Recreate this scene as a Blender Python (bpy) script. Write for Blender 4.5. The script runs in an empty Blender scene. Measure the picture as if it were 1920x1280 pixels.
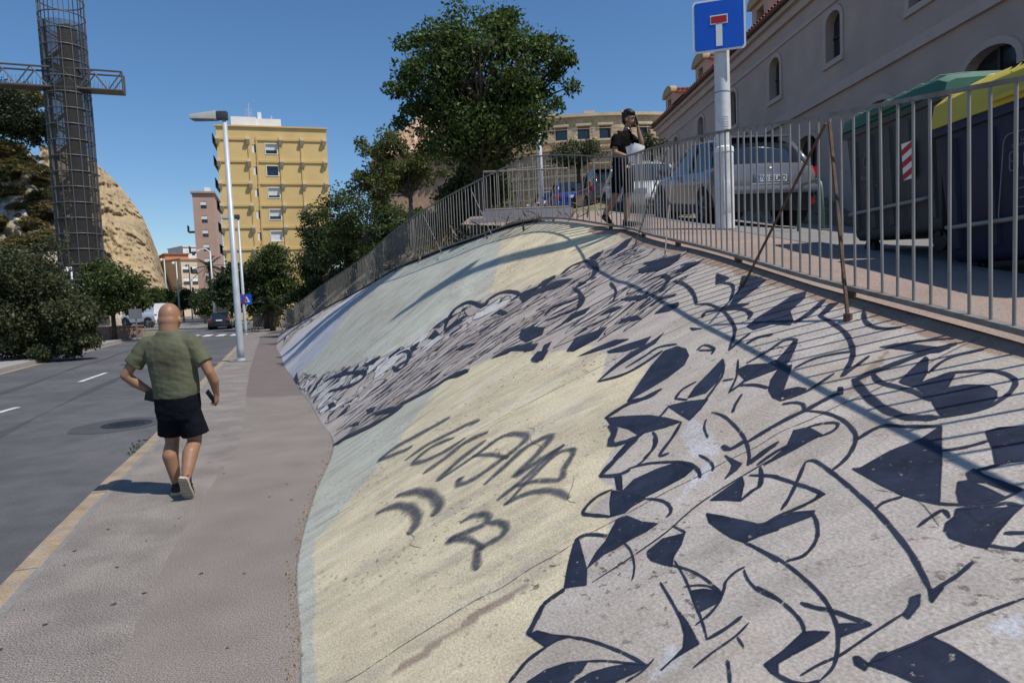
import bpy, bmesh, math, random
import numpy as np
from mathutils import Vector, Matrix, noise

# ------------------------------------------------------------------ camera, sky, sun, exposure
scn = bpy.context.scene
col = scn.collection
EYE = 1.7
PITCH, ROLL = math.radians(3.84), math.radians(2.4)
_f = Vector((0, math.cos(PITCH), -math.sin(PITCH)))
_r0 = Vector((1, 0, 0)); _u0 = Vector((0, math.sin(PITCH), math.cos(PITCH)))
_R = _r0*math.cos(ROLL) - _u0*math.sin(ROLL)
_U = _r0*math.sin(ROLL) + _u0*math.cos(ROLL)
cd = bpy.data.cameras.new('camera'); cam = bpy.data.objects.new('camera', cd); col.objects.link(cam)
cd.lens = 24; cd.sensor_width = 36; cd.sensor_fit = 'HORIZONTAL'; cd.clip_start = 0.05; cd.clip_end = 3000
m = Matrix((( _R.x, _U.x, -_f.x, 0), (_R.y, _U.y, -_f.y, 0), (_R.z, _U.z, -_f.z, EYE), (0, 0, 0, 1)))
cam.matrix_world = m
scn.camera = cam

SUN_EL = math.radians(59)
SUN_DIR = Vector((0.875*math.cos(SUN_EL), -0.485*math.cos(SUN_EL), math.sin(SUN_EL))).normalized()
w = bpy.data.worlds.new('World'); scn.world = w; w.use_nodes = True
nt = w.node_tree; bg = nt.nodes['Background']
sky = nt.nodes.new('ShaderNodeTexSky'); sky.sky_type = 'NISHITA'; sky.sun_disc = False
sky.sun_elevation = SUN_EL; sky.sun_rotation = math.atan2(SUN_DIR.x, SUN_DIR.y)
sky.air_density = 1.0; sky.dust_density = 0.3; sky.ozone_density = 4.5; sky.altitude = 100
hs = nt.nodes.new('ShaderNodeHueSaturation'); hs.inputs['Saturation'].default_value = 1.15; nt.links.new(sky.outputs[0], hs.inputs['Color']); nt.links.new(hs.outputs[0], bg.inputs[0]); bg.inputs[1].default_value = 0.118
sl = bpy.data.lights.new('sun', 'SUN'); so = bpy.data.objects.new('sun', sl); col.objects.link(so)
sl.energy = 4.5; sl.angle = math.radians(0.53); sl.color = (1.0, 0.94, 0.85)
so.rotation_euler = SUN_DIR.to_track_quat('Z', 'Y').to_euler(); so.location = (20, -10, 40)
scn.view_settings.view_transform = 'Standard'; scn.view_settings.look = 'None'
scn.view_settings.gamma = 1; scn.view_settings.exposure = 0.0
scn.view_settings.use_curve_mapping = False

# ------------------------------------------------------------------ helpers
rng = random.Random(7)
def V(*a): return Vector(a)
def at(x, y, Y):
    """a point of the place seen in direction (x, y) of the survey photo, standing at distance Y"""
    d = _f + _R*((x-960)/1280) + _U*((640-y)/1280)
    return Vector((0, 0, EYE)) + d*(Y/d.y)
def onz(x, y, z=0.0):
    d = _f + _R*((x-960)/1280) + _U*((640-y)/1280)
    return Vector((0, 0, EYE)) + d*((z-EYE)/d.z)

def tag(o, label=None, cat=None, group=None, kind=None):
    if label: o['label'] = label
    if cat: o['category'] = cat
    if group: o['group'] = group
    if kind: o['kind'] = kind
    return o
def empty(name, loc=(0, 0, 0), rz=0.0, label=None, cat=None, group=None):
    o = bpy.data.objects.new(name, None); col.objects.link(o); o.empty_display_size = 0.1
    o.location = loc; o.rotation_euler = (0, 0, rz)
    return tag(o, label, cat, group)
def link_mesh(name, me, parent=None, loc=None):
    o = bpy.data.objects.new(name, me); col.objects.link(o)
    if parent is not None: o.parent = parent
    if loc is not None: o.location = loc
    return o
def copy_tree(o, parent=None):
    c = o.copy(); col.objects.link(c); c.parent = parent
    for ch in list(o.children): copy_tree(ch, c)
    return c

class MB:
    def __init__(s): s.v = []; s.f = []; s.mi = []; s.cur = 0
    def add(s, vs, fs):
        n = len(s.v); s.v += [tuple(q) for q in vs]; s.f += [tuple(i+n for i in q) for q in fs]; s.mi += [s.cur]*len(fs); return s
    def box(s, c, size, rot=None, taper=1.0):
        x, y, z = (q/2 for q in size); vs = []
        for dz, k in ((-z, 1.0), (z, taper)):
            for dx, dy in ((-x, -y), (x, -y), (x, y), (-x, y)): vs.append(Vector((dx*k, dy*k, dz)))
        if rot is not None: vs = [rot @ q for q in vs]
        c = Vector(c); vs = [q+c for q in vs]
        return s.add(vs, [(3,2,1,0),(4,5,6,7),(0,1,5,4),(1,2,6,5),(2,3,7,6),(3,0,4,7)])
    def box2(s, a, b):
        a = Vector(a); b = Vector(b); return s.box((a+b)/2, [abs(q) for q in (b-a)])
    def tube(s, pts, rad, n=8, cap=True):
        pts = [Vector(p) for p in pts]
        if not isinstance(rad, (list, tuple)): rad = [rad]*len(pts)
        vs = []; fs = []; up = None
        for i, p in enumerate(pts):
            d = (pts[min(i+1, len(pts)-1)] - pts[max(i-1, 0)])
            d = d.normalized() if d.length > 1e-9 else Vector((0, 0, 1))
            if up is None: up = d.orthogonal().normalized()
            else:
                up = up - d*up.dot(d); up = up.normalized() if up.length > 1e-6 else d.orthogonal().normalized()
            b = d.cross(up)
            for k in range(n):
                a = 2*math.pi*k/n; vs.append(p + (up*math.cos(a) + b*math.sin(a))*rad[i])
        for i in range(len(pts)-1):
            for k in range(n):
                k2 = (k+1) % n; fs.append((i*n+k, i*n+k2, (i+1)*n+k2, (i+1)*n+k))
        if cap:
            fs.append(tuple(range(n-1, -1, -1))); fs.append(tuple(range((len(pts)-1)*n, len(pts)*n)))
        return s.add(vs, fs)
    def ell(s, c, r, n=12, m=8, rot=None):
        vs = []; fs = []; c = Vector(c)
        for i in range(1, m):
            th = math.pi*i/m
            for k in range(n):
                a = 2*math.pi*k/n; q = Vector((r[0]*math.sin(th)*math.cos(a), r[1]*math.sin(th)*math.sin(a), r[2]*math.cos(th)))
                vs.append((rot @ q if rot is not None else q)+c)
        t = Vector((0, 0, r[2])); t = rot @ t if rot is not None else t
        vs.append(c+t); vs.append(c-t); T = len(vs)-2; Bo = T+1
        for i in range(m-2):
            for k in range(n):
                k2 = (k+1) % n; fs.append((i*n+k, (i+1)*n+k, (i+1)*n+k2, i*n+k2))
        for k in range(n):
            k2 = (k+1) % n; fs.append((T, k, k2)); fs.append((Bo, (m-2)*n+k2, (m-2)*n+k))
        return s.add(vs, fs)
    def prism(s, poly, vec):
        n = len(poly); vec = Vector(vec); a = [Vector(p) for p in poly]
        vs = a+[p+vec for p in a]
        fs = [tuple(range(n-1, -1, -1)), tuple(range(n, 2*n))]+[(i, (i+1) % n, n+(i+1) % n, n+i) for i in range(n)]
        return s.add(vs, fs)
    def loft(s, rings, closed=True, cap=True):
        n = len(rings[0]); vs = [q for r in rings for q in r]; fs = []
        for i in range(len(rings)-1):
            for k in range(n if closed else n-1):
                k2 = (k+1) % n; fs.append((i*n+k, i*n+k2, (i+1)*n+k2, (i+1)*n+k))
        if cap: fs.append(tuple(range(n-1, -1, -1))); fs.append(tuple(range((len(rings)-1)*n, len(rings)*n)))
        return s.add(vs, fs)
    def mesh(s, name, mats, smooth=False, fix=True):
        me = bpy.data.meshes.new(name); me.from_pydata(s.v, [], s.f)
        for q in (mats if isinstance(mats, (list, tuple)) else [mats]): me.materials.append(q)
        if len(me.materials) > 1: me.polygons.foreach_set('material_index', s.mi)
        if fix:
            bm = bmesh.new(); bm.from_mesh(me); bmesh.ops.recalc_face_normals(bm, faces=bm.faces); bm.to_mesh(me); bm.free()
        if smooth is True: me.polygons.foreach_set('use_smooth', [True]*len(me.polygons))
        elif smooth:
            me.polygons.foreach_set('use_smooth', [True]*len(me.polygons))
            me.set_sharp_from_angle(angle=math.radians(smooth))
        me.update(); return me
    def build(s, name, mats, parent=None, smooth=False, loc=None, bevel=0.0):
        me = s.mesh(name, mats, smooth)
        if bevel:
            bm = bmesh.new(); bm.from_mesh(me)
            bmesh.ops.bevel(bm, geom=[e for e in bm.edges if len(e.link_faces) == 2 and e.calc_face_angle(0) > 0.5], offset=bevel, segments=2, profile=0.6, affect='EDGES')
            bm.to_mesh(me); bm.free()
            me.polygons.foreach_set('use_smooth', [True]*len(me.polygons)); me.set_sharp_from_angle(angle=math.radians(40))
        return link_mesh(name, me, parent, loc)

# ------------------------------------------------------------------ materials
M = {}
def lin(r, g, b): return tuple(((c/255)/12.92 if c/255 <= 0.04045 else ((c/255+0.055)/1.055)**2.4) for c in (r, g, b))
def mat(name, c, rough=0.7, var=0.12, scale=6.0, bump=0.0, bscale=40.0, metal=0.0, fine=0.0, fscale=150.0, spec=0.4, c2=None, c2scale=1.2, c2amt=0.5, stretch=None, coat=0.0):
    """principled material: base colour varied by large stains (c2), medium noise and fine grain, with fine relief"""
    mt = bpy.data.materials.new(name); mt.use_nodes = True; t = mt.node_tree; N = t.nodes; L = t.links
    b = N['Principled BSDF']; b.inputs['Roughness'].default_value = rough; b.inputs['Metallic'].default_value = metal
    b.inputs['Specular IOR Level'].default_value = spec
    if coat: b.inputs['Coat Weight'].default_value = coat; b.inputs['Coat Roughness'].default_value = 0.08
    g = N.new('ShaderNodeNewGeometry'); src = g.outputs['Position']
    if stretch:
        mp = N.new('ShaderNodeMapping'); mp.inputs['Scale'].default_value = stretch; L.new(src, mp.inputs[0]); src = mp.outputs[0]
    n1 = N.new('ShaderNodeTexNoise'); n1.inputs['Scale'].default_value = scale; n1.inputs['Detail'].default_value = 5; L.new(src, n1.inputs[0])
    ramp = N.new('ShaderNodeMapRange'); ramp.inputs[1].default_value = 0.3; ramp.inputs[2].default_value = 0.7
    ramp.inputs[3].default_value = 1-var; ramp.inputs[4].default_value = 1+var; L.new(n1.outputs[0], ramp.inputs[0])
    base = N.new('ShaderNodeRGB'); base.outputs[0].default_value = (*c, 1); cur = base.outputs[0]
    if c2 is not None:
        n2 = N.new('ShaderNodeTexNoise'); n2.inputs['Scale'].default_value = c2scale; n2.inputs['Detail'].default_value = 6; n2.inputs['Roughness'].default_value = 0.65; L.new(src, n2.inputs[0])
        r2 = N.new('ShaderNodeMapRange'); r2.inputs[1].default_value = 0.42; r2.inputs[2].default_value = 0.62; r2.inputs[4].default_value = c2amt; L.new(n2.outputs[0], r2.inputs[0])
        mx = N.new('ShaderNodeMix'); mx.data_type = 'RGBA'; L.new(r2.outputs[0], mx.inputs[0]); L.new(cur, mx.inputs[6]); mx.inputs[7].default_value = (*c2, 1); cur = mx.outputs[2]
    sc = N.new('ShaderNodeVectorMath'); sc.operation = 'SCALE'; L.new(cur, sc.inputs[0]); L.new(ramp.outputs[0], sc.inputs['Scale']); cur = sc.outputs[0]
    if fine:
        n3 = N.new('ShaderNodeTexNoise'); n3.inputs['Scale'].default_value = fscale; n3.inputs['Detail'].default_value = 3; L.new(src, n3.inputs[0])
        r3 = N.new('ShaderNodeMapRange'); r3.inputs[1].default_value = 0.3; r3.inputs[2].default_value = 0.7; r3.inputs[3].default_value = 1-fine; r3.inputs[4].default_value = 1+fine; L.new(n3.outputs[0], r3.inputs[0])
        s3 = N.new('ShaderNodeVectorMath'); s3.operation = 'SCALE'; L.new(cur, s3.inputs[0]); L.new(r3.outputs[0], s3.inputs['Scale']); cur = s3.outputs[0]
    L.new(cur, b.inputs['Base Color'])
    if bump:
        nb = N.new('ShaderNodeTexNoise'); nb.inputs['Scale'].default_value = bscale; nb.inputs['Detail'].default_value = 4; L.new(src, nb.inputs[0])
        bp = N.new('ShaderNodeBump'); bp.inputs['Strength'].default_value = bump; bp.inputs['Distance'].default_value = 0.6/bscale; L.new(nb.outputs[0], bp.inputs['Height']); L.new(bp.outputs[0], b.inputs['Normal'])
    M[name] = mt; return mt
def glass(name, c, rough=0.05):
    mt = bpy.data.materials.new(name); mt.use_nodes = True; b = mt.node_tree.nodes['Principled BSDF']
    b.inputs['Base Color'].default_value = (*c, 1); b.inputs['Roughness'].default_value = rough; b.inputs['Specular IOR Level'].default_value = 0.8
    M[name] = mt; return mt

mat('asphalt', (0.082, 0.082, 0.088), 0.85, 0.12, 3, 0.4, 160, fine=0.32, fscale=130, c2=(0.135, 0.132, 0.135), c2scale=0.28, c2amt=0.6, stretch=None)
mat('asphalt_upper', (0.19, 0.18, 0.175), 0.85, 0.1, 3, 0.4, 120, fine=0.22, fscale=110, c2=(0.24, 0.225, 0.21), c2scale=0.5, c2amt=0.5)
mat('pavement_pink', (0.208, 0.182, 0.164), 0.9, 0.10, 2.0, 0.3, 220, fine=0.72, fscale=130, c2=(0.175, 0.153, 0.138), c2scale=0.6, c2amt=0.7)
mat('pavement_grey', (0.19, 0.17, 0.153), 0.9, 0.13, 2.2, 0.35, 200, fine=0.85, fscale=115, c2=(0.245, 0.22, 0.20), c2scale=1.1, c2amt=0.6)
mat('pavement_smooth', (0.15, 0.123, 0.115), 0.88, 0.08, 2, 0.3, 120, fine=0.15, fscale=120)
mat('pavement_upper', (0.285, 0.215, 0.18), 0.9, 0.1, 2, 0.4, 110, fine=0.25, fscale=75, c2=(0.235, 0.18, 0.155), c2scale=0.7, c2amt=0.6)
mat('pavement_left', (0.29, 0.275, 0.26), 0.9, 0.1, 1.5, 0.3, 70, fine=0.2, fscale=60)
mat('kerb_yellow', (0.29, 0.215, 0.135), 0.9, 0.2, 5, 0.5, 80, fine=0.25, fscale=60, c2=(0.28, 0.245, 0.21), c2scale=9, c2amt=0.85)
mat('kerb_grey', (0.20, 0.192, 0.185), 0.9, 0.12, 5, 0.4, 80, fine=0.2, fscale=60)
mat('road_paint', (0.62, 0.62, 0.60), 0.8, 0.15, 8, 0.3, 80, fine=0.15, fscale=60, c2=(0.3, 0.3, 0.3), c2scale=7, c2amt=0.6)
mat('dirt', (0.22, 0.17, 0.12), 0.95, 0.25, 3, 0.8, 30, fine=0.3, fscale=30, c2=(0.12, 0.13, 0.06), c2scale=0.8, c2amt=0.7)
mat('dry_ground', (0.25, 0.2, 0.13), 0.95, 0.3, 0.8, 0.8, 8, fine=0.25, fscale=6, c2=(0.10, 0.11, 0.05), c2scale=0.25, c2amt=0.9)
mat('galvanised', (0.31, 0.295, 0.28), 0.55, 0.12, 12, 0.1, 90, metal=0.3, c2=(0.17, 0.15, 0.13), c2scale=6, c2amt=0.4)
mat('rail_paint', (0.25, 0.235, 0.22), 0.6, 0.15, 10, 0.2, 60, metal=0.25, c2=(0.16, 0.11, 0.08), c2scale=7, c2amt=0.6)
mat('rust', (0.13, 0.075, 0.045), 0.85, 0.3, 14, 0.4, 60, c2=(0.08, 0.06, 0.05), c2scale=9, c2amt=0.6)
mat('post_white', (0.66, 0.67, 0.68), 0.55, 0.06, 4, 0.15, 40, c2=(0.45, 0.44, 0.42), c2scale=5, c2amt=0.45)
mat('post_grey', (0.46, 0.50, 0.54), 0.5, 0.06, 4, 0.1, 40, metal=0.2, c2=(0.36, 0.36, 0.36), c2scale=3, c2amt=0.4)
mat('white_paint', (0.78, 0.78, 0.77), 0.5, 0.04, 5)
mat('black_plastic', (0.012, 0.012, 0.014), 0.5, 0.1, 6)
mat('tyre', (0.012, 0.012, 0.013), 0.85, 0.1, 20, 0.2, 60)
mat('dark_metal', (0.035, 0.036, 0.04), 0.5, 0.15, 5, metal=0.4)
mat('black_hole', (0.006, 0.006, 0.008), 0.9, 0.0)
glass('pane', (0.012, 0.016, 0.022)); glass('pane_blue', (0.05, 0.085, 0.12), 0.08)
MURAL_FILLS = [
[1.083,0.494,1.113,0.518,1.111,0.552,1.099,0.577,1.062,0.587,1.035,0.584,1.02,0.568,1.014,0.539,1.012,0.512,1.023,0.487],
[1.182,0.503,1.159,0.509,1.086,0.495,1.103,0.491],
[1.112,0.485,1.043,0.503,1.004,0.51,1,0.49,0.988,0.477,0.999,0.46,1.061,0.472],
[0.977,0.463,0.974,0.476,0.929,0.485,0.901,0.498,0.894,0.481,0.893,0.46,0.887,0.438,0.887,0.423,0.874,0.401,0.872,0.397,0.904,0.417,0.924,0.435],
[0.98,0.408,0.964,0.408,0.911,0.401,0.868,0.395,0.83,0.384,0.839,0.374,0.849,0.361,0.89,0.374,0.943,0.392,0.968,0.401],
[0.783,0.298,0.782,0.309,0.756,0.323,0.736,0.339,0.741,0.324,0.739,0.31],
[0.693,0.275,0.698,0.299,0.692,0.321,0.678,0.341,0.667,0.331,0.659,0.314],
[0.655,0.319,0.657,0.339,0.651,0.358,0.642,0.376,0.627,0.391,0.626,0.376,0.627,0.358,0.626,0.353],
[0.691,0.448,0.662,0.447,0.624,0.442,0.622,0.427,0.619,0.412,0.612,0.397,0.621,0.415,0.629,0.428,0.647,0.437],
[0.84,0.466,0.853,0.49,0.843,0.509,0.842,0.514,0.817,0.5,0.798,0.484,0.779,0.475,0.792,0.469,0.813,0.462,0.827,0.462],
[0.714,0.472,0.707,0.483,0.695,0.491,0.681,0.493,0.673,0.481,0.672,0.468,0.672,0.462,0.692,0.466],
[0.559,0.476,0.563,0.491,0.541,0.479,0.546,0.476],
[0.866,0.55,0.839,0.561,0.809,0.572,0.78,0.583,0.781,0.604,0.754,0.591,0.758,0.573,0.759,0.554,0.779,0.548,0.811,0.545,0.84,0.544],
[0.898,0.566,0.91,0.589,0.924,0.617,0.901,0.611,0.858,0.59,0.88,0.578],
[1.034,0.628,0.997,0.63,0.97,0.632,0.955,0.62,0.944,0.601,0.964,0.615,0.982,0.623],
[0.563,0.636,0.558,0.64,0.557,0.645,0.551,0.635,0.546,0.627,0.55,0.628],
[0.82,0.656,0.785,0.661,0.784,0.648,0.793,0.657],
[0.785,0.58,0.779,0.591,0.777,0.618,0.76,0.636,0.752,0.628,0.755,0.6,0.762,0.57],
[0.577,0.524,0.572,0.532,0.563,0.541,0.559,0.533,0.557,0.515,0.555,0.498,0.553,0.48,0.558,0.477,0.566,0.5],
[0.569,0.551,0.561,0.562,0.55,0.573,0.551,0.56,0.552,0.544],
[0.562,0.618,0.561,0.626,0.549,0.617,0.539,0.6,0.546,0.6,0.552,0.609],
[0.708,0.775,0.71,0.784,0.689,0.783,0.643,0.787,0.647,0.778,0.678,0.775,0.691,0.767],
[0.699,0.76,0.694,0.767,0.668,0.769,0.642,0.769,0.645,0.761,0.651,0.746,0.663,0.737,0.682,0.747],
[0.655,0.728,0.65,0.732,0.62,0.726,0.624,0.744,0.627,0.759,0.62,0.77,0.613,0.754,0.598,0.728,0.583,0.706,0.599,0.699,0.617,0.695,0.631,0.699,0.641,0.708,0.645,0.719],
[0.568,0.719,0.572,0.737,0.557,0.725],
[0.509,0.542,0.51,0.564,0.509,0.599,0.493,0.603,0.465,0.606,0.433,0.608,0.465,0.56,0.488,0.552],
[0.523,0.539,0.521,0.542,0.508,0.543,0.504,0.537,0.514,0.535],
[0.511,0.547,0.515,0.557,0.513,0.562,0.506,0.554],
[0.816,0.709,0.81,0.715,0.82,0.756,0.818,0.792,0.829,0.822,0.747,0.773,0.678,0.726,0.695,0.718,0.72,0.711,0.757,0.709],
[1.118,0.813,1.109,0.816,1.076,0.805,1.082,0.8],
[1.011,0.715,0.999,0.731,0.948,0.731,0.945,0.713,0.938,0.686,0.931,0.648,0.958,0.686,0.971,0.711],
[0.935,0.862,0.931,0.88,0.915,0.898,0.887,0.909,0.859,0.905,0.841,0.894,0.83,0.877,0.836,0.854,0.85,0.835,0.872,0.841,0.903,0.851],
[0.986,0.867,0.985,0.89,0.964,0.909,0.932,0.885,0.927,0.871,0.93,0.859,0.964,0.863],
[1.026,0.863,1.052,0.887,1.089,0.923,1.072,0.92,1.014,0.895,0.988,0.877,0.98,0.864,1.007,0.862],
[1.239,0.912,1.22,0.929,1.171,0.939,1.114,0.947,1.082,0.954,1.082,0.939,1.109,0.928,1.167,0.923],
[1.866,0.853,1.907,0.881,1.932,0.919,1.968,0.962,1.937,0.978,1.882,0.962,1.823,0.923,1.792,0.894,1.715,0.904,1.688,0.892,1.772,0.88,1.798,0.852],
[1.723,0.967,1.696,0.978,1.659,0.951,1.64,0.934,1.666,0.936],
[1.506,0.76,1.51,0.779,1.461,0.796,1.391,0.813,1.376,0.798,1.419,0.775,1.389,0.751],
[1.438,0.808,1.476,0.831,1.537,0.862,1.527,0.864,1.425,0.83,1.379,0.81],
[1.39,0.807,1.363,0.816,1.281,0.787,1.211,0.76,1.177,0.748,1.213,0.747,1.266,0.755,1.326,0.774,1.376,0.798],
[1.206,0.756,1.227,0.769,1.211,0.783,1.181,0.787,1.165,0.775,1.17,0.758],
[0.774,0.84,0.77,0.853,0.747,0.871,0.748,0.848,0.726,0.855,0.686,0.826,0.703,0.803,0.734,0.821],
[1.691,0.608,1.819,0.65,1.935,0.689,2.026,0.728,2.008,0.749,1.931,0.753,1.841,0.743,1.77,0.722,1.722,0.684,1.702,0.648,1.691,0.618],
[2.059,0.6,2.144,0.64,2.212,0.685,2.212,0.73,2.248,0.761,2.166,0.731,2.165,0.694,2.121,0.652],
[1.461,0.672,1.522,0.696,1.588,0.733,1.658,0.769,1.581,0.755,1.483,0.725,1.437,0.697,1.449,0.682],
[1.472,0.641,1.44,0.665,1.384,0.689,1.337,0.667,1.299,0.642,1.365,0.641],
[1.627,0.561,1.574,0.58,1.469,0.61,1.382,0.624,1.315,0.631,1.325,0.61,1.353,0.583,1.365,0.573,1.439,0.571,1.55,0.558],
[1.365,0.573,1.36,0.587,1.327,0.555,1.273,0.525,1.287,0.52,1.339,0.548],
[2.193,0.886,2.325,0.928,2.477,0.963,2.391,0.975,2.275,0.975,2.225,0.943,2.198,0.916,2.161,0.891],
[2.703,0.946,2.54,0.947,2.525,0.928,2.544,0.918],
[2.234,0.86,2.182,0.888,2.091,0.906,2.098,0.886,2.157,0.865],
[3.478,0.877,3.472,0.901,3.57,0.906,3.465,0.93,3.384,0.956,3.337,0.97,3.253,0.95,3.231,0.921,3.253,0.891,3.365,0.87],
[3.051,0.905,3.096,0.939,3.014,0.97,3.016,0.939,3.018,0.913],
[4.24,0.88,4.403,0.915,4.531,0.961,4.482,0.98,4.241,0.937,4.194,0.899],
[3.096,0.777,3.016,0.805,2.901,0.82,2.871,0.811,2.97,0.789],
[2.575,0.787,2.617,0.814,2.561,0.838,2.506,0.83,2.505,0.81],
[3.021,0.715,3.045,0.745,2.958,0.766,2.963,0.744,3.002,0.722],
[2.545,0.614,2.536,0.645,2.499,0.689,2.401,0.709,2.417,0.68,2.495,0.637],
[2.392,0.661,2.362,0.689,2.309,0.721,2.284,0.74,2.212,0.715,2.261,0.684,2.352,0.661],
[2.7,0.721,2.758,0.736,2.694,0.762,2.591,0.761,2.666,0.742],
[2.148,0.798,2.065,0.809,2.1,0.795],
[4.594,0.849,4.612,0.88,4.532,0.891,4.366,0.855],
[4.672,0.696,4.63,0.746,4.549,0.736,4.497,0.695],
[4.637,0.628,4.553,0.675,4.422,0.736,4.151,0.77,4.162,0.719,4.392,0.659,4.365,0.622],
[2.925,0.538,2.989,0.559,2.91,0.579,2.804,0.557],
[3.52,0.561,3.56,0.59,3.378,0.61,3.271,0.596,3.312,0.566],
[2.732,0.606,2.865,0.64,2.805,0.673,2.765,0.703,2.665,0.671,2.751,0.642,2.665,0.617],
[3.262,0.644,3.337,0.68,3.263,0.721,3.199,0.699,3.23,0.669],
[3.312,0.517,3.289,0.544,3.233,0.569,3.161,0.54],
[4.75,0.639,4.625,0.696,4.719,0.71,4.673,0.749,4.599,0.725,4.585,0.662,4.48,0.624],
[5.07,0.433,5.103,0.47,5.097,0.495,4.954,0.471,4.95,0.432,4.93,0.405],
[5.132,0.376,5.222,0.414,5.011,0.404,5.003,0.381],
[5.22,0.326,5.203,0.358,5.131,0.343,5.033,0.313],
[5.393,0.272,5.394,0.321,5.333,0.299,5.319,0.263],
[4.201,0.401,4.152,0.429,3.99,0.456,4.023,0.434,4.059,0.412],
[3.481,0.549,3.627,0.565,3.582,0.589,3.393,0.605,3.284,0.586,3.305,0.557],
[4.615,0.547,4.625,0.566,4.33,0.573,4.353,0.556],
[3.133,0.537,3.229,0.551,3.137,0.574,3.072,0.559],
[2.896,0.537,2.958,0.568,3.041,0.58,3.03,0.598,2.871,0.565,2.811,0.547],
[3.408,0.465,3.41,0.507,3.312,0.547,3.306,0.506],
[3.563,0.357,3.529,0.4,3.429,0.407,3.468,0.377],
[4.323,0.117,4.205,0.143,4.08,0.132,4.146,0.116],
[5.361,0.044,5.304,0.062,5.099,0.061,5.173,0.042],
[3.996,0.001,3.931,0.044,3.918,0.05,3.9,0.02],
[4.22,0.056,4.115,0.09,4.019,0.082],
[7.643,-0.023,7.977,0.037,7.492,0.02,7.218,-0.024],
[5.679,0.201,5.629,0.242,5.543,0.261,5.477,0.224],
[6.119,0.119,6.005,0.187,5.902,0.16]]
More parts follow.
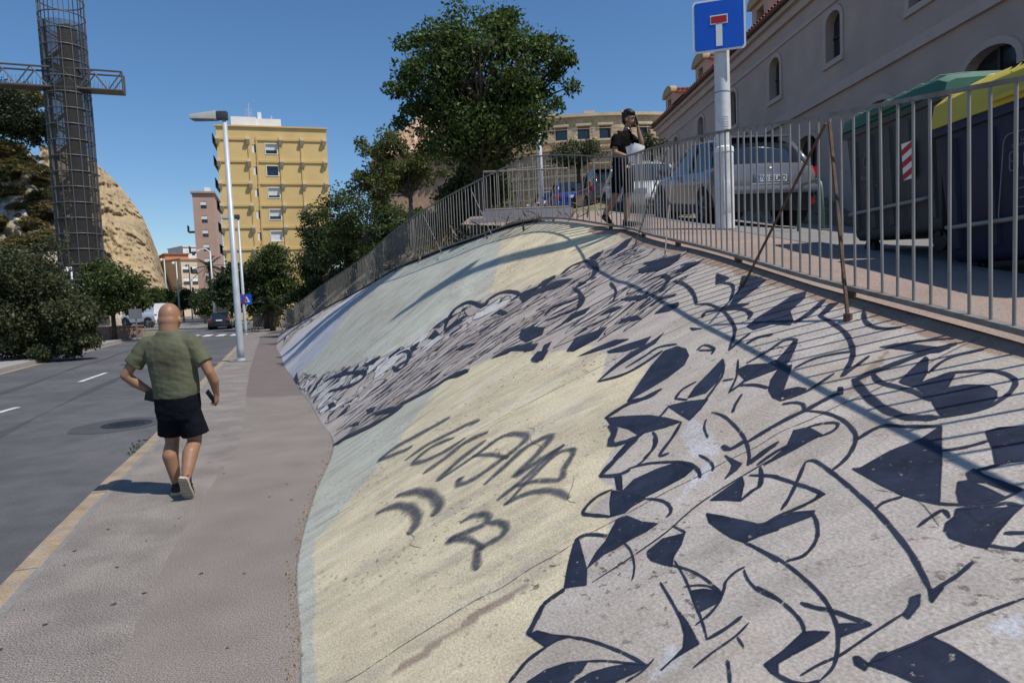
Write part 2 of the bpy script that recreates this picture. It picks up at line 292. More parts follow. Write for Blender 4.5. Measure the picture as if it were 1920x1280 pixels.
MURAL_STROKES = [
(0.023,[1.182,0.524,1.163,0.546,1.126,0.566,1.091,0.581,1.054,0.588,1.016,0.587,0.986,0.581]),
(0.034,[1.219,0.487,1.177,0.505,1.172,0.525]),
(0.046,[1.219,0.487,1.265,0.516,1.309,0.545,1.348,0.57]),
(0.025,[1.115,0.486,1.117,0.465,1.094,0.444,1.069,0.435,1.039,0.444,0.999,0.46]),
(0.018,[1.004,0.51,0.979,0.52,0.954,0.525,0.929,0.524,0.914,0.519,0.908,0.512]),
(0.024,[0.976,0.404,0.98,0.416,0.964,0.428,0.937,0.44]),
(0.032,[0.846,0.361,0.841,0.345,0.835,0.33]),
(0.033,[0.835,0.33,0.811,0.316,0.783,0.298]),
(0.022,[0.739,0.31,0.732,0.287,0.72,0.272,0.708,0.258]),
(0.013,[0.737,0.337,0.713,0.353,0.687,0.366,0.659,0.378,0.63,0.388]),
(0.009,[0.678,0.341,0.663,0.358,0.646,0.373,0.63,0.388]),
(0.010,[0.619,0.363,0.622,0.38,0.632,0.398]),
(0.011,[0.757,0.453,0.722,0.45,0.685,0.446,0.655,0.442]),
(0.009,[0.829,0.392,0.842,0.44,0.864,0.496,0.886,0.528,0.905,0.56,0.927,0.618,0.943,0.672]),
(0.010,[0.895,0.451,0.862,0.451,0.828,0.445,0.806,0.438,0.789,0.43]),
(0.012,[0.871,0.51,0.841,0.515]),
(0.011,[0.781,0.476,0.756,0.486,0.728,0.492,0.701,0.494,0.68,0.494]),
(0.009,[0.789,0.482,0.744,0.477,0.706,0.47,0.676,0.464,0.649,0.458,0.624,0.451]),
(0.009,[0.727,0.469,0.717,0.483,0.701,0.492,0.68,0.494]),
(0.013,[0.654,0.452,0.661,0.471,0.675,0.488,0.691,0.5,0.702,0.507,0.711,0.522,0.712,0.533]),
(0.010,[0.708,0.53,0.689,0.525,0.662,0.524,0.635,0.531]),
(0.016,[0.625,0.452,0.628,0.472,0.635,0.493]),
(0.010,[0.595,0.423,0.604,0.449,0.611,0.474,0.621,0.493]),
(0.008,[0.609,0.475,0.591,0.473]),
(0.013,[0.585,0.453,0.569,0.447,0.555,0.441]),
(0.015,[0.759,0.554,0.729,0.559,0.695,0.562]),
(0.020,[0.858,0.59,0.87,0.609,0.879,0.625,0.924,0.642]),
(0.019,[0.92,0.625,0.879,0.647]),
(0.015,[1.087,0.606,1.04,0.608,1.009,0.605,0.991,0.599]),
(0.013,[1.049,0.663,0.996,0.651,0.957,0.636]),
(0.024,[0.96,0.637,0.977,0.66,0.991,0.689]),
(0.018,[1.296,0.586,1.239,0.574,1.194,0.553,1.172,0.531]),
(0.020,[0.886,0.684,0.877,0.692,0.822,0.69,0.77,0.685,0.72,0.679,0.671,0.67,0.622,0.658,0.587,0.646,0.561,0.636]),
(0.016,[0.557,0.633,0.561,0.649,0.565,0.666,0.573,0.685]),
(0.018,[0.886,0.684,0.846,0.657,0.813,0.632,0.793,0.613]),
(0.021,[0.909,0.631,0.886,0.642,0.837,0.652,0.811,0.657,0.786,0.66]),
(0.018,[0.786,0.66,0.781,0.635,0.782,0.609,0.778,0.582]),
(0.016,[0.761,0.633,0.736,0.626,0.711,0.614,0.695,0.6,0.686,0.584,0.69,0.568]),
(0.013,[0.735,0.558,0.704,0.564,0.667,0.566,0.629,0.565,0.603,0.562,0.582,0.556,0.563,0.549,0.541,0.536,0.522,0.52,0.514,0.504]),
(0.012,[0.67,0.526,0.639,0.531,0.61,0.532,0.59,0.53,0.576,0.525]),
(0.014,[0.556,0.477,0.542,0.478,0.526,0.483,0.516,0.491,0.513,0.503]),
(0.016,[0.617,0.544,0.602,0.55,0.587,0.559,0.568,0.566,0.551,0.573]),
(0.010,[0.528,0.493,0.531,0.513,0.531,0.532,0.537,0.557,0.543,0.583,0.547,0.603]),
(0.014,[0.724,0.711,0.697,0.717,0.674,0.725,0.655,0.74,0.642,0.759,0.643,0.787]),
(0.014,[0.712,0.679,0.718,0.691,0.714,0.71]),
(0.017,[0.772,0.788,0.759,0.806,0.752,0.829]),
(0.017,[0.707,0.776,0.7,0.802,0.695,0.826]),
(0.015,[0.653,0.687,0.659,0.703,0.662,0.719,0.646,0.715]),
(0.017,[0.655,0.728,0.64,0.749,0.633,0.762,0.62,0.768]),
(0.013,[0.585,0.71,0.573,0.716,0.562,0.724]),
(0.017,[0.593,0.73,0.58,0.744]),
(0.011,[0.509,0.542,0.51,0.564,0.509,0.585,0.51,0.598,0.51,0.625,0.51,0.649,0.508,0.683]),
(0.021,[0.942,0.643,0.959,0.675,0.963,0.702]),
(0.015,[0.932,0.644,0.902,0.633,0.871,0.619]),
(0.023,[0.885,0.746,0.896,0.782,0.867,0.798,0.827,0.821]),
(0.033,[1.046,0.662,1.07,0.718,1.076,0.754,1.086,0.785,1.091,0.808]),
(0.021,[1.072,0.753,1.025,0.764,0.969,0.766,0.919,0.759,0.889,0.749,0.861,0.73,0.843,0.711,0.833,0.693]),
(0.014,[1.046,0.662,0.983,0.647,0.955,0.635]),
(0.025,[0.955,0.635,0.973,0.663,0.988,0.685]),
(0.017,[0.999,0.731,0.989,0.746,0.97,0.757,0.955,0.754,0.945,0.743,0.945,0.727]),
(0.049,[1.129,0.838,1.034,0.821,0.952,0.811,0.896,0.812,0.867,0.823,0.852,0.832]),
(0.023,[0.852,0.832,0.836,0.854,0.828,0.876,0.836,0.902,0.853,0.923,0.873,0.934,0.902,0.938,0.93,0.934,0.958,0.92,0.979,0.903,0.975,0.872]),
(0.050,[1.117,0.834,1.122,0.858,1.115,0.892,1.108,0.926,1.099,0.946,1.089,0.966]),
(0.019,[1.223,0.922,1.189,0.943,1.145,0.964,1.117,0.975]),
(0.032,[1.115,0.86,1.061,0.85,1.008,0.853,0.961,0.856,0.909,0.853]),
(0.020,[1.011,0.896,1.034,0.922,1.036,0.943,1.013,0.97]),
(0.030,[1.534,0.976,1.456,0.956,1.387,0.948,1.334,0.953,1.302,0.966]),
(0.031,[1.662,0.934,1.561,0.929,1.43,0.917,1.324,0.897,1.256,0.878,1.206,0.856,1.165,0.833]),
(0.025,[1.165,0.833,1.189,0.861,1.214,0.889]),
(0.055,[1.69,0.899,1.713,0.928,1.742,0.95,1.779,0.972]),
(0.039,[1.694,0.818,1.707,0.839,1.672,0.859]),
(0.029,[1.524,0.782,1.547,0.822,1.576,0.854,1.551,0.866,1.516,0.86,1.438,0.833,1.379,0.81]),
(0.023,[1.359,0.744,1.332,0.754,1.279,0.757]),
(0.022,[1.177,0.748,1.166,0.78,1.181,0.807,1.2,0.834]),
(0.022,[1.154,0.744,1.136,0.756,1.108,0.76,1.08,0.753]),
(0.025,[1.334,0.812,1.342,0.843,1.316,0.868,1.282,0.886]),
(0.049,[2.058,0.604,1.994,0.641,1.994,0.677,2.036,0.726]),
(0.037,[2.055,0.657,2.077,0.696,2.099,0.728,2.028,0.753]),
(0.038,[1.691,0.608,1.624,0.633,1.643,0.655]),
(0.020,[1.646,0.768,1.522,0.742,1.44,0.71,1.37,0.677,1.299,0.642]),
(0.024,[1.502,0.659,1.55,0.68,1.561,0.706]),
(0.022,[1.502,0.659,1.447,0.669]),
(0.049,[1.631,0.56,1.648,0.582,1.657,0.606,1.64,0.623,1.643,0.661]),
(0.050,[1.55,0.555,1.481,0.554,1.421,0.539,1.383,0.535,1.358,0.551,1.352,0.571]),
(0.024,[1.312,0.632,1.245,0.605,1.175,0.57,1.162,0.581]),
(0.019,[1.335,0.591,1.282,0.587,1.231,0.574,1.198,0.55]),
(0.022,[1.413,0.609,1.428,0.624,1.468,0.642]),
(0.018,[1.286,0.673,1.233,0.678,1.159,0.675,1.085,0.668,1.027,0.658,0.974,0.644]),
(0.013,[1.256,0.658,1.213,0.645,1.149,0.635]),
(0.019,[1.315,0.727,1.269,0.706,1.227,0.691]),
(0.032,[1.08,0.638,1.049,0.64,1.057,0.665]),
(0.016,[1.586,0.781,1.457,0.751,1.361,0.717]),
(0.024,[1.471,0.731,1.446,0.744]),
(0.022,[1.364,0.717,1.387,0.742,1.432,0.776,1.447,0.812]),
(0.025,[1.38,0.738,1.346,0.75,1.28,0.759]),
(0.034,[2.927,0.88,2.805,0.887,2.589,0.875,2.402,0.853]),
(0.029,[2.402,0.853,2.317,0.866,2.136,0.864,1.945,0.845,1.845,0.827,1.708,0.79]),
(0.029,[1.708,0.79,1.751,0.817,1.782,0.843]),
(0.029,[2.525,0.928,2.435,0.933,2.336,0.919,2.239,0.894]),
(0.040,[2.196,0.831,2.244,0.847,2.168,0.867,2.077,0.886,1.98,0.884,1.931,0.87]),
(0.025,[1.857,0.761,1.878,0.778,1.796,0.78,1.75,0.768]),
(0.024,[1.848,0.763,1.778,0.776]),
(0.089,[3.637,0.633,3.726,0.668,3.608,0.709,3.574,0.731,3.402,0.707,3.444,0.667,3.514,0.622]),
(0.102,[4.549,0.757,4.659,0.801,4.488,0.84,4.106,0.834,3.908,0.801,3.885,0.755]),
(0.047,[3.892,0.744,3.615,0.736,3.386,0.7]),
(0.031,[3.54,0.809,3.294,0.792,3.141,0.767]),
(0.054,[2.921,0.796,2.899,0.841,2.989,0.881,3.119,0.884,3.158,0.844]),
(0.048,[2.72,0.799,2.748,0.828,2.688,0.853]),
(0.094,[5.053,0.425,5.238,0.46,5.372,0.51,5.319,0.552,5.006,0.548,5.107,0.582,5.083,0.623,4.913,0.637,4.648,0.636]),
(0.145,[3.987,-0.002,3.931,0.044,3.775,0.106,3.685,0.166,3.676,0.212,3.782,0.183,4.026,0.131]),
(0.115,[3.753,0.212,3.652,0.269,3.596,0.319,3.586,0.358,3.45,0.408]),
(0.084,[5.272,0.285,5.227,0.307,5.088,0.309,4.85,0.281,4.801,0.25,5.036,0.249]),
(0.117,[6.303,0.089,6.123,0.128,5.518,0.185,5.333,0.171,5.394,0.13,5.777,0.075])]
TAG_STROKES = [
(0.126,[2.85,0.163,2.882,0.207,2.829,0.266,2.775,0.335]),
(0.101,[2.85,0.163,2.748,0.207,2.682,0.243]),
(0.093,[2.513,0.226,2.541,0.277,2.495,0.327,2.463,0.365,2.41,0.387]),
(0.081,[2.376,0.332,2.454,0.286,2.395,0.245,2.306,0.262,2.253,0.308,2.274,0.352]),
(0.096,[2.126,0.257,2.157,0.305,2.209,0.349,2.169,0.393]),
(0.085,[1.932,0.276,2.027,0.326,2.084,0.383]),
(0.069,[1.802,0.307,1.818,0.315,1.758,0.308,1.731,0.336,1.763,0.38,1.8,0.417,1.854,0.443,1.938,0.438,2.018,0.41,1.974,0.353,1.93,0.28]),
(0.049,[1.989,0.35,1.887,0.378,1.745,0.399]),
(0.072,[1.616,0.343,1.69,0.39,1.76,0.434,1.739,0.477,1.625,0.436,1.541,0.391,1.555,0.424,1.587,0.483]),
(0.055,[1.583,0.482,1.533,0.437,1.464,0.391,1.418,0.347]),
(0.051,[1.457,0.378,1.408,0.411,1.324,0.44,1.387,0.456,1.49,0.486,1.539,0.465,1.469,0.418,1.349,0.355]),
(0.058,[1.358,0.352,1.354,0.381,1.319,0.407,1.252,0.426,1.179,0.432]),
(0.091,[1.976,0.158,1.94,0.192,1.82,0.218,1.676,0.226,1.586,0.215,1.559,0.201]),
(0.095,[2.046,0.2,1.969,0.233,1.838,0.258,1.688,0.266,1.628,0.26,1.594,0.248]),
(0.063,[1.402,0.283,1.402,0.304,1.355,0.322,1.308,0.32,1.296,0.304,1.316,0.277,1.321,0.255,1.278,0.277,1.192,0.293]),
(0.059,[1.293,0.319,1.254,0.333,1.206,0.338,1.169,0.326,1.166,0.301,1.161,0.29]),
(0.061,[1.195,0.295,1.13,0.283,1.066,0.275])]
PAINT_REGIONS = {
'yellow': [[6.694,1.063,5.234,0.6,5.06,0.625,4.841,0.649,4.75,0.701,4.66,0.753,4.548,0.837,4.612,0.911,4.646,1.018,5.36,1.077,6.266,1.094,6.804,1.129],
[3.572,0.324,3.513,0.409,3.432,0.48,3.301,0.54,2.872,0.543,2.877,0.577,2.62,0.64,2.351,0.66,2.057,0.602,1.98,0.689,1.689,0.608,1.625,0.561,1.54,0.554,1.372,0.535,1.219,0.486,1.117,0.491,1.068,0.435,0.999,0.46,0.94,0.442,0.976,0.404,0.846,0.361,0.835,0.33,0.783,0.298,0.739,0.31,0.709,0.258,0.647,0.21,0.806,0.024,0.962,0.026,2.146,0.033,2.177,0.056,2.562,0.129,3.003,0.218]],
'mint': [[6.694,1.063,5.234,0.6,5.228,0.534,5.286,0.488,5.033,0.424,5.213,0.411,5.179,0.36,5.377,0.319,5.545,0.26,5.986,0.19,6.522,0.129,6.978,0.047,8.003,0.028,7.792,0.199,9.095,0.846,10.254,1.3,9.21,1.255,8.128,1.202,7.358,1.149],
[3.572,0.324,3.003,0.218,2.562,0.129,2.177,0.056,2.146,0.033,0.806,0.024,0.857,-0.032,2.112,-0.034,4.172,-0.04,4.078,0.001,3.746,0.107,3.705,0.211]],
'blue': [[8.846,1.087,9.973,1.207,9.346,0.851,7.792,0.199,7.845,-0.022,8.394,-0.036,8.778,0.247,9.605,0.742,10.462,1.3,9.987,1.3]],
'pale': [[10.006,1.3,10.462,1.3,9.605,0.742,8.778,0.247,8.516,-0.006,10.228,-0.026,10.644,0.355,10.149,0.58,10.252,0.906,10.485,1.3],
[1.316,0.651,1.205,0.65,1.049,0.626,1.093,0.599,1.23,0.608],
[1.047,0.61,0.989,0.605,0.971,0.574,0.946,0.541,0.989,0.565],
[0.643,0.418,0.627,0.431,0.604,0.404,0.611,0.385],
[0.492,0.634,0.49,0.664,0.469,0.647,0.482,0.631]],
'worn': [[0.852,0.121,0.882,0.144,0.878,0.172,0.896,0.182,0.893,0.226,0.909,0.236,0.906,0.28,0.92,0.334,0.906,0.325,0.89,0.284,0.892,0.259,0.873,0.238,0.885,0.208,0.861,0.186,0.853,0.155],
[0.88,0.426,0.904,0.454,0.914,0.499,0.898,0.484,0.885,0.449],
[1.062,0.796,1.153,0.861,1.224,0.931,1.156,0.892,1.081,0.829,1.023,0.786],
[1.089,0.735,1.102,0.777,1.102,0.799,1.071,0.759]],
'band': [[8.091,-0.031,7.843,0.04,6.522,0.129,5.986,0.19,5.545,0.26,5.179,0.36,5.229,0.45,5.286,0.488,5.34,0.555,5.103,0.587,4.841,0.649,4.66,0.753,4.548,0.837,4.695,0.954,3.701,0.99,2.89,0.96,2.721,0.834,2.362,0.704,2.62,0.64,2.877,0.577,3.28,0.539,3.432,0.48,3.598,0.319,3.705,0.211,3.746,0.107,4.001,-0,4.992,0.001],
[10.608,-0.043,11.032,0.251,11.927,1.3,10.392,0.909,10.211,1.043,10.391,1.3,10.507,1.066,10.583,0.683,10.644,0.355,10.434,-0.013]]}
# ------------------------------------------------------------------ the painted concrete embankment
ROWS = [((-0.30,0.6),(2.20,0.6,1.06)),((-1.02,2.97),(2.06,2.8,1.43)),((-1.49,4.45),(1.93,4.4,1.69)),((-1.81,5.95),(1.82,5.97,1.97)),
((-2.19,8.08),(1.71,8.0,2.28)),((-2.83,9.79),(1.62,10.03,2.59)),((-3.5,11.6),(0.5,11.39,2.9)),((-4.32,13.63),(-0.72,13.18,2.77)),
((-5.2,16.0),(-2.0,15.8,2.62)),((-6.16,18.4),(-3.3,19.3,2.5)),((-7.9,23.2),(-5.1,23.9,2.15)),((-9.73,28.13),(-8.0,29.2,1.42)),
((-11.91,34.82),(-11.2,35.5,.62)),((-13.0,38.0),(-12.73,38.5,.34))]
BA = np.array([(*b, 0.) for b, c in ROWS]); KA = np.array([c for b, c in ROWS])
def cr(A, t):
    t = np.asarray(t, float); i = np.clip(np.floor(t).astype(int), 0, len(A)-2); u = (t-i)[..., None]
    p0 = A[np.clip(i-1, 0, None)]; p1 = A[i]; p2 = A[i+1]; p3 = A[np.clip(i+2, None, len(A)-1)]
    return .5*((2*p1)+(-p0+p2)*u+(2*p0-5*p1+4*p2-p3)*u*u+(-p0+3*p1-3*p2+p3)*u**3)
def surf(t, s):
    t = np.asarray(t, float); s = np.asarray(s, float)
    b = cr(BA, t); k = cr(KA, t); P = b+(k-b)*s[..., None]
    P[..., 2] += .05*k[..., 2]*np.sin(np.pi*np.clip(s, 0, 1))
    return P
def surf_n(t, s):
    e = 1e-3; a = (surf(t+e, s)-surf(t-e, s)); b = (surf(t, s+e)-surf(t, s-e)); n = np.cross(a, b)
    n /= np.linalg.norm(n, axis=-1, keepdims=True); return np.where(n[..., 2:3] < 0, -n, n)
def uneven(P):
    return np.array([noise.noise(Vector(q)*.8) for q in P.reshape(-1, 3)]).reshape(P.shape[:-1])*0.012
def inside(poly, X, Y):
    p = np.array(poly).reshape(-1, 2); r = np.zeros(X.shape, bool); j = len(p)-1
    for i in range(len(p)):
        xi, yi = p[i]; xj, yj = p[j]
        if yi != yj:
            c = ((yi > Y) != (yj > Y)) & (X < (xj-xi)*(Y-yi)/(yj-yi)+xi); r ^= c
        j = i
    return r

def slope_material():
    mt = bpy.data.materials.new('painted_concrete'); mt.use_nodes = True; t = mt.node_tree; N = t.nodes; L = t.links
    b = N['Principled BSDF']; b.inputs['Roughness'].default_value = 0.88; b.inputs['Specular IOR Level'].default_value = 0.3
    ca = N.new('ShaderNodeAttribute'); ca.attribute_name = 'paint'
    ua = N.new('ShaderNodeAttribute'); ua.attribute_name = 'suv'
    def noise_(scale, det, vec, lo, hi, a, bb, rough=0.6):
        n = N.new('ShaderNodeTexNoise'); n.inputs['Scale'].default_value = scale; n.inputs['Detail'].default_value = det; n.inputs['Roughness'].default_value = rough; L.new(vec, n.inputs[0])
        r = N.new('ShaderNodeMapRange'); r.inputs[1].default_value = lo; r.inputs[2].default_value = hi; r.inputs[3].default_value = a; r.inputs[4].default_value = bb; L.new(n.outputs[0], r.inputs[0]); return r.outputs[0]
    def mp(sc):
        q = N.new('ShaderNodeMapping'); q.inputs['Scale'].default_value = sc; L.new(ua.outputs['Vector'], q.inputs[0]); return q.outputs[0]
    def mix(f, a, c):
        q = N.new('ShaderNodeMix'); q.data_type = 'RGBA'; L.new(f, q.inputs[0]); L.new(a, q.inputs[6])
        if isinstance(c, tuple): q.inputs[7].default_value = (*c, 1)
        else: L.new(c, q.inputs[7])
        return q.outputs[2]
    def scale(v, f):
        q = N.new('ShaderNodeVectorMath'); q.operation = 'SCALE'; L.new(v, q.inputs[0]); L.new(f, q.inputs['Scale']); return q.outputs[0]
    streak = mp((2.6, 0.9, 1)); fine = mp((1, 1, 1)); streak2 = mp((7, 2.4, 1))
    cur = ca.outputs['Color']
    # wash of run-off streaks down the slope, worn paint showing bare concrete, dust, pits
    worn = noise_(1.5, 8, streak, 0.50, 0.66, 0.0, 0.62, 0.72)
    cur = mix(worn, cur, (0.30, 0.265, 0.235))
    dust = noise_(0.7, 8, fine, 0.46, 0.68, 0.0, 0.5, 0.7); cur = mix(dust, cur, (0.345, 0.285, 0.22))
    pale = noise_(0.9, 6, streak, 0.58, 0.75, 0.0, 0.45); cur = mix(pale, cur, (0.55, 0.535, 0.51))
    rust = noise_(1.2, 7, streak, 0.57, 0.70, 0.0, 0.5, 0.7); cur = mix(rust, cur, (0.33, 0.235, 0.15))
    chip = noise_(7, 6, streak2, 0.69, 0.72, 0.0, 0.75, 0.75); cur = mix(chip, cur, (0.20, 0.165, 0.14))
    cur = scale(cur, noise_(1.0, 7, streak2, 0.3, 0.7, 0.84, 1.16))
    cur = scale(cur, noise_(85, 5, fine, 0.3, 0.7, 0.72, 1.28))
    pit = noise_(24, 4, fine, 0.585, 0.64, 0.0, 0.85); zone = noise_(1.1, 5, fine, 0.47, 0.6, 0.03, 1.0)
    pm = N.new('ShaderNodeMath'); pm.operation = 'MULTIPLY'; L.new(pit, pm.inputs[0]); L.new(zone, pm.inputs[1])
    cur = mix(pm.outputs[0], cur, (0.10, 0.075, 0.055))
    L.new(cur, b.inputs['Base Color'])
    nb = N.new('ShaderNodeTexNoise'); nb.inputs['Scale'].default_value = 90; nb.inputs['Detail'].default_value = 5; L.new(ua.outputs['Vector'], nb.inputs[0])
    bp = N.new('ShaderNodeBump'); bp.inputs['Strength'].default_value = 0.45; bp.inputs['Distance'].default_value = 0.005; L.new(nb.outputs[0], bp.inputs['Height']); L.new(bp.outputs[0], b.inputs['Normal'])
    return mt
def paint_material(name, c, alpha, wear_lo=0.59, wear_hi=0.70):
    mt = bpy.data.materials.new(name); mt.use_nodes = True; t = mt.node_tree; N = t.nodes; L = t.links
    b = N['Principled BSDF']; b.inputs['Roughness'].default_value = 0.6; b.inputs['Specular IOR Level'].default_value = 0.35
    g = N.new('ShaderNodeNewGeometry')
    n = N.new('ShaderNodeTexNoise'); n.inputs['Scale'].default_value = 6; n.inputs['Detail'].default_value = 6; n.inputs['Roughness'].default_value = 0.7; L.new(g.outputs['Position'], n.inputs[0])
    r = N.new('ShaderNodeMapRange'); r.inputs[1].default_value = 0.35; r.inputs[2].default_value = 0.72; L.new(n.outputs[0], r.inputs[0])
    mx = N.new('ShaderNodeMix'); mx.data_type = 'RGBA'; L.new(r.outputs[0], mx.inputs[0]); mx.inputs[6].default_value = (*c, 1); mx.inputs[7].default_value = (c[0]*2.3+.008, c[1]*2.3+.008, c[2]*2.2+.01, 1); L.new(mx.outputs[2], b.inputs['Base Color'])
    # worn pits and the fade of the spray towards the stroke's edge (attribute)
    n2 = N.new('ShaderNodeTexNoise'); n2.inputs['Scale'].default_value = 42; n2.inputs['Detail'].default_value = 5; n2.inputs['Roughness'].default_value = 0.7; L.new(g.outputs['Position'], n2.inputs[0])
    r2 = N.new('ShaderNodeMapRange'); r2.inputs[1].default_value = wear_lo; r2.inputs[2].default_value = wear_hi; r2.inputs[3].default_value = 1; r2.inputs[4].default_value = 0.1; L.new(n2.outputs[0], r2.inputs[0])
    a = N.new('ShaderNodeAttribute'); a.attribute_name = 'cover'
    m1 = N.new('ShaderNodeMath'); m1.operation = 'MULTIPLY'; L.new(a.outputs['Fac'], m1.inputs[0]); L.new(r2.outputs[0], m1.inputs[1])
    m2 = N.new('ShaderNodeMath'); m2.operation = 'MULTIPLY'; L.new(m1.outputs[0], m2.inputs[0]); m2.inputs[1].default_value = alpha
    L.new(m2.outputs[0], b.inputs['Alpha'])
    return mt
M['slope'] = slope_material()
M['ink'] = paint_material('mural_ink', (0.011, 0.015, 0.030), 0.97)
M['tag'] = paint_material('tag_ink', (0.035, 0.043, 0.062), 0.74, 0.52, 0.75)

def build_slope():
    nT, nS = 900, 190
    tt = 13.0*np.linspace(0, 1, nT)**1.15; ss = np.linspace(0, 1, nS)
    T, S = np.meshgrid(tt, ss, indexing='ij'); P = surf(T, S)
    # arc-length style surface coordinates in metres
    mid = surf(tt, np.full(nT, .5)); al = np.concatenate([[0], np.cumsum(np.linalg.norm(np.diff(mid, axis=0), axis=1))])
    wid = np.linalg.norm(surf(tt, np.ones(nT))-surf(tt, np.zeros(nT)), axis=1)
    UV = np.stack([np.repeat(al[:, None], nS, 1), S*wid[:, None], np.zeros_like(S)], -1)
    # gentle unevenness of hand-laid concrete and the joint grooves
    N3 = surf_n(T, S)
    und = uneven(P)
    for tj in JOINTS:
        und -= 0.010*np.exp(-((T-tj-0.06*(S-.5))/0.006)**2)
    P = P+N3*und[..., None]
    # paint colours
    colr = np.empty(T.shape+(3,)); colr[:] = (0.43, 0.385, 0.345)
    edge = np.array([noise.noise(Vector((u*3, v*3, 1.3))) for u, v in zip(UV[..., 0].ravel(), UV[..., 1].ravel())]).reshape(T.shape)*0.012
    PC = {'yellow': (0.60, 0.525, 0.36), 'mint': (0.455, 0.465, 0.395), 'blue': (0.40, 0.44, 0.52), 'pale': (0.50, 0.50, 0.535), 'band': (0.41, 0.365, 0.335), 'worn': (0.29, 0.22, 0.165)}
    for k in ('band', 'yellow', 'mint', 'blue', 'pale', 'worn'):
        for poly in PAINT_REGIONS[k]:
            j = 2.5 if k == 'worn' else 1.0; colr[inside(poly, T+edge*j, S+edge*j)] = PC[k]
    colr[(S > .966+edge) & (T < 5.3)] = (0.30, 0.205, 0.155)
    me = bpy.data.meshes.new('concrete_embankment')
    idx = np.arange(nT*nS).reshape(nT, nS); q = np.stack([idx[:-1, :-1], idx[1:, :-1], idx[1:, 1:], idx[:-1, 1:]], -1).reshape(-1, 4)
    # skirt under the crest and foot so that the slab has thickness
    k0 = nT*nS; top = P[:, -1].copy(); top[:, 2] -= .35; foot = P[:, 0].copy(); foot[:, 2] -= .3
    allv = np.concatenate([P.reshape(-1, 3), top, foot]); c = np.arange(nT-1)
    q2 = np.stack([idx[:-1, -1], idx[1:, -1], k0+c+1, k0+c], -1); q3 = np.stack([idx[1:, 0], idx[:-1, 0], k0+nT+c, k0+nT+c+1], -1)
    faces = np.concatenate([q, q2, q3])
    me.from_pydata(allv.tolist(), [], faces.tolist())
    a = me.attributes.new('paint', 'FLOAT_COLOR', 'POINT'); cc = np.ones((len(allv), 4)); cc[:nT*nS, :3] = colr.reshape(-1, 3); cc[nT*nS:, :3] = .3; a.data.foreach_set('color', cc.ravel())
    a = me.attributes.new('suv', 'FLOAT_VECTOR', 'POINT'); uu = np.zeros((len(allv), 3)); uu[:nT*nS] = UV.reshape(-1, 3); a.data.foreach_set('vector', uu.ravel())
    me.materials.append(M['slope']); me.polygons.foreach_set('use_smooth', [True]*len(me.polygons)); me.update()
    o = link_mesh('concrete_embankment', me)
    return tag(o, 'sloping concrete embankment painted with a yellow, mint and grey mural below the railing', 'embankment')
JOINTS = []
emb = build_slope()

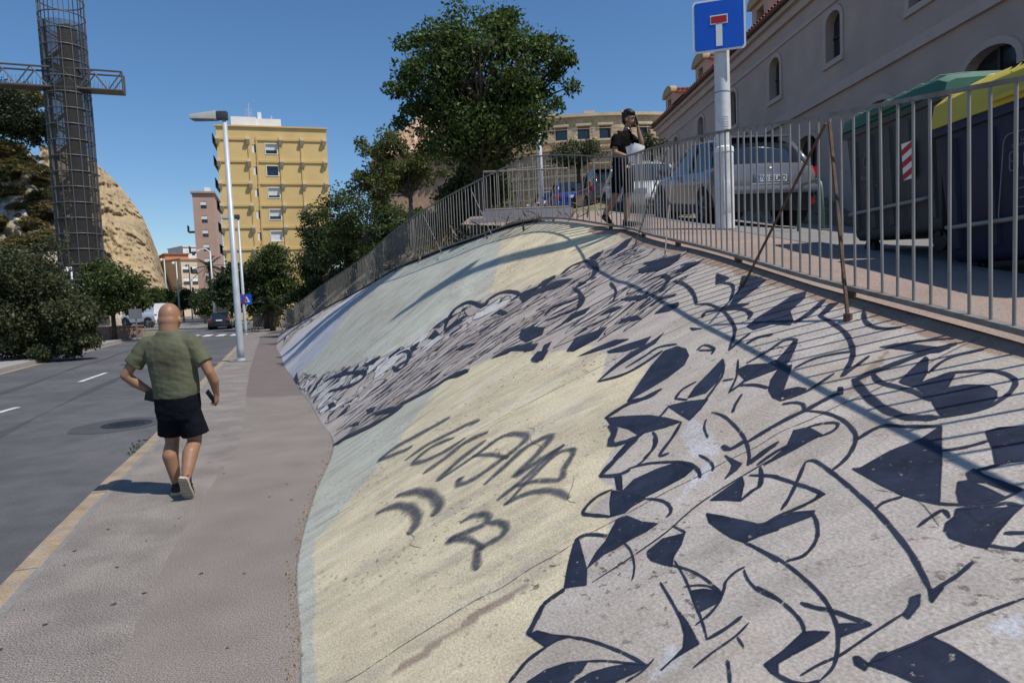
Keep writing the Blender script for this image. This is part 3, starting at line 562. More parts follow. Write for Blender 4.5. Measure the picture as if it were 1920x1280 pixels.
class Paint:
    """paint laid on the embankment: vertices in surface coordinates (t, s)"""
    def __init__(s, lift, far=0.0):
        s.far = far; s.inc = .6e-5; s.ts = []; s.c = []; s.f = []; s.l = []; s.m = []; s.cur = 0; s.lift = lift; s.n = 0
    def stroke(s, w, pts, core=0.66, taper=True):
        a = np.array(pts).reshape(-1, 2); n = len(a)
        if n < 2: return
        k = max(4, int(4*(n-1))); u = np.linspace(0, n-1, k+1); A = np.concatenate([a, np.zeros((n, 1))], 1); C2 = cr(A, u)[:, :2] if n > 2 else a[0]+(a[1]-a[0])*u[:, None]
        P = surf(C2[:, 0], C2[:, 1]); e = 1e-3
        Jt = (surf(C2[:, 0]+e, C2[:, 1])-P)/e; Js = (surf(C2[:, 0], C2[:, 1]+e)-P)/e; Nn = surf_n(C2[:, 0], C2[:, 1])
        d = np.gradient(P, axis=0); d /= np.linalg.norm(d, axis=1, keepdims=True)+1e-9; side = np.cross(d, Nn)
        s.n += 1; b0 = len(s.ts); cols = (-1, -core, core, 1)
        for i in range(k+1):
            x = i/k; ww = w/2*(1.0 if not taper else min(1, .35+4*min(x, 1-x)+.15))*(1+.12*math.sin(i*1.7+s.n))
            # metres sideways -> (dt, ds)
            G = np.array([[Jt[i]@Jt[i], Jt[i]@Js[i]], [Jt[i]@Js[i], Js[i]@Js[i]]]); r = np.array([Jt[i]@side[i], Js[i]@side[i]]); dts = np.linalg.solve(G, r)
            for cj in cols:
                s.ts.append(C2[i]+dts*ww*cj); s.c.append(1.0 if abs(cj) < 1 else 0.0); s.l.append(s.n)
        for i in range(k):
            for j in range(3): a0 = b0+i*4+j; s.f.append((a0, a0+1, a0+5, a0+4)); s.m.append(s.cur)
    def fill(s, pts):
        a = np.array(pts).reshape(-1, 2)
        # round the corners a little and add points along the edges
        q = []
        for i in range(len(a)):
            p0 = a[i]; p1 = a[(i+1) % len(a)]; L = np.linalg.norm(surf(*p1)-surf(*p0)); k = max(1, int(L/.12))
            for j in range(k): q.append(p0+(p1-p0)*j/k)
        s.n += 1; b0 = len(s.ts); bm = bmesh.new(); vs = [bm.verts.new((x[0], x[1], 0)) for x in q]
        try: fc = bm.faces.new(vs)
        except ValueError: bm.free(); return
        bmesh.ops.triangulate(bm, faces=[fc])
        for _ in range(3):
            es = [e for e in bm.edges if np.linalg.norm(surf(e.verts[0].co.x, e.verts[0].co.y)-surf(e.verts[1].co.x, e.verts[1].co.y)) > .25]
            if not es: break
            bmesh.ops.subdivide_edges(bm, edges=es, cuts=1); bmesh.ops.triangulate(bm, faces=bm.faces)
        bm.verts.ensure_lookup_table(); bm.verts.index_update()
        for v in bm.verts: s.ts.append(np.array([v.co.x, v.co.y])); s.c.append(1.0); s.l.append(s.n)
        for f_ in bm.faces: s.f.append(tuple(b0+v.index for v in f_.verts)); s.m.append(s.cur)
        bm.free()
    def build(s, name, mt, parent):
        ts = np.array(s.ts); ts[:, 0] = np.clip(ts[:, 0], 0.0, 13.0); ts[:, 1] = np.clip(ts[:, 1], 0.002, 0.998)
        P = surf(ts[:, 0], ts[:, 1]); N3 = surf_n(ts[:, 0], ts[:, 1]); lf = s.lift+np.array(s.l)*s.inc+P[:, 1]*0.0001+s.far*np.clip((ts[:, 0]-2.2)/.8, 0, 1)
        P = P+N3*(lf+0.0010+uneven(P))[:, None]
        me = bpy.data.meshes.new(name); me.from_pydata(P.tolist(), [], s.f); at_ = me.attributes.new('cover', 'FLOAT', 'POINT'); at_.data.foreach_set('value', np.array(s.c))
        bm = bmesh.new(); bm.from_mesh(me); bm.normal_update()
        for f_ in bm.faces:
            if f_.normal.z < 0: f_.normal_flip()
        bm.to_mesh(me); bm.free()
        for q in (mt if isinstance(mt, list) else [mt]): me.materials.append(q)
        me.polygons.foreach_set('material_index', s.m); o = link_mesh(name, me, parent); o['kind'] = 'stuff'; return o

pa = Paint(0.0008, 0.0070)
for q in MURAL_FILLS:
    pa.fill(q)
    aq = np.array(q).reshape(-1, 2); ol = []
    for i_ in range(len(aq)):
        p_, p2 = aq[i_], aq[(i_+1) % len(aq)]; ol += [p_+(p2-p_)*.06, p_+(p2-p_)*.5, p_+(p2-p_)*.94]
    pa.stroke(.010, np.array(ol+ol[:1]).ravel(), core=.2, taper=False)
pa.build('mural_fill', M['ink'], emb)
pa = Paint(0.0018, 0.0080)
for w_, q in MURAL_STROKES: pa.stroke(w_*1.0, q)
pa.build('mural_outline', M['ink'], emb)
pa = Paint(0.0012)
for w_, q in TAG_STROKES: pa.stroke(w_*1.2, q, core=0.3)
pa.build('graffiti_tag', M['tag'], emb)
# construction joints and hairline cracks in the concrete
M['crack'] = paint_material('joint_crack', (0.07, 0.055, 0.045), 0.75, 0.50, 0.62)  # dark brown of the joint and crack lines
cr_ = random.Random(21); pa = Paint(0.0002)
for t0_, t1_ in ((2.33, 2.18), (.90, 1.07), (4.2, 4.1), (6.1, 6.0), (8.4, 8.4)):
    q = []
    for k in range(25): u = k/24; q += [t0_+(t1_-t0_)*u+cr_.gauss(0, .004), .01+.98*u]
    pa.stroke(.010 if t0_ < 3 else .014, q, core=.5, taper=False)
for q in ([1.98, .453, 1.90, .462, 1.83, .448, 1.761, .446, 1.70, .452, 1.64, .445], [1.30, .46, 1.24, .447, 1.18, .43, 1.14, .436], [2.9, .3, 2.8, .31, 2.72, .30, 2.62, .32], [1.6, .2, 1.5, .21, 1.46, .2, 1.38, .215], [3.4, .75, 3.3, .74, 3.22, .76], [.75, .7, .70, .715, .64, .70]): pa.stroke(.006, q, core=.4)
pa.build('concrete_joints', M['crack'], emb)
# the dense far part of the mural: overlapping splinters, each a pale face, a dark flank and an outline
mat('mural_white', (0.50, 0.485, 0.47), 0.85, 0.12, 9, fine=0.2, fscale=60); mat('mural_grey', (0.42, 0.375, 0.345), 0.85, 0.12, 9, fine=0.2, fscale=60); mat('mural_taupe', (0.335, 0.285, 0.255), 0.85, 0.15, 9, fine=0.2, fscale=60)
pr = random.Random(11)
bands = [np.array(q).reshape(-1, 2) for q in PAINT_REGIONS['band']]
def in_band(t, s): return any(inside(b.ravel(), np.array([t]), np.array([s]))[0] for b in bands)
pa = Paint(0.0004); pa.inc = .5e-5; n = 0; tries = 0
while n < 370 and tries < 60000:
    tries += 1
    b = bands[0] if pr.random() < .84 else bands[1]
    t = pr.uniform(max(2.5, b[:, 0].min()), b[:, 0].max()); s0 = pr.uniform(b[:, 1].min(), b[:, 1].max())
    if not in_band(t, s0): continue
    L = pr.uniform(.06, .15)*(1 if b is bands[0] else 1.7); k = pr.uniform(-.8, 1.8); w_ = pr.uniform(.06, .17)*(.5+t*.13)
    near = t < 4.7
    if near: L *= 1.5; w_ *= .55; k *= .8
    if not in_band(t+k*L, s0+L): L *= .6
    if not in_band(t+k*L*.8, s0+L*.8): continue
    ax = lambda u, v: (t+k*L*u+w_*v, s0+L*u)
    tip = pr.uniform(.8, 1.15); sh = [ax(0, 0), ax(pr.uniform(.15, .35), pr.uniform(.5, 1)), ax(pr.uniform(.55, .8), pr.uniform(.35, 1)), ax(tip, pr.uniform(-.2, .3)), ax(pr.uniform(.55, .75), -pr.uniform(.3, .7)), ax(pr.uniform(.1, .35), -pr.uniform(.2, .6))]
    sh = [(a_, min(.99, max(.01, b_))) for a_, b_ in sh]
    flat = [q for p_ in sh for q in p_]
    pa.cur = pr.choice((2, 2, 3, 3) if near else (1, 1, 2, 2, 3)); pa.fill(flat); pa.cur = 0
    if pr.random() < .62:
        i = pr.choice((0, 1, 3)); c = ax(pr.uniform(.3, .7), pr.uniform(-.1, .25)); q = [sh[i], sh[(i+1) % 6], sh[(i+2) % 6], (c[0], min(.99, max(.01, c[1])))]; pa.fill([z for p_ in q for z in p_])
    wd = pr.uniform(.010, .017)*(1+.035*t)
    pa.stroke(wd, flat+flat[:2], core=.6, taper=False)
    if pr.random() < .55:
        c = pr.uniform(-.5, .5); q = [*ax(.15, c), *ax(.4, c+pr.uniform(-.3, .6)), *ax(.7, c*.5), *ax(1.1, c+pr.uniform(-.4, .4))]; pa.stroke(wd*.8, q)
    n += 1
pa.build('mural_splinters', [M['ink'], M['mural_white'], M['mural_grey'], M['mural_taupe']], emb)
# ------------------------------------------------------------------ ground, road, pavements
def sheet(name, verts, faces, mt, kind='structure', parent=None, smooth=False):
    mb = MB(); mb.add(verts, faces); o = mb.build(name, mt, parent, smooth)
    if kind: o['kind'] = kind
    return o
def strip(name, left, right, mt, z=None, kind='structure', sub=1):
    vs = []; fs = []
    for a, b in zip(left, right):
        for k in range(sub+1):
            q = Vector(a).lerp(Vector(b), k/sub)
            vs.append(q)
    for i in range(len(left)-1):
        for k in range(sub): a = i*(sub+1)+k; fs.append((a, a+1, a+sub+2, a+sub+1))
    o = sheet(name, vs, fs, mt, kind); return o
ZR = -0.12
gnd = sheet('ground', [(-900, -300, -.2), (900, -300, -.2), (900, 1500, -.2), (-900, 1500, -.2)], [(0, 1, 2, 3)], M['dry_ground'])
KERB = [(-1.2, -2.2), (-2.15, 0.8), (-3.36, 4.3), (-4.1, 6.46), (-5.2, 9.91), (-7.16, 15.37), (-9.6, 22.5), (-11.95, 29.37), (-14.4, 36), (-16.6, 42.0), (-19.0, 50), (-19.6, 58), (-18, 66), (-14, 74), (-6, 80)]
LKERB = [(-7.5, -2.2), (-8.9, 0.8), (-10.2, 4.3), (-11.1, 7), (-13.1, 12.5), (-14.9, 17.5), (-16.7, 22.2), (-18.5, 27.2), (-20.6, 33.0), (-23.2, 40), (-25.9, 47.8), (-28, 56), (-30, 66), (-30, 74), (-28, 90)]
def dense(pts, step):
    A = np.array([(x, y, 0.) for x, y in pts]); u = np.linspace(0, len(A)-1, 40*len(A)); c = cr(A, u); d = np.concatenate([[0], np.cumsum(np.linalg.norm(np.diff(c, axis=0), axis=1))])
    n = max(2, int(d[-1]/step)); k = np.linspace(0, d[-1], n+1); return [Vector((np.interp(q, d, c[:, 0]), np.interp(q, d, c[:, 1]), 0)) for q in k]
def offset(pts, w, z):
    r = []
    for i, p in enumerate(pts):
        d = (pts[min(i+1, len(pts)-1)]-pts[max(i-1, 0)]).normalized(); r.append(Vector((p.x+d.y*w, p.y-d.x*w, z)))
    return r
kd = dense(KERB, 1.0); lk = dense(LKERB, 1.0)
NN = 90
kd_n = dense(KERB, 0.1); lk_n = dense(LKERB, 0.1)
def resamp(p, n): return [p[min(len(p)-1, round(i*(len(p)-1)/n))] for i in range(n+1)]
ra = [Vector((p.x, p.y, ZR)) for p in resamp(lk_n, NN)]; rb = [Vector((p.x, p.y, ZR)) for p in resamp(kd_n, NN)]
strip('road', ra, rb, M['asphalt'], sub=6)
sheet('far_plaza', [(-75, 66, ZR-.02), (15, 66, ZR-.02), (30, 190, ZR-.02), (-110, 190, ZR-.02)], [(0, 1, 2, 3)], M['asphalt_upper'])
# repaired strip of darker asphalt and the patch with the manhole
mat('asphalt_patch', (0.062, 0.063, 0.07), 0.85, 0.12, 3, 0.4, 120, fine=0.25, fscale=95)
cl = [a.lerp(b, .5) for a, b in zip(ra, rb)]
def disc(name, c, rx, ry, mt, z, rot=0, n=40, jit=0.0):
    vs = [Vector((c[0], c[1], z))]
    for k in range(n):
        a = 2*math.pi*k/n; j = 1+jit*noise.noise(Vector((math.cos(a)*2, math.sin(a)*2, c[0]))); q = Matrix.Rotation(rot, 3, 'Z') @ Vector((rx*j*math.cos(a), ry*j*math.sin(a), 0)); vs.append(q+Vector((c[0], c[1], z)))
    return sheet(name, vs, [(0, 1+k, 1+(k+1) % n) for k in range(n)], mt, None)
p_ = onz(221, 797, ZR)
pt = disc('asphalt_repair', (p_.x, p_.y), .68, .72, M['asphalt_patch'], ZR+.004, jit=.08); pt['kind'] = 'structure'
mh = empty('manhole_cover', (p_.x+.12, p_.y+.05, ZR), 0, 'round cast iron manhole cover in a dark asphalt patch', 'manhole cover')
mb = MB(); mb.tube([(0, 0, .002), (0, 0, .010)], .33, 32); mb.build('lid', M['dark_metal'], mh)
mb = MB()
for i in range(-4, 5):
    for j in range(-4, 5):
        if i*i+j*j < 17: mb.box((i*.066, j*.066, .0125), (.034, .034, .005))
o = mb.build('studs', M['dark_metal'], mh); o['kind'] = 'stuff'
mb = MB(); rr = [( .335, .002), (.37, .002), (.37, .012), (.335, .012)]
mb.loft([[Vector((r*math.cos(2*math.pi*k/36), r*math.sin(2*math.pi*k/36), z)) for r, z in rr] for k in range(37)], cap=False); mb.build('rim', M['dark_metal'], mh)
# worn darker wheel track seam
for k, (o1, o2, i0, i1) in enumerate(((.30, .325, 8, 60), (.62, .64, 3, 60))):
    L_ = [a.lerp(b, o1+.01*math.sin(i*.9))+Vector((0, 0, .004)) for i, (a, b) in enumerate(zip(ra, rb))][i0:i1]; R_ = [a.lerp(b, o2+.012*math.sin(i*.7))+Vector((0, 0, .004)) for i, (a, b) in enumerate(zip(ra, rb))][i0:i1]
    strip('asphalt_seam', L_, R_, M['asphalt_patch'])
# centre dashes, at their measured spots, then on with the same rhythm
dash_dir = Vector((-.345, 1, 0)).normalized()
def dash(c, d, L=2.1, w=.12):
    n = Vector((-d.y, d.x, 0)); q = [c-d*L/2-n*w/2, c-d*L/2+n*w/2, c+d*L/2+n*w/2, c+d*L/2-n*w/2]
    o = sheet('lane_dash', q, [(0, 1, 2, 3)], M['road_paint'], None); o['kind'] = 'structure'
for (x0, y0, x1, y1) in ((-14, 776, 33, 763), (148, 716, 200, 698)):
    a = onz(x0, y0, ZR+.005); b = onz(x1, y1, ZR+.005); d = (b-a).normalized(); dash((a+b)/2, d, min(2.6, (b-a).length), .13)
b0 = onz(174, 707, ZR+.005)
for k in range(1, 4): dash(b0+dash_dir*7.3*k+Vector((.0, 0, 0)), dash_dir)
# zebra crossing at the far end
for k in range(7):
    c = Vector((-18.3-k*1.05, 45.2+k*.32, ZR+.005)); d = Vector((-.30, .95, 0)).normalized(); dash(c, d, 3.0, .5)
# kerb stones of the near pavement: yellow painted face and top edge, bare back
kroot = empty('kerb', (0, 0, 0)); kroot['kind'] = 'structure'
kd1 = dense(KERB[:12], 1.0)
def stone(a, b, w0, w1, z0, z1, mt, name, gap=.006):
    d = (b-a).normalized(); n = Vector((d.y, -d.x, 0)); a = a+d*gap; b = b-d*gap
    vs = [a+n*w0, b+n*w0, b+n*w1, a+n*w1]; vs = [Vector((q.x, q.y, z0)) for q in vs]+[Vector((q.x, q.y, z1)) for q in vs]
    vs[4] += n*.02; vs[5] += n*.02
    mb = MB(); mb.add(vs, [(3,2,1,0),(4,5,6,7),(0,1,5,4),(1,2,6,5),(2,3,7,6),(3,0,4,7)])
    return mb.build(name, mt, kroot)
for i in range(len(kd1)-1):
    stone(kd1[i], kd1[i+1], 0, .17, ZR-.08, .004+rng.uniform(-.004, .003), M['kerb_yellow'], 'kerb_stone')
kk = [Vector((p.x, p.y, 0)) for p in kd1]
strip('kerb_joint', offset(kk, .15, .001), offset(kk, .205, .001), M['kerb_grey'])
# near pavement: rough grey strip, rough pink strip, smooth far stretch
tq = np.linspace(0, 13, 90); foot = surf(tq, np.zeros(90))
inner = offset(resamp(dense(KERB[:11], .05), 120), .20, 0)
footl = [Vector((-.02, -2.2, 0))]+[Vector(q) for q in foot]
def foot_at(y):
    ys = [q.y for q in footl]; return np.interp(y, ys, [q.x for q in footl])
L_, Md, R_ = [], [], []
for q in inner:
    xr = foot_at(q.y+.0)+.06
    if q.y > 38: xr = np.interp(q.y, [38, 44, 60], [-13.0, -13.8, -12])
    y2 = q.y
    L_.append(q); Md.append(Vector((q.x+(xr-q.x)*.46, y2, 0))); R_.append(Vector((xr, y2, 0)))
i_s = next(i for i, q in enumerate(Md) if q.y > 12.4)
strip('pavement_grey_strip', L_, Md, M['pavement_grey'], sub=2)
strip('pavement_pink_strip', Md[:i_s+1], R_[:i_s+1], M['pavement_pink'], sub=3)
strip('pavement_smooth_strip', Md[i_s:], R_[i_s:], M['pavement_smooth'], sub=2)
# loose grit along the foot of the slope
gm = MB(); gr_ = random.Random(4)
for k in range(420):
    t = gr_.uniform(.3, 4.2); p = surf(np.array(t), np.array(0.)); x = p[0]-abs(gr_.gauss(0, .035))+.01; s_ = gr_.uniform(.004, .014)*(1.6 if gr_.random() < .08 else 1)
    gm.box((x, p[1]+gr_.uniform(-.03, .03), s_*.35), (s_*gr_.uniform(.7, 1.8), s_, s_*.8), Matrix.Rotation(gr_.uniform(0, 3), 3, 'Z'), .6)
mat('grit', (0.26, 0.19, 0.13), 0.95, 0.4, 60); o = gm.build('grit', M['grit']); tag(o, 'loose brown grit and leaf crumbs along the foot of the embankment', 'grit', kind='stuff')
# leaf litter flecks and gum spots on the pavement
gm = MB()
for k in range(80):
    y = gr_.uniform(2.2, 14); xk = np.interp(y, [q[1] for q in KERB], [q[0] for q in KERB])+.3; x = gr_.uniform(xk, foot_at(y)-.05); r = gr_.uniform(.004, .018)
    n = 7; a0 = gr_.uniform(0, 6)
    gm.add([Vector((x+r*gr_.uniform(.6, 1.2)*math.cos(a0+k2*.9), y+r*gr_.uniform(.6, 1.2)*math.sin(a0+k2*.9), .0035)) for k2 in range(n)], [tuple(range(n))])
mat('gum', (0.045, 0.042, 0.042), 0.8, 0.3, 20); o = gm.build('gum_spots', M['gum']); tag(o, 'dark trodden gum spots scattered over the near pavement', 'gum spots', kind='stuff')
# far pavement on the left with its kerb
lkd = dense(LKERB[:11], 1.2)
lroot = empty('far_kerb', (0, 0, 0)); lroot['kind'] = 'structure'
kroot_ = kroot; kroot = lroot
for i in range(len(lkd)-1):
    stone(lkd[i+1], lkd[i], 0, .16, ZR-.08, .03, M['pavement_left'], 'kerb_stone')
kroot = kroot_
strip('far_pavement', offset(lkd, -2.6, .022), offset(lkd, -.15, .022), M['pavement_left'], sub=2)
strip('gutter_line', offset(lkd, .02, ZR+.004), offset(lkd, .22, ZR+.004), M['kerb_yellow'])
strip('planting_bed', offset(lkd, -14, .035), offset(lkd, -2.75, .035), M['dirt'], sub=2)
lr2 = empty('bed_edging', (0, 0, 0)); lr2['kind'] = 'structure'; kroot = lr2
ed = offset(lkd, -2.62, 0)
for i in range(len(ed)-1): stone(ed[i+1], ed[i], 0, .14, -.1, .12, M['pavement_left'], 'edging_stone')
kroot = kroot_

# ------------------------------------------------------------------ upper street behind the railing
def zp(Y): return float(np.interp(Y, [0, 2.8, 10.03, 12, 17.5, 30, 45, 70], [.96, 1.425, 2.595, 2.9, 3.75, 5.2, 6.0, 6.5]))
def fx(Y): return float(np.interp(Y, [q[1][1] for q in ROWS][:6], [q[1][0] for q in ROWS][:6]))
def kx(Y): return 2.06+1.28-.066*(Y-2.8)
Yg = [i*.5 for i in range(-2, 30)]+[14.5+i*1.5 for i in range(1, 28)]
def left_edge(Y):
    if Y <= 10.03: return fx(Y)+.02
    if Y <= 13.2: return float(np.interp(Y, [10.03, 11.39, 13.18, 13.4], [1.64, .54, -.66, -.8]))
    return -.9
strip('upper_pavement', [Vector((left_edge(Y), Y, zp(Y)+.0)) for Y in Yg], [Vector((kx(Y), Y, zp(Y))) for Y in Yg], M['pavement_upper'], sub=5)
uk = empty('upper_kerb', (0, 0, 0)); uk['kind'] = 'structure'
for i in range(36):
    Y0 = i*1.0; Y1 = Y0+.99; mb = MB()
    vs = [Vector((kx(Y)+dx, Y, zp(Y)+dz)) for Y in (Y0, Y1) for dx, dz in ((.005, .004), (.14, .004), (.15, -.4), (.005, -.4))]
    mb.add(vs, [(0,1,2,3),(7,6,5,4),(0,4,5,1),(1,5,6,2),(2,6,7,3),(3,7,4,0)]); mb.build('kerb_stone', M['kerb_grey'], uk)
def zr(X, Y): return zp(Y)-.02-float(np.interp(Y, [6, 11], [.015, .10]))*(X-kx(Y))
rows_r = []
vs = []; fs = []; nx = 9
for Y in Yg:
    for k in range(nx):
        X = kx(Y)+.1+(13.5-kx(Y))*k/(nx-1); vs.append((X, Y, zr(X, Y)))
for i in range(len(Yg)-1):
    for k in range(nx-1): a = i*nx+k; fs.append((a, a+1, a+nx+1, a+nx))
sheet('upper_street', vs, fs, M['asphalt_upper'])
# bank of earth behind the far railing, rising to the upper street
ts_ = np.linspace(6.0, 13.0, 60); nw = 22; vs = []; fs = []
Kc = surf(ts_, np.ones(60))
for i, t in enumerate(ts_):
    p = Vector(Kc[i]); out = Vector((.93, .36, 0)) if t > 7.5 else Vector((.5+.43*(t-6)/1.5, .86-.5*(t-6)/1.5, 0)).normalized()
    for k in range(nw):
        d = 30*(k/(nw-1))**1.5; q = p+out*d
        tgt = 4.2+.05*d; f_ = 1-math.exp(-max(0, d-.4)/2.6)
        z = p.z+.03+(max(tgt, p.z+.02)-p.z)*f_*min(1, max(.02, (t-7.1)/1.6))+.25*noise.noise(Vector((q.x*.4, q.y*.4, 2)))*min(1, d/2); vs.append((q.x, q.y, z))
for i in range(59):
    for k in range(nw-1): a = i*nw+k; fs.append((a, a+nw, a+nw+1, a+1))
bank = sheet('earth_bank', vs, fs, M['dirt'], smooth=True)

# ------------------------------------------------------------------ railings
def railing(name, t0, t1, label, spacing=.125, h=1.05, stays=()):
    root = empty(name, tuple(surf(np.array(t0), np.array(1.0))), 0, label, 'railing', None)
    inv = Vector(root.location)
    tt = np.linspace(t0, t1, 600); P = surf(tt, np.ones(600)); d = np.concatenate([[0], np.cumsum(np.linalg.norm(np.diff(P, axis=0), axis=1))])
    n = int(d[-1]/spacing); bar = MB(); bar.tube([(0, 0, 0), (0, 0, 1)], 0.0078, 8, cap=False); bme = bar.mesh('bar', M['galvanised'], True)
    rj = random.Random(n)
    for k in range(n+1):
        q = [np.interp(d[-1]*k/n, d, P[:, j]) for j in range(3)]
        b = link_mesh('bar', bme, root, (q[0]-inv.x, q[1]-inv.y, q[2]+.055-inv.z)); b.scale = (1, 1, h-.07); b.rotation_euler = (rj.gauss(0, .004), rj.gauss(0, .004), 0)
    def rail(z0, z1, wd, nm, mt, n_=70):
        rings = []
        for k in range(n_+1):
            q = Vector([np.interp(d[-1]*k/n_, d, P[:, j]) for j in range(3)]); q2 = Vector([np.interp(min(d[-1], d[-1]*k/n_+.05), d, P[:, j]) for j in range(3)]); q1 = Vector([np.interp(max(0, d[-1]*k/n_-.05), d, P[:, j]) for j in range(3)])
            dr = (q2-q1); dr.z = 0; dr.normalize(); nn = Vector((dr.y, -dr.x, 0))*wd/2; q = q-inv
            rings.append([q+nn+V(0, 0, z0), q-nn+V(0, 0, z0), q-nn+V(0, 0, z1), q+nn+V(0, 0, z1)])
        mb = MB(); mb.loft(rings); return mb.build(nm, mt, root)
    rail(h-.012, h+.008, .022, 'top_rail', M['rail_paint']); rail(.035, .062, .055, 'bottom_rail', M['rail_paint'])
    # stand-off feet under the bottom rail
    nf = int(d[-1]/1.4)
    for k in range(nf+1):
        q = [np.interp(d[-1]*k/max(1, nf), d, P[:, j]) for j in range(3)]; mb = MB(); mb.box((q[0]-inv.x, q[1]-inv.y, q[2]-inv.z-.01), (.05, .05, .10)); mb.build('foot', M['rust'], root)
    for (tb, sb, tt_, lift, nm, mt, r) in stays:
        a = Vector(surf(np.array(tb), np.array(sb)))+V(0, 0, .0); b = Vector(surf(np.array(tt_), np.array(1.0)))+V(0, 0, lift)
        mb = MB(); mb.tube([a-inv, a.lerp(b, .5)-inv, b-inv], r, 6); mb.tube([a-inv+V(0, 0, -.01), a-inv+V(0, 0, .03)], r*2.2, 8); mb.build(nm, mt, root)
    return root
railing('street_railing', 0.15, 6.0, 'grey barred steel railing along the upper pavement above the near mural',
        stays=((1.518, .946, 1.84, 1.0, 'stay_rod', M['rust'], .011), (2.351, .94, 1.867, 1.0, 'stay_rod', M['rust'], .009), (3.443, .942, 3.62, .85, 'stay_rod', M['galvanised'], .007), (4.072, .945, 3.71, 1.0, 'stay_rod', M['rail_paint'], .008)))
railing('hillside_railing', 6.03, 13.0, 'grey barred steel railing descending along the far crest of the mural', spacing=.14, h=1.05,
        stays=((6.55, .97, 6.95, .95, 'stay_rod', M['galvanised'], .007), (7.4, .96, 7.9, .95, 'stay_rod', M['galvanised'], .007), (8.6, .97, 8.9, .95, 'stay_rod', M['rail_paint'], .008), (9.6, .97, 9.9, .95, 'stay_rod', M['rail_paint'], .008)))
# stepped grey wall and the second railing behind the crest
mat('wall_grey', (0.20, 0.195, 0.215), 0.85, 0.08, 3, 0.2, 40)
sw = empty('stepped_wall', (0, 13.6, 2.7), 0, 'low grey rendered wall in two steps behind the railing corner', 'wall')
a = at(884, 452, 13.7); b = at(1012, 414, 13.7)
mb = MB(); mb.box2((a.x, 13.6, 2.3), (b.x+.3, 13.95, at(884, 411, 13.7).z)); o = mb.build('lower_block', M['wall_grey'], sw, bevel=.008); o.matrix_parent_inverse = sw.matrix_world.inverted() if False else Matrix.Translation((0, -13.6, -2.7))
mb = MB(); mb.box2((at(905, 400, 14.3).x, 14.1, 2.4), (1.35, 14.5, at(905, 398, 14.3).z)); o = mb.build('upper_block', M['wall_grey'], sw, bevel=.008); o.matrix_parent_inverse = Matrix.Translation((0, -13.6, -2.7))
def straight_railing(name, a, b, label, h=1.0, spacing=.125):
    a = Vector(a); b = Vector(b); root = empty(name, a, 0, label, 'railing'); L = (b-a).length; n = int(L/spacing); d = b-a
    bar = MB(); bar.tube([(0, 0, 0), (0, 0, h)], .009, 6, cap=False); bme = bar.mesh('bar', M['galvanised'], True)
    for k in range(n+1): link_mesh('bar', bme, root, d*k/n)
    for z, nm in ((h, 'top_rail'), (.04, 'bottom_rail')):
        mb = MB(); mb.tube([V(0, 0, z), d+V(0, 0, z)], .02, 6); mb.build(nm, M['rail_paint'], root)
    return root
zt = at(905, 398, 14.3).z
straight_railing('terrace_railing', (at(905, 400, 14.3).x+.05, 14.3, zt), (1.3, 14.3, zt), 'short barred railing standing on the stepped grey wall', .82)
# ------------------------------------------------------------------ people
def cap(mb, a, b, r0, r1, n=14):
    a = Vector(a); b = Vector(b); d = b-a; L = d.length; d.normalize(); pts = []; rr = []
    for k in range(5): th = math.pi/2*(1-k/4); pts.append(a-d*r0*math.sin(th)); rr.append(max(.0005, r0*math.cos(th)))
    for k in range(5): th = math.pi/2*(k/4); pts.append(b+d*r1*math.sin(th)); rr.append(max(.0005, r1*math.cos(th)))
    mb.tube(pts, rr, n)
def limb(mb, pts, rad, n=14):
    for i in range(len(pts)-1): cap(mb, pts[i], pts[i+1], rad[i], rad[i+1], n)
def torso(mb, secs, yaw=0.0, n=22, p=2.3):
    """secs: (cx, cy, cz, rx, ry): superelliptic rings"""
    rings = []
    for cx, cy, cz, rx, ry in secs:
        r = []
        for k in range(n):
            a = 2*math.pi*k/n; c, s = math.cos(a), math.sin(a)
            q = Vector((rx*math.copysign(abs(c)**(2/p), c), ry*math.copysign(abs(s)**(2/p), s), 0)); q.rotate(Matrix.Rotation(yaw, 3, 'Z')); r.append(q+Vector((cx, cy, cz)))
        rings.append(r)
    mb.loft(rings)
def remeshed(mb, name, mt, parent, voxel=.009, it=4, fac=.5, sub=False, wrinkle=None):
    me = mb.mesh(name, mt); o = bpy.data.objects.new(name+'_tmp', me); col.objects.link(o)
    md = o.modifiers.new('r', 'REMESH'); md.mode = 'VOXEL'; md.voxel_size = voxel; md.use_smooth_shade = True
    ms = o.modifiers.new('s', 'SMOOTH'); ms.factor = fac; ms.iterations = it
    dg = bpy.context.evaluated_depsgraph_get(); dg.update(); me2 = bpy.data.meshes.new_from_object(o.evaluated_get(dg)); bpy.data.objects.remove(o)
    me2.name = name
    if wrinkle:
        amp, sx, sz = wrinkle; bm = bmesh.new(); bm.from_mesh(me2); bm.normal_update()
        for v in bm.verts:
            q = Vector((v.co.x*sx, v.co.y*sx, v.co.z*sz+v.co.x*sx*.6)); v.co += v.normal*amp*(noise.noise(q)+.5*noise.noise(q*2.3))
        bm.to_mesh(me2); bm.free()
    me2.materials.clear(); me2.materials.append(mt); me2.polygons.foreach_set('use_smooth', [True]*len(me2.polygons))
    return link_mesh(name, me2, parent)
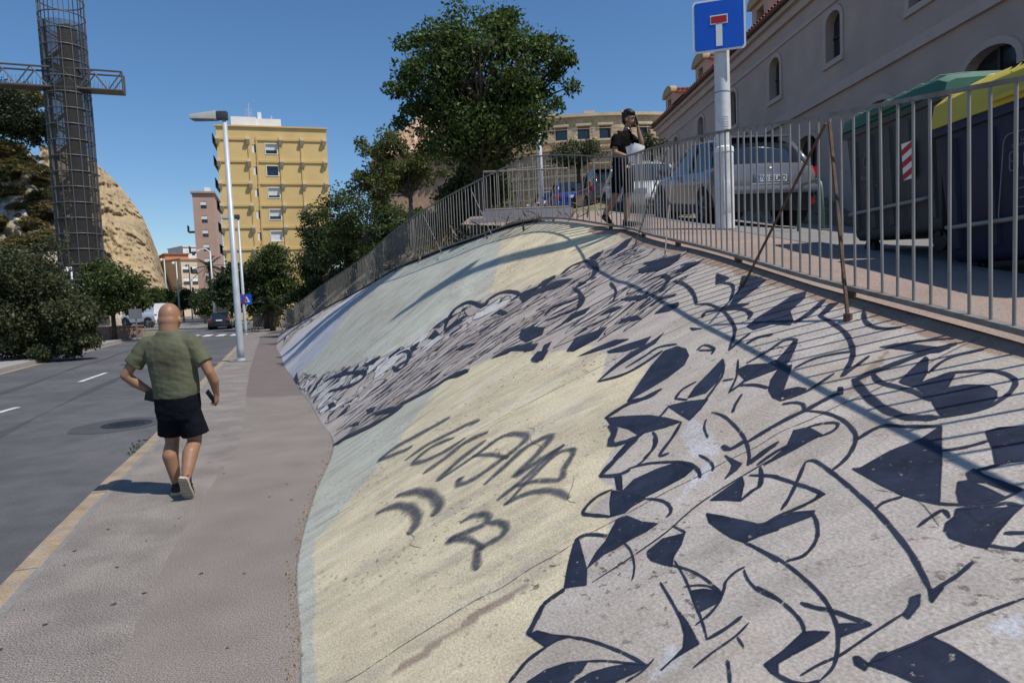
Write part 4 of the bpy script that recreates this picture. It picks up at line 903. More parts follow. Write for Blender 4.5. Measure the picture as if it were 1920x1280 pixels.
def hand(mb, wrist, d, palm_n, side, curl=.9, k=1.0):
    """palm + five bent fingers; d: direction along the hand, palm_n: towards the palm, side: towards the thumb"""
    wrist = Vector(wrist); d = Vector(d).normalized(); pn = Vector(palm_n); pn = (pn-d*pn.dot(d)).normalized(); sd = d.cross(pn)
    if sd.dot(Vector(side)) < 0: sd = -sd
    c = wrist+d*.05*k
    for j in (-.026, -.009, .009, .026): limb(mb, [wrist+sd*j*.6*k, wrist+d*.085*k+sd*j*k], [.016*k, .012*k], 8)
    for j, L in ((-.029, .060), (-.0105, .072), (.010, .078), (.030, .070)):
        p = wrist+d*.088*k+sd*j*k; a = curl*.45; q = p+(d*math.cos(a)+pn*math.sin(a))*L*.45*k; a2 = curl*1.25; r = q+(d*math.cos(a2)+pn*math.sin(a2))*L*.33*k; a3 = curl*1.9; t = r+(d*math.cos(a3)+pn*math.sin(a3))*L*.25*k
        limb(mb, [p, q, r, t], [.0105*k, .0098*k, .009*k, .0078*k], 8)
    p = wrist+d*.025*k+sd*.03*k; q = p+(d*.7+sd*.75+pn*.25).normalized()*.036*k; r = q+(d*.85+sd*.1+pn*.5).normalized()*.032*k
    limb(mb, [p, q, r], [.014*k, .0115*k, .009*k], 8)
def shoe_parts(root, heel, toe, up, mt_up, mt_sole, w=.046, h=.085, ankle=None):
    heel = Vector(heel); toe = Vector(toe); d = (toe-heel).normalized(); up = Vector(up); up = (up-d*up.dot(d)).normalized(); sd = d.cross(up); L = (toe-heel).length
    prof = [(0, .62, .95), (.08, .8, 1.0), (.25, .82, .95), (.45, .88, .72), (.65, 1.02, .55), (.82, .98, .45), (.94, .72, .36), (1.0, .4, .26)]
    mb = MB(); rings = []
    for u, ww, hh in prof:
        c = heel+d*L*u; r = []
        for k in range(12):
            a = 2*math.pi*k/12; x = math.cos(a)*w*ww; z = .5+.5*math.sin(a); r.append(c+sd*x*(1 if z < .6 else .8)+up*(.018+z*h*hh))
        rings.append(r)
    mb.loft(rings); mb.build('shoe', mt_up, root, smooth=50)
    sh = [o for o in root.children][-1]
    mb = MB(); rings = []
    for u, ww, hh in prof:
        c = heel+d*L*(u*1.04-.02); k = w*ww*1.08; zt = .024+.004*math.cos(u*6)
        rings.append([c+sd*k, c-sd*k, c-sd*k+up*zt, c+sd*k+up*zt])
    mb.loft(rings); mb.build('sole', mt_sole, sh, smooth=50)
    mb = MB()
    for i in range(7):
        u = .08+i*.13; ww = np.interp(u, [q[0] for q in prof], [q[1] for q in prof]); c = heel+d*L*u; k = w*ww*.85
        rt = Matrix((sd, d, up)).transposed(); mb.box(c-up*.002, (k*2, L*.07, .006), rt)
    mb.build('tread', mt_sole, sh)
    return sh
mat('skin_tan', (0.27, 0.148, 0.088), 0.5, 0.08, 14, 0.12, 180, c2=(0.30, 0.145, 0.09), c2scale=9, c2amt=0.5)
mat('skin_brown', (0.27, 0.15, 0.095), 0.5, 0.08, 14, 0.1, 180)
mat('shirt_olive', (0.105, 0.112, 0.068), 0.9, 0.10, 9, 0.25, 26, fine=0.08, fscale=300, c2=(0.055, 0.052, 0.034), c2scale=3.0, c2amt=0.35)
mat('shorts_navy', (0.004, 0.005, 0.010), 0.9, 0.15, 8, 0.35, 20, spec=0.15)
mat('shirt_black', (0.004, 0.004, 0.005), 0.9, 0.15, 8, 0.3, 22, spec=0.12)
mat('shoe_black', (0.010, 0.011, 0.014), 0.7, 0.1, 20, 0.3, 90)
mat('sole_beige', (0.38, 0.33, 0.26), 0.8, 0.12, 30, 0.2, 80)
mat('hair_black', (0.008, 0.007, 0.007), 0.6, 0.2, 30, 0.9, 70)
mat('stubble', (0.20, 0.115, 0.08), 0.6, 0.08, 30)
mat('paper', (0.78, 0.78, 0.76), 0.8, 0.05, 10)
mat('silver', (0.6, 0.58, 0.52), 0.3, 0.1, 20, metal=0.9)

def add_patch(mt, centre, r0, r1, colour, amt):
    t = mt.node_tree; N = t.nodes; L = t.links; b = N['Principled BSDF']; src = b.inputs['Base Color'].links[0].from_socket
    g = N.new('ShaderNodeNewGeometry'); n = N.new('ShaderNodeTexNoise'); n.inputs['Scale'].default_value = 9; L.new(g.outputs['Position'], n.inputs[0])
    d = N.new('ShaderNodeVectorMath'); d.operation = 'DISTANCE'; L.new(g.outputs['Position'], d.inputs[0]); d.inputs[1].default_value = centre
    a = N.new('ShaderNodeMath'); a.operation = 'MULTIPLY_ADD'; L.new(n.outputs[0], a.inputs[0]); a.inputs[1].default_value = .16; L.new(d.outputs['Value'], a.inputs[2])
    r = N.new('ShaderNodeMapRange'); r.inputs[1].default_value = r0; r.inputs[2].default_value = r1; r.inputs[3].default_value = amt; r.inputs[4].default_value = 0; L.new(a.outputs[0], r.inputs[0])
    mx = N.new('ShaderNodeMix'); mx.data_type = 'RGBA'; L.new(r.outputs[0], mx.inputs[0]); L.new(src, mx.inputs[6]); mx.inputs[7].default_value = (*colour, 1); L.new(mx.outputs[2], b.inputs['Base Color'])
def walker():
    p0 = onz(338, 926, 0); add_patch(M['shirt_olive'], (p0.x-.06+.11, p0.y-.15, 1.22), .14, .28, (.05, .045, .028), .7)   # sweat stain
    if True: pass
    p0 = onz(338, 926, 0); R_ = empty('person', (p0.x-.06, p0.y, 0), 0, 'bald man in an olive t-shirt and navy shorts walking away along the pavement', 'person')
    S = M['skin_tan']
    mb = MB()
    # head (seen from behind), neck
    mb.ell((.06, .05, 1.645), (.092, .110, .118), 18, 14); mb.ell((.06, .08, 1.585), (.074, .082, .085), 14, 10); mb.ell((.06, .01, 1.60), (.088, .08, .08), 14, 10)
    mb.ell((.06, .148, 1.60), (.014, .022, .02), 8, 6)                                   # nose
    for s in (-1, 1): mb.ell((.06+s*.096, .045, 1.60), (.015, .024, .036), 10, 8, Matrix.Rotation(s*.35, 3, 'Z'))
    torso(mb, [(.065, .0, 1.38, .105, .075), (.062, .005, 1.46, .085, .08), (.06, .012, 1.53, .082, .082), (.06, .02, 1.58, .084, .085)], p=2)
    # trunk under the clothes
    torso(mb, [(.10, 0, .84, .155, .115), (.10, 0, .95, .165, .125), (.095, 0, 1.08, .165, .125), (.08, 0, 1.25, .185, .125), (.07, 0, 1.38, .17, .105), (.065, 0, 1.44, .09, .07)])
    # left arm, hand on the hip pocket
    limb(mb, [(-.12, 0, 1.375), (-.25, -.03, 1.25), (-.325, -.06, 1.125)], [.056, .052, .045])
    limb(mb, [(-.325, -.06, 1.125), (-.26, -.02, 1.05), (-.155, .02, .965)], [.045, .046, .029])
    hand(mb, (-.15, .022, .962), (.62, .25, -.6), (.6, 0, .5), (0, 1, 0), 1.0)
    # right arm hanging, holding a phone
    limb(mb, [(.26, 0, 1.375), (.36, -.01, 1.26), (.425, -.03, 1.12)], [.056, .054, .045])
    limb(mb, [(.425, -.03, 1.12), (.445, 0, 1.04), (.435, .05, .925)], [.044, .045, .028])
    hand(mb, (.435, .05, .925), (-.06, .18, -1), (-1, .1, 0), (0, 1, 0), 1.25)
    # legs
    limb(mb, [(.02, 0, .86), (.005, .03, .66), (.0, .05, .49)], [.092, .08, .062]); limb(mb, [(.0, .05, .49), (-.002, -.005, .36), (.02, .0, .20), (.03, .01, .09)], [.060, .070, .052, .038])
    limb(mb, [(.19, 0, .86), (.215, .03, .66), (.215, .03, .48)], [.092, .08, .062]); limb(mb, [(.215, .03, .48), (.225, -.09, .40), (.235, -.18, .28), (.24, -.235, .20)], [.060, .069, .053, .038])
    limb(mb, [(.03, .0, .08), (.04, .09, .05)], [.034, .03]); limb(mb, [(.24, -.235, .2), (.235, -.19, .11)], [.034, .03])
    remeshed(mb, 'body', S, R_, .0075, 4)
    # t-shirt
    mb = MB()
    torso(mb, [(.095, 0, .895, .190, .150), (.10, 0, .95, .196, .156), (.095, -.005, 1.06, .198, .156), (.085, -.005, 1.18, .210, .152), (.075, -.005, 1.29, .222, .146), (.07, -.005, 1.36, .222, .13), (.068, -.003, 1.42, .185, .112), (.066, 0, 1.465, .125, .096), (.063, 0, 1.50, .092, .09), (.062, .004, 1.515, .086, .086)], p=2.5)
    limb(mb, [(-.06, 0, 1.40), (-.13, 0, 1.385), (-.19, -.015, 1.325)], [.078, .086, .083]); mb.tube([(-.17, -.012, 1.335), (-.262, -.032, 1.215)], [.082, .084], 16)
    limb(mb, [(.20, 0, 1.40), (.27, 0, 1.385), (.31, -.005, 1.325)], [.078, .086, .083]); mb.tube([(.295, -.005, 1.335), (.378, -.015, 1.205)], [.082, .084], 16)
    remeshed(mb, 't_shirt', M['shirt_olive'], R_, .0085, 4, wrinkle=(.006, 5, 14))
    # shorts
    mb = MB()
    torso(mb, [(.10, 0, .70, .178, .13), (.10, 0, .80, .196, .145), (.10, 0, .92, .190, .146), (.10, 0, .965, .180, .14)], p=2.6)
    mb.tube([(.03, .0, .82), (.005, .03, .555)], [.104, .116], 18); mb.tube([(.185, .0, .82), (.228, .03, .545)], [.104, .118], 18)
    remeshed(mb, 'shorts', M['shorts_navy'], R_, .0085, 3, wrinkle=(.005, 6, 9))
    # wallet flap at the left hip and phone in the right hand
    shoe_parts(R_, (.025, -.045, .0), (.055, .235, .0), (0, 0, 1), M['shoe_black'], M['sole_beige'], .047, .085)
    shoe_parts(R_, (.235, -.292, .215), (.215, -.165, -.005), (.05, .8, .35), M['shoe_black'], M['sole_beige'], .049, .085)
    for (x, y, z) in ((.03, .005, .085), (.238, -.225, .195)):
        mb = MB(); mb.tube([(x, y, z-.02), (x, y+.005, z+.022)], [.041, .042], 14); mb.build('sock', M['shoe_black'], R_, smooth=True)
    ph = empty('mobile_phone', (p0.x-.06+.385, p0.y+.07, .875), 0, 'dark mobile phone held in the walking man\'s right hand', 'phone')
    mb = MB(); mb.box((0, 0, 0), (.012, .078, .155), Matrix.Rotation(-.45, 3, 'Y') @ Matrix.Rotation(.3, 3, 'X')); mb.build('case', M['black_plastic'], ph, bevel=.003)
    wl = empty('wallet', (p0.x-.06-.115, p0.y-.02, .925), 0, 'black wallet held at the walking man\'s left hip', 'wallet')
    mb = MB(); mb.box((0, -.03, 0), (.10, .022, .085), Matrix.Rotation(.25, 3, 'Y')); mb.build('leather', M['black_plastic'], wl, bevel=.004)
walker()

def caller():
    Y = 10.6; o = at(1165, 417, Y); z0 = zp(Y)
    R_ = empty('person', (o.x, o.y, z0), 0, 'dark-haired young man in black on the upper pavement, phone at his ear, papers in hand', 'person')
    S = M['skin_brown']; mb = MB(); hy = Matrix.Rotation(math.radians(-48), 3, 'Z')   # head: local facing -y turned towards +x
    hy = Matrix.Rotation(math.radians(52), 3, 'Z')
    hc = Vector((.165, -.02, 1.60)); 
    def H(x, y, z): return hc+(hy @ Vector((x, y, z)))
    mb.ell(hc+V(0, 0, .03), (.076, .076, .10), 16, 12); mb.ell(H(0, .015, .035), (.074, .095, .09), 16, 12, hy); mb.ell(H(0, -.03, -.045), (.060, .066, .075), 14, 10, hy)
    mb.ell(H(0, -.055, -.095), (.035, .035, .026), 10, 8, hy); mb.ell(H(0, -.102, -.022), (.013, .022, .022), 10, 8, hy); limb(mb, [H(0, -.088, .015), H(0, -.112, -.028)], [.009, .012], 8)
    mb.ell(H(0, -.092, -.062), (.024, .012, .009), 8, 6, hy)
    for s in (-1, 1): mb.ell(H(s*.076, .01, -.015), (.011, .02, .032), 8, 8, hy); mb.ell(H(s*.028, -.082, .025), (.026, .014, .008), 8, 6, hy)
    limb(mb, [(.10, 0, 1.38), (.15, -.01, 1.53)], [.056, .052])
    tw = math.radians(38)
    torso(mb, [(.03, 0, .86, .145, .105), (.03, 0, .97, .145, .105), (.045, 0, 1.1, .148, .1), (.065, 0, 1.25, .172, .115), (.085, 0, 1.36, .16, .1), (.095, 0, 1.42, .09, .07)], tw)
    sR = Vector((-.045, -.11, 1.355)); sL = Vector((.20, .085, 1.355))
    limb(mb, [sR, (-.085, -.16, 1.20), (-.095, -.19, 1.085)], [.060, .05, .042]); limb(mb, [(-.095, -.19, 1.085), (.0, -.235, 1.035), (.115, -.26, .995)], [.043, .040, .026])
    hand(mb, (.11, -.26, .997), (1, -.2, .05), (0, .3, 1), (0, .6, .8), 1.0)
    limb(mb, [sL, (.285, -.0, 1.22), (.325, -.06, 1.12)], [.060, .05, .042]); limb(mb, [(.325, -.06, 1.12), (.325, -.085, 1.26), (.285, -.085, 1.44)], [.043, .042, .027])
    hand(mb, (.285, -.085, 1.44), (-.22, .05, 1), (-1, .2, 0), (.0, -1, .2), .9)
    # legs mid-stride, walking to the right
    limb(mb, [(.08, -.03, .86), (.10, -.06, .66), (.11, -.07, .48)], [.086, .072, .054]); limb(mb, [(.11, -.07, .48), (.085, -.06, .34), (.07, -.05, .10)], [.056, .062, .037])
    limb(mb, [(-.0, .04, .86), (-.03, .05, .68), (-.06, .05, .51)], [.086, .072, .054]); limb(mb, [(-.06, .05, .51), (-.135, .055, .38), (-.235, .06, .22)], [.056, .062, .037])
    limb(mb, [(.07, -.05, .09), (.15, -.08, .05)], [.034, .028]); limb(mb, [(-.235, .06, .22), (-.22, .05, .12)], [.034, .03])
    remeshed(mb, 'body', S, R_, .0075, 3)
    mb = MB()
    torso(mb, [(.03, 0, .93, .160, .122), (.035, 0, 1.0, .160, .12), (.045, 0, 1.1, .160, .116), (.065, 0, 1.24, .184, .128), (.085, 0, 1.355, .17, .112), (.10, 0, 1.41, .11, .082), (.115, 0, 1.44, .072, .065)], tw, p=2.4)
    limb(mb, [sR+V(.03, .02, .0), sR+V(-.015, -.02, -.06)], [.080, .080]); mb.tube([sR+V(-.01, -.015, -.04), (-.088, -.168, 1.165)], [.076, .078], 16)
    limb(mb, [sL+V(-.03, -.02, 0), sL+V(.03, -.02, -.05)], [.080, .08]); mb.tube([sL+V(.02, -.02, -.04), (.30, -.02, 1.18)], [.076, .078], 16)
    remeshed(mb, 't_shirt', M['shirt_black'], R_, .0085, 4, wrinkle=(.006, 7, 12))
    mb = MB(); torso(mb, [(.04, 0, .79, .14, .115), (.03, 0, .86, .155, .12), (.03, 0, .97, .150, .112)], tw, p=2.4)
    mb.tube([(.085, -.04, .86), (.118, -.07, .50)], [.092, .088], 16); mb.tube([(-.01, .045, .86), (-.068, .055, .52)], [.092, .088], 16)
    remeshed(mb, 'shorts', M['shirt_black'], R_, .009, 3, wrinkle=(.005, 7, 9))
    mb = MB(); mb.ell(H(0, .022, .06), (.080, .098, .080), 16, 12, hy); mb.ell(H(0, .06, .0), (.074, .055, .07), 12, 10, hy); mb.ell(H(0, -.045, .092), (.072, .052, .045), 12, 8, hy)
    hr = random.Random(2)
    for k in range(46):
        a = hr.uniform(0, 6.28); e = hr.uniform(.35, 1.5); mb.ell(H(.08*math.cos(a)*math.cos(e), .02+.098*math.sin(a)*math.cos(e), .075+.085*math.sin(e)), (.02, .02, .018), 6, 5)
    remeshed(mb, 'hair', M['hair_black'], R_, .007, 1)
    mb = MB(); mb.tube([H(.05, -.068, -.09), H(.03, -.085, -.105), H(0, -.092, -.112), H(-.03, -.085, -.105), H(-.05, -.068, -.09)], [.012, .014, .015, .014, .012], 8); mb.build('beard', M['hair_black'], R_, smooth=True)
    mb = MB()
    for s in (-1, 1): mb.tube([H(s*.045, -.083, .038), H(s*.03, -.094, .043), H(s*.014, -.094, .040)], [.003, .005, .004], 6)
    mb.build('eyebrows', M['hair_black'], R_)
    mb = MB()
    for s in (-1, 1): mb.ell(H(s*.028, -.094, .016), (.011, .006, .006), 8, 6, hy)
    mb.build('eyes', M['black_plastic'], R_)
    mb = MB(); ring = [Vector((.135+.062*math.cos(a), -.012+.066*math.sin(a), 1.445-.03*math.cos(a-.9))) for a in [2*math.pi*k/24 for k in range(25)]]; mb.tube(ring, .0045, 6, False); mb.build('necklace', M['silver'], R_, smooth=True)
    shoe_parts(R_, (.02, -.03, .0), (.27, -.13, .0), (0, 0, 1), M['shoe_black'], M['shoe_black'], .046, .09)
    shoe_parts(R_, (-.305, .065, .17), (-.13, .045, -.0), (.5, 0, .8), M['shoe_black'], M['shoe_black'], .046, .09)
    ph = empty('mobile_phone', (o.x+.255, o.y-.11, z0+1.56), 0, 'black mobile phone held to the young caller\'s ear', 'phone')
    mb = MB(); mb.box((0, 0, 0), (.012, .075, .15), Matrix.Rotation(.35, 3, 'Z') @ Matrix.Rotation(-.35, 3, 'X')); mb.build('case', M['black_plastic'], ph, bevel=.003)
    pp = empty('papers', (o.x+.16, o.y-.3, z0+1.0), 0, 'sheaf of white papers in the young caller\'s hand above the railing', 'papers')
    for i, (a, b) in enumerate(((-.25, .1), (.15, -.15), (.35, .25))):
        mb = MB(); rows = []
        for u in range(6):
            r = []
            for v in range(4):
                x = (v/3-.5)*.17; zq = (u/5-.5)*.27; r.append(Matrix.Rotation(a, 3, 'Y') @ Vector((x, -.02*i-.03*math.sin(v/3*3.1)+.02*math.sin(u*.7+i), zq)))
            rows.append(r)
        vs = [q+V(.02*i, 0, .03) for r in rows for q in r]; fs = [(u*4+v, u*4+v+1, u*4+v+5, u*4+v+4) for u in range(5) for v in range(3)]
        mb.add(vs, fs); mb.build('sheet', M['paper'], pp, smooth=True)
caller()
# ------------------------------------------------------------------ buildings
def frame_of(o, ux):
    ux = Vector(ux); ux.z = 0; ux.normalize(); n = Vector((ux.y, -ux.x, 0)); return Vector(o), ux, n      # n: outward, towards the viewer
def wall_open(root, name, fr, W, H, ops, depth, mt, thick=.5, u0=0.0, z0=0.0):
    """one wall with real openings: ops = (u0, u1, z0, z1, arch rise); returns nothing, reveals included"""
    o, ux, n = fr; mb = MB()
    def P(u, z, d=0): return o+ux*u+V(0, 0, z)-n*d
    us = sorted(set([u0, W]+[q for a in ops for q in a[:2]])); zs = sorted(set([z0, H]+[q for a in ops for q in a[2:4]]))
    for i in range(len(us)-1):
        for j in range(len(zs)-1):
            uc = (us[i]+us[i+1])/2; zc = (zs[j]+zs[j+1])/2
            if any(a[0] < uc < a[1] and a[2] < zc < a[3] for a in ops): continue
            mb.add([P(us[i], zs[j]), P(us[i+1], zs[j]), P(us[i+1], zs[j+1]), P(us[i], zs[j+1])], [(0, 1, 2, 3)])
    for a in ops:
        q = [(a[0], a[2]), (a[1], a[2]), (a[1], a[3]), (a[0], a[3])]
        for k in range(4):
            (ua, za), (ub, zb) = q[k], q[(k+1) % 4]; mb.add([P(ua, za), P(ub, zb), P(ub, zb, depth), P(ua, za, depth)], [(0, 1, 2, 3)])
        if len(a) > 4 and a[4]:
            uc = (a[0]+a[1])/2; hw = (a[1]-a[0])/2; r = a[4]; arc = [(uc-hw*math.cos(th), a[3]-r+r*math.sin(th)) for th in [math.pi*k/10 for k in range(11)]]
            for half in (arc[:6], arc[5:][::-1]):
                cu = a[0] if half[0][0] < uc else a[1]
                poly = [P(cu, a[3], -.001)]+[P(u, z, -.001) for u, z in half]; mb.prism(poly, -n*depth)
    # the other sides, so that it stands as a body
    mb.add([P(u0, z0), P(u0, H), P(u0, H, thick), P(u0, z0, thick)], [(0, 1, 2, 3)]); mb.add([P(W, z0), P(W, H), P(W, H, thick), P(W, z0, thick)], [(0, 1, 2, 3)])
    mb.add([P(u0, H), P(W, H), P(W, H, thick), P(u0, H, thick)], [(0, 1, 2, 3)]); mb.add([P(u0, z0, thick), P(W, z0, thick), P(W, H, thick), P(u0, H, thick)], [(0, 1, 2, 3)])
    ob = mb.build(name, mt); ob.parent = root; ob.matrix_parent_inverse = Matrix.Translation(-Vector(root.location)); return ob
def put(mb, name, mt, root, smooth=False, bevel=0.0):
    ob = mb.build(name, mt, None, smooth, bevel=bevel); ob.parent = root
    r = root; off = Vector((0, 0, 0))
    if root.type == 'EMPTY': ob.matrix_parent_inverse = Matrix.Translation(-Vector(root.location))
    else: ob.matrix_parent_inverse = Matrix.Identity(4) if root.parent is None else root.matrix_parent_inverse.inverted() @ root.matrix_parent_inverse
    return ob
def slab(mb, fr, u0, u1, z0, z1, d0, d1):
    """a box on a facade: d positive = proud of the wall"""
    o, ux, n = fr; vs = [o+ux*u+n*d+V(0, 0, z) for z in (z0, z1) for u, d in ((u0, d0), (u1, d0), (u1, d1), (u0, d1))]
    mb.add(vs, [(3,2,1,0),(4,5,6,7),(0,1,5,4),(1,2,6,5),(2,3,7,6),(3,0,4,7)])

# ---- the long barracks on the right, in shade
mat('render_mauve', (0.45, 0.35, 0.305), 0.9, 0.06, 1.2, 0.25, 30, c2=(0.36, 0.285, 0.265), c2scale=0.35, c2amt=0.6)
mat('trim_mauve', (0.46, 0.37, 0.335), 0.88, 0.06, 2)
mat('render_pink', (0.52, 0.37, 0.29), 0.88, 0.07, 2)
mat('stone_cap', (0.40, 0.30, 0.18), 0.9, 0.12, 4, 0.3, 30)
mat('roof_brown', (0.42, 0.27, 0.18), 0.9, 0.25, 3, 0.3, 10)
mat('roof_pale', (0.52, 0.38, 0.27), 0.9, 0.2, 3)
mat('roof_tile', (0.36, 0.13, 0.075), 0.85, 0.22, 7, 0.3, 30, c2=(0.25, 0.12, 0.08), c2scale=2.5, c2amt=0.6)
mat('eave_dark', (0.10, 0.055, 0.045), 0.85, 0.15, 4)
mat('wood_dark', (0.03, 0.028, 0.03), 0.6, 0.1, 6)
_d = (_f+_R*((890-960)/1280)+_U*((640-557)/1280)); _d.z = 0; _d.normalize()
FO = Vector((11.0, 0, 0)); fr_b = (FO, -_d, Vector((-_d.y, _d.x, 0)) if (-_d.y) < 0 else Vector((_d.y, -_d.x, 0)))
def fac(x, y):
    """facade coordinates (distance along the street, height) of a survey direction"""
    d = _f+_R*((x-960)/1280)+_U*((640-y)/1280); n = fr_b[2]; k = (FO-V(0, 0, EYE)).dot(n)/d.dot(n); p = V(0, 0, EYE)+d*k; return (p-FO).dot(_d), p.z
bar = empty('barracks', (11, 20, 4), 0, 'long mauve rendered barracks with deep arched windows and a row of dormers', 'building')
# openings (u measured along the street, away from the viewer; the facade frame runs the other way)
zE = (fac(1420, 70)[1]+fac(1300, 181)[1])/2                      # eave
def opx(x0, y0, x1, y1):
    u0, z0 = fac(x0, (y0+y1)/2)[0], fac((x0+x1)/2, y1)[1]; u1 = fac(x1, (y0+y1)/2)[0]; z1 = fac((x0+x1)/2, y0)[1]; return min(u0, u1), max(u0, u1), z0, z1
up = [opx(1550, 19, 1577, 112), opx(1444, 110, 1463, 186), opx(1369, 170, 1384, 236)]
pitch = (up[1][0]-up[0][0]); wz0 = sum(q[2] for q in up)/3; wz1 = sum(q[3] for q in up)/3; ww = sum(q[1]-q[0] for q in up)/3
UF = fac(1234, 250)[0]
ops = []; uu = (up[0][0]+up[0][1])/2
k = -2
while uu+pitch*k+ww < UF-1:
    c = uu+pitch*k; ops.append((-(c+ww/2), -(c-ww/2), wz0, wz1, .28)); k += 1
low = opx(1828, 88, 1886, 140); lz1 = low[3]
k = -1; lops = []
for k in range(0, 9):
    c = (low[0]+low[1])/2+pitch*(k-1)
    lops.append((-(c+.75), -(c-.75), lz1-2.3, lz1, .42))
wall_open(bar, 'wall', fr_b, -3.0, zE, [o for o in ops+lops if o[0] > -UF+.3 and o[1] < -3.3], .24, M['render_mauve'], 9.0, u0=-UF, z0=.0)
def curved_trim(mb, fr, a, w, d0, d1, arch=True):
    u0, u1, z0, z1, r = a; uc = (u0+u1)/2; hw = (u1-u0)/2; o, ux, n = fr
    inner = [(u0, z0)]+[(uc-hw*math.cos(math.pi*k/10), z1-r+r*math.sin(math.pi*k/10)) for k in range(11)]+[(u1, z0)]
    outer = [(u0-w, z0)]+[(uc-(hw+w)*math.cos(math.pi*k/10), z1-r+(r+w)*math.sin(math.pi*k/10)) for k in range(11)]+[(u1+w, z0)]
    P = lambda q, d: o+ux*q[0]+n*d+V(0, 0, q[1])
    rings = [[P(i_, d0), P(o_, d0), P(o_, d1), P(i_, d1)] for i_, o_ in zip(inner, outer)]; mb.loft(rings)
for a in ops+lops:
    if not (a[0] > -UF+.3 and a[1] < -3.3): continue
    mb = MB(); slab(mb, fr_b, a[0], a[1], a[2], a[3], -.239, -.23); wn = put(mb, 'window', M['pane'], bar)
    mb = MB(); slab(mb, fr_b, (a[0]+a[1])/2-.035, (a[0]+a[1])/2+.035, a[2], a[3], -.228, -.19)
    for zz in (a[2]+.02, (a[2]+a[3])/2): slab(mb, fr_b, a[0], a[1], zz, zz+.06, -.227, -.195)
    f_ = put(mb, 'frame', M['wood_dark'], bar); f_.parent = wn; f_.matrix_parent_inverse = Matrix.Identity(4)
    wn_t = MB(); curved_trim(wn_t, fr_b, a, .15, .002, .04); put(wn_t, 'surround', M['trim_mauve'], bar)
    mb = MB(); slab(mb, fr_b, a[0]-.16, a[1]+.16, a[2]-.16, a[2]-.002, .002, .075); put(mb, 'sill', M['trim_mauve'], bar)
zs_ = fac(1664, 115)[1]; zc_ = fac(1470, 80)[1]
for z_, h_, d_, nm in ((zs_-.14, .28, .10, 'string_course'), (zc_-.06, .12, .05, 'cornice_band'), (zE-.45, .30, .12, 'cornice'), (zE-.15, .15, .28, 'cornice')):
    mb = MB(); slab(mb, fr_b, -UF-.05, -3.0, z_, z_+h_, .002, d_); put(mb, nm, M['trim_mauve'], bar)
mb = MB(); slab(mb, fr_b, -UF-.1, -3.0, zE+.002, zE+.09, -.3, .42); put(mb, 'eave_board', M['eave_dark'], bar)
# tiled roof: rows of barrel tiles along the eave are real, the slope behind is one slab
mb = MB(); o_, ux_, n_ = fr_b
vs = [o_+ux_*u+n_*d+V(0, 0, z) for u in (-UF, -3.0) for d, z in ((.40, zE+.10), (-6.5, zE+3.2), (-6.5, zE+3.05), (.40, zE+.092))]
mb.add(vs, [(0,1,2,3),(7,6,5,4),(0,4,5,1),(1,5,6,2),(2,6,7,3),(3,7,4,0)]); roof = put(mb, 'roof', M['roof_tile'], bar)
tl = MB(); sl_ = math.atan2(3.1, 6.9)
tl.loft([[Vector((.085*math.cos(a), y, .07*math.sin(a)+y*math.tan(sl_)*0)) for a in [math.pi*k/5 for k in range(6)]] for y in (0, .55)], closed=False, cap=False)
mat('tile_dark', (0.17, 0.075, 0.05), 0.85, 0.25, 8); tme = tl.mesh('tile', M['tile_dark'], True)
nt_ = int((UF-3)/.24)
for k in range(min(nt_, 190)):
    ob = link_mesh('tile', tme, roof); p = o_+ux_*(-UF+.12+k*.24)+n_*.47+V(0, 0, zE+.095)
    ob.matrix_local = Matrix.Translation(p-Vector((0, 0, 0))) @ Matrix.Rotation(math.atan2(-n_.y, -n_.x)-math.pi/2, 4, 'Z') @ Matrix.Rotation(sl_, 4, 'X')
    ob.matrix_parent_inverse = Matrix.Translation(Vector(bar.location))@Matrix.Translation(-Vector(bar.location))
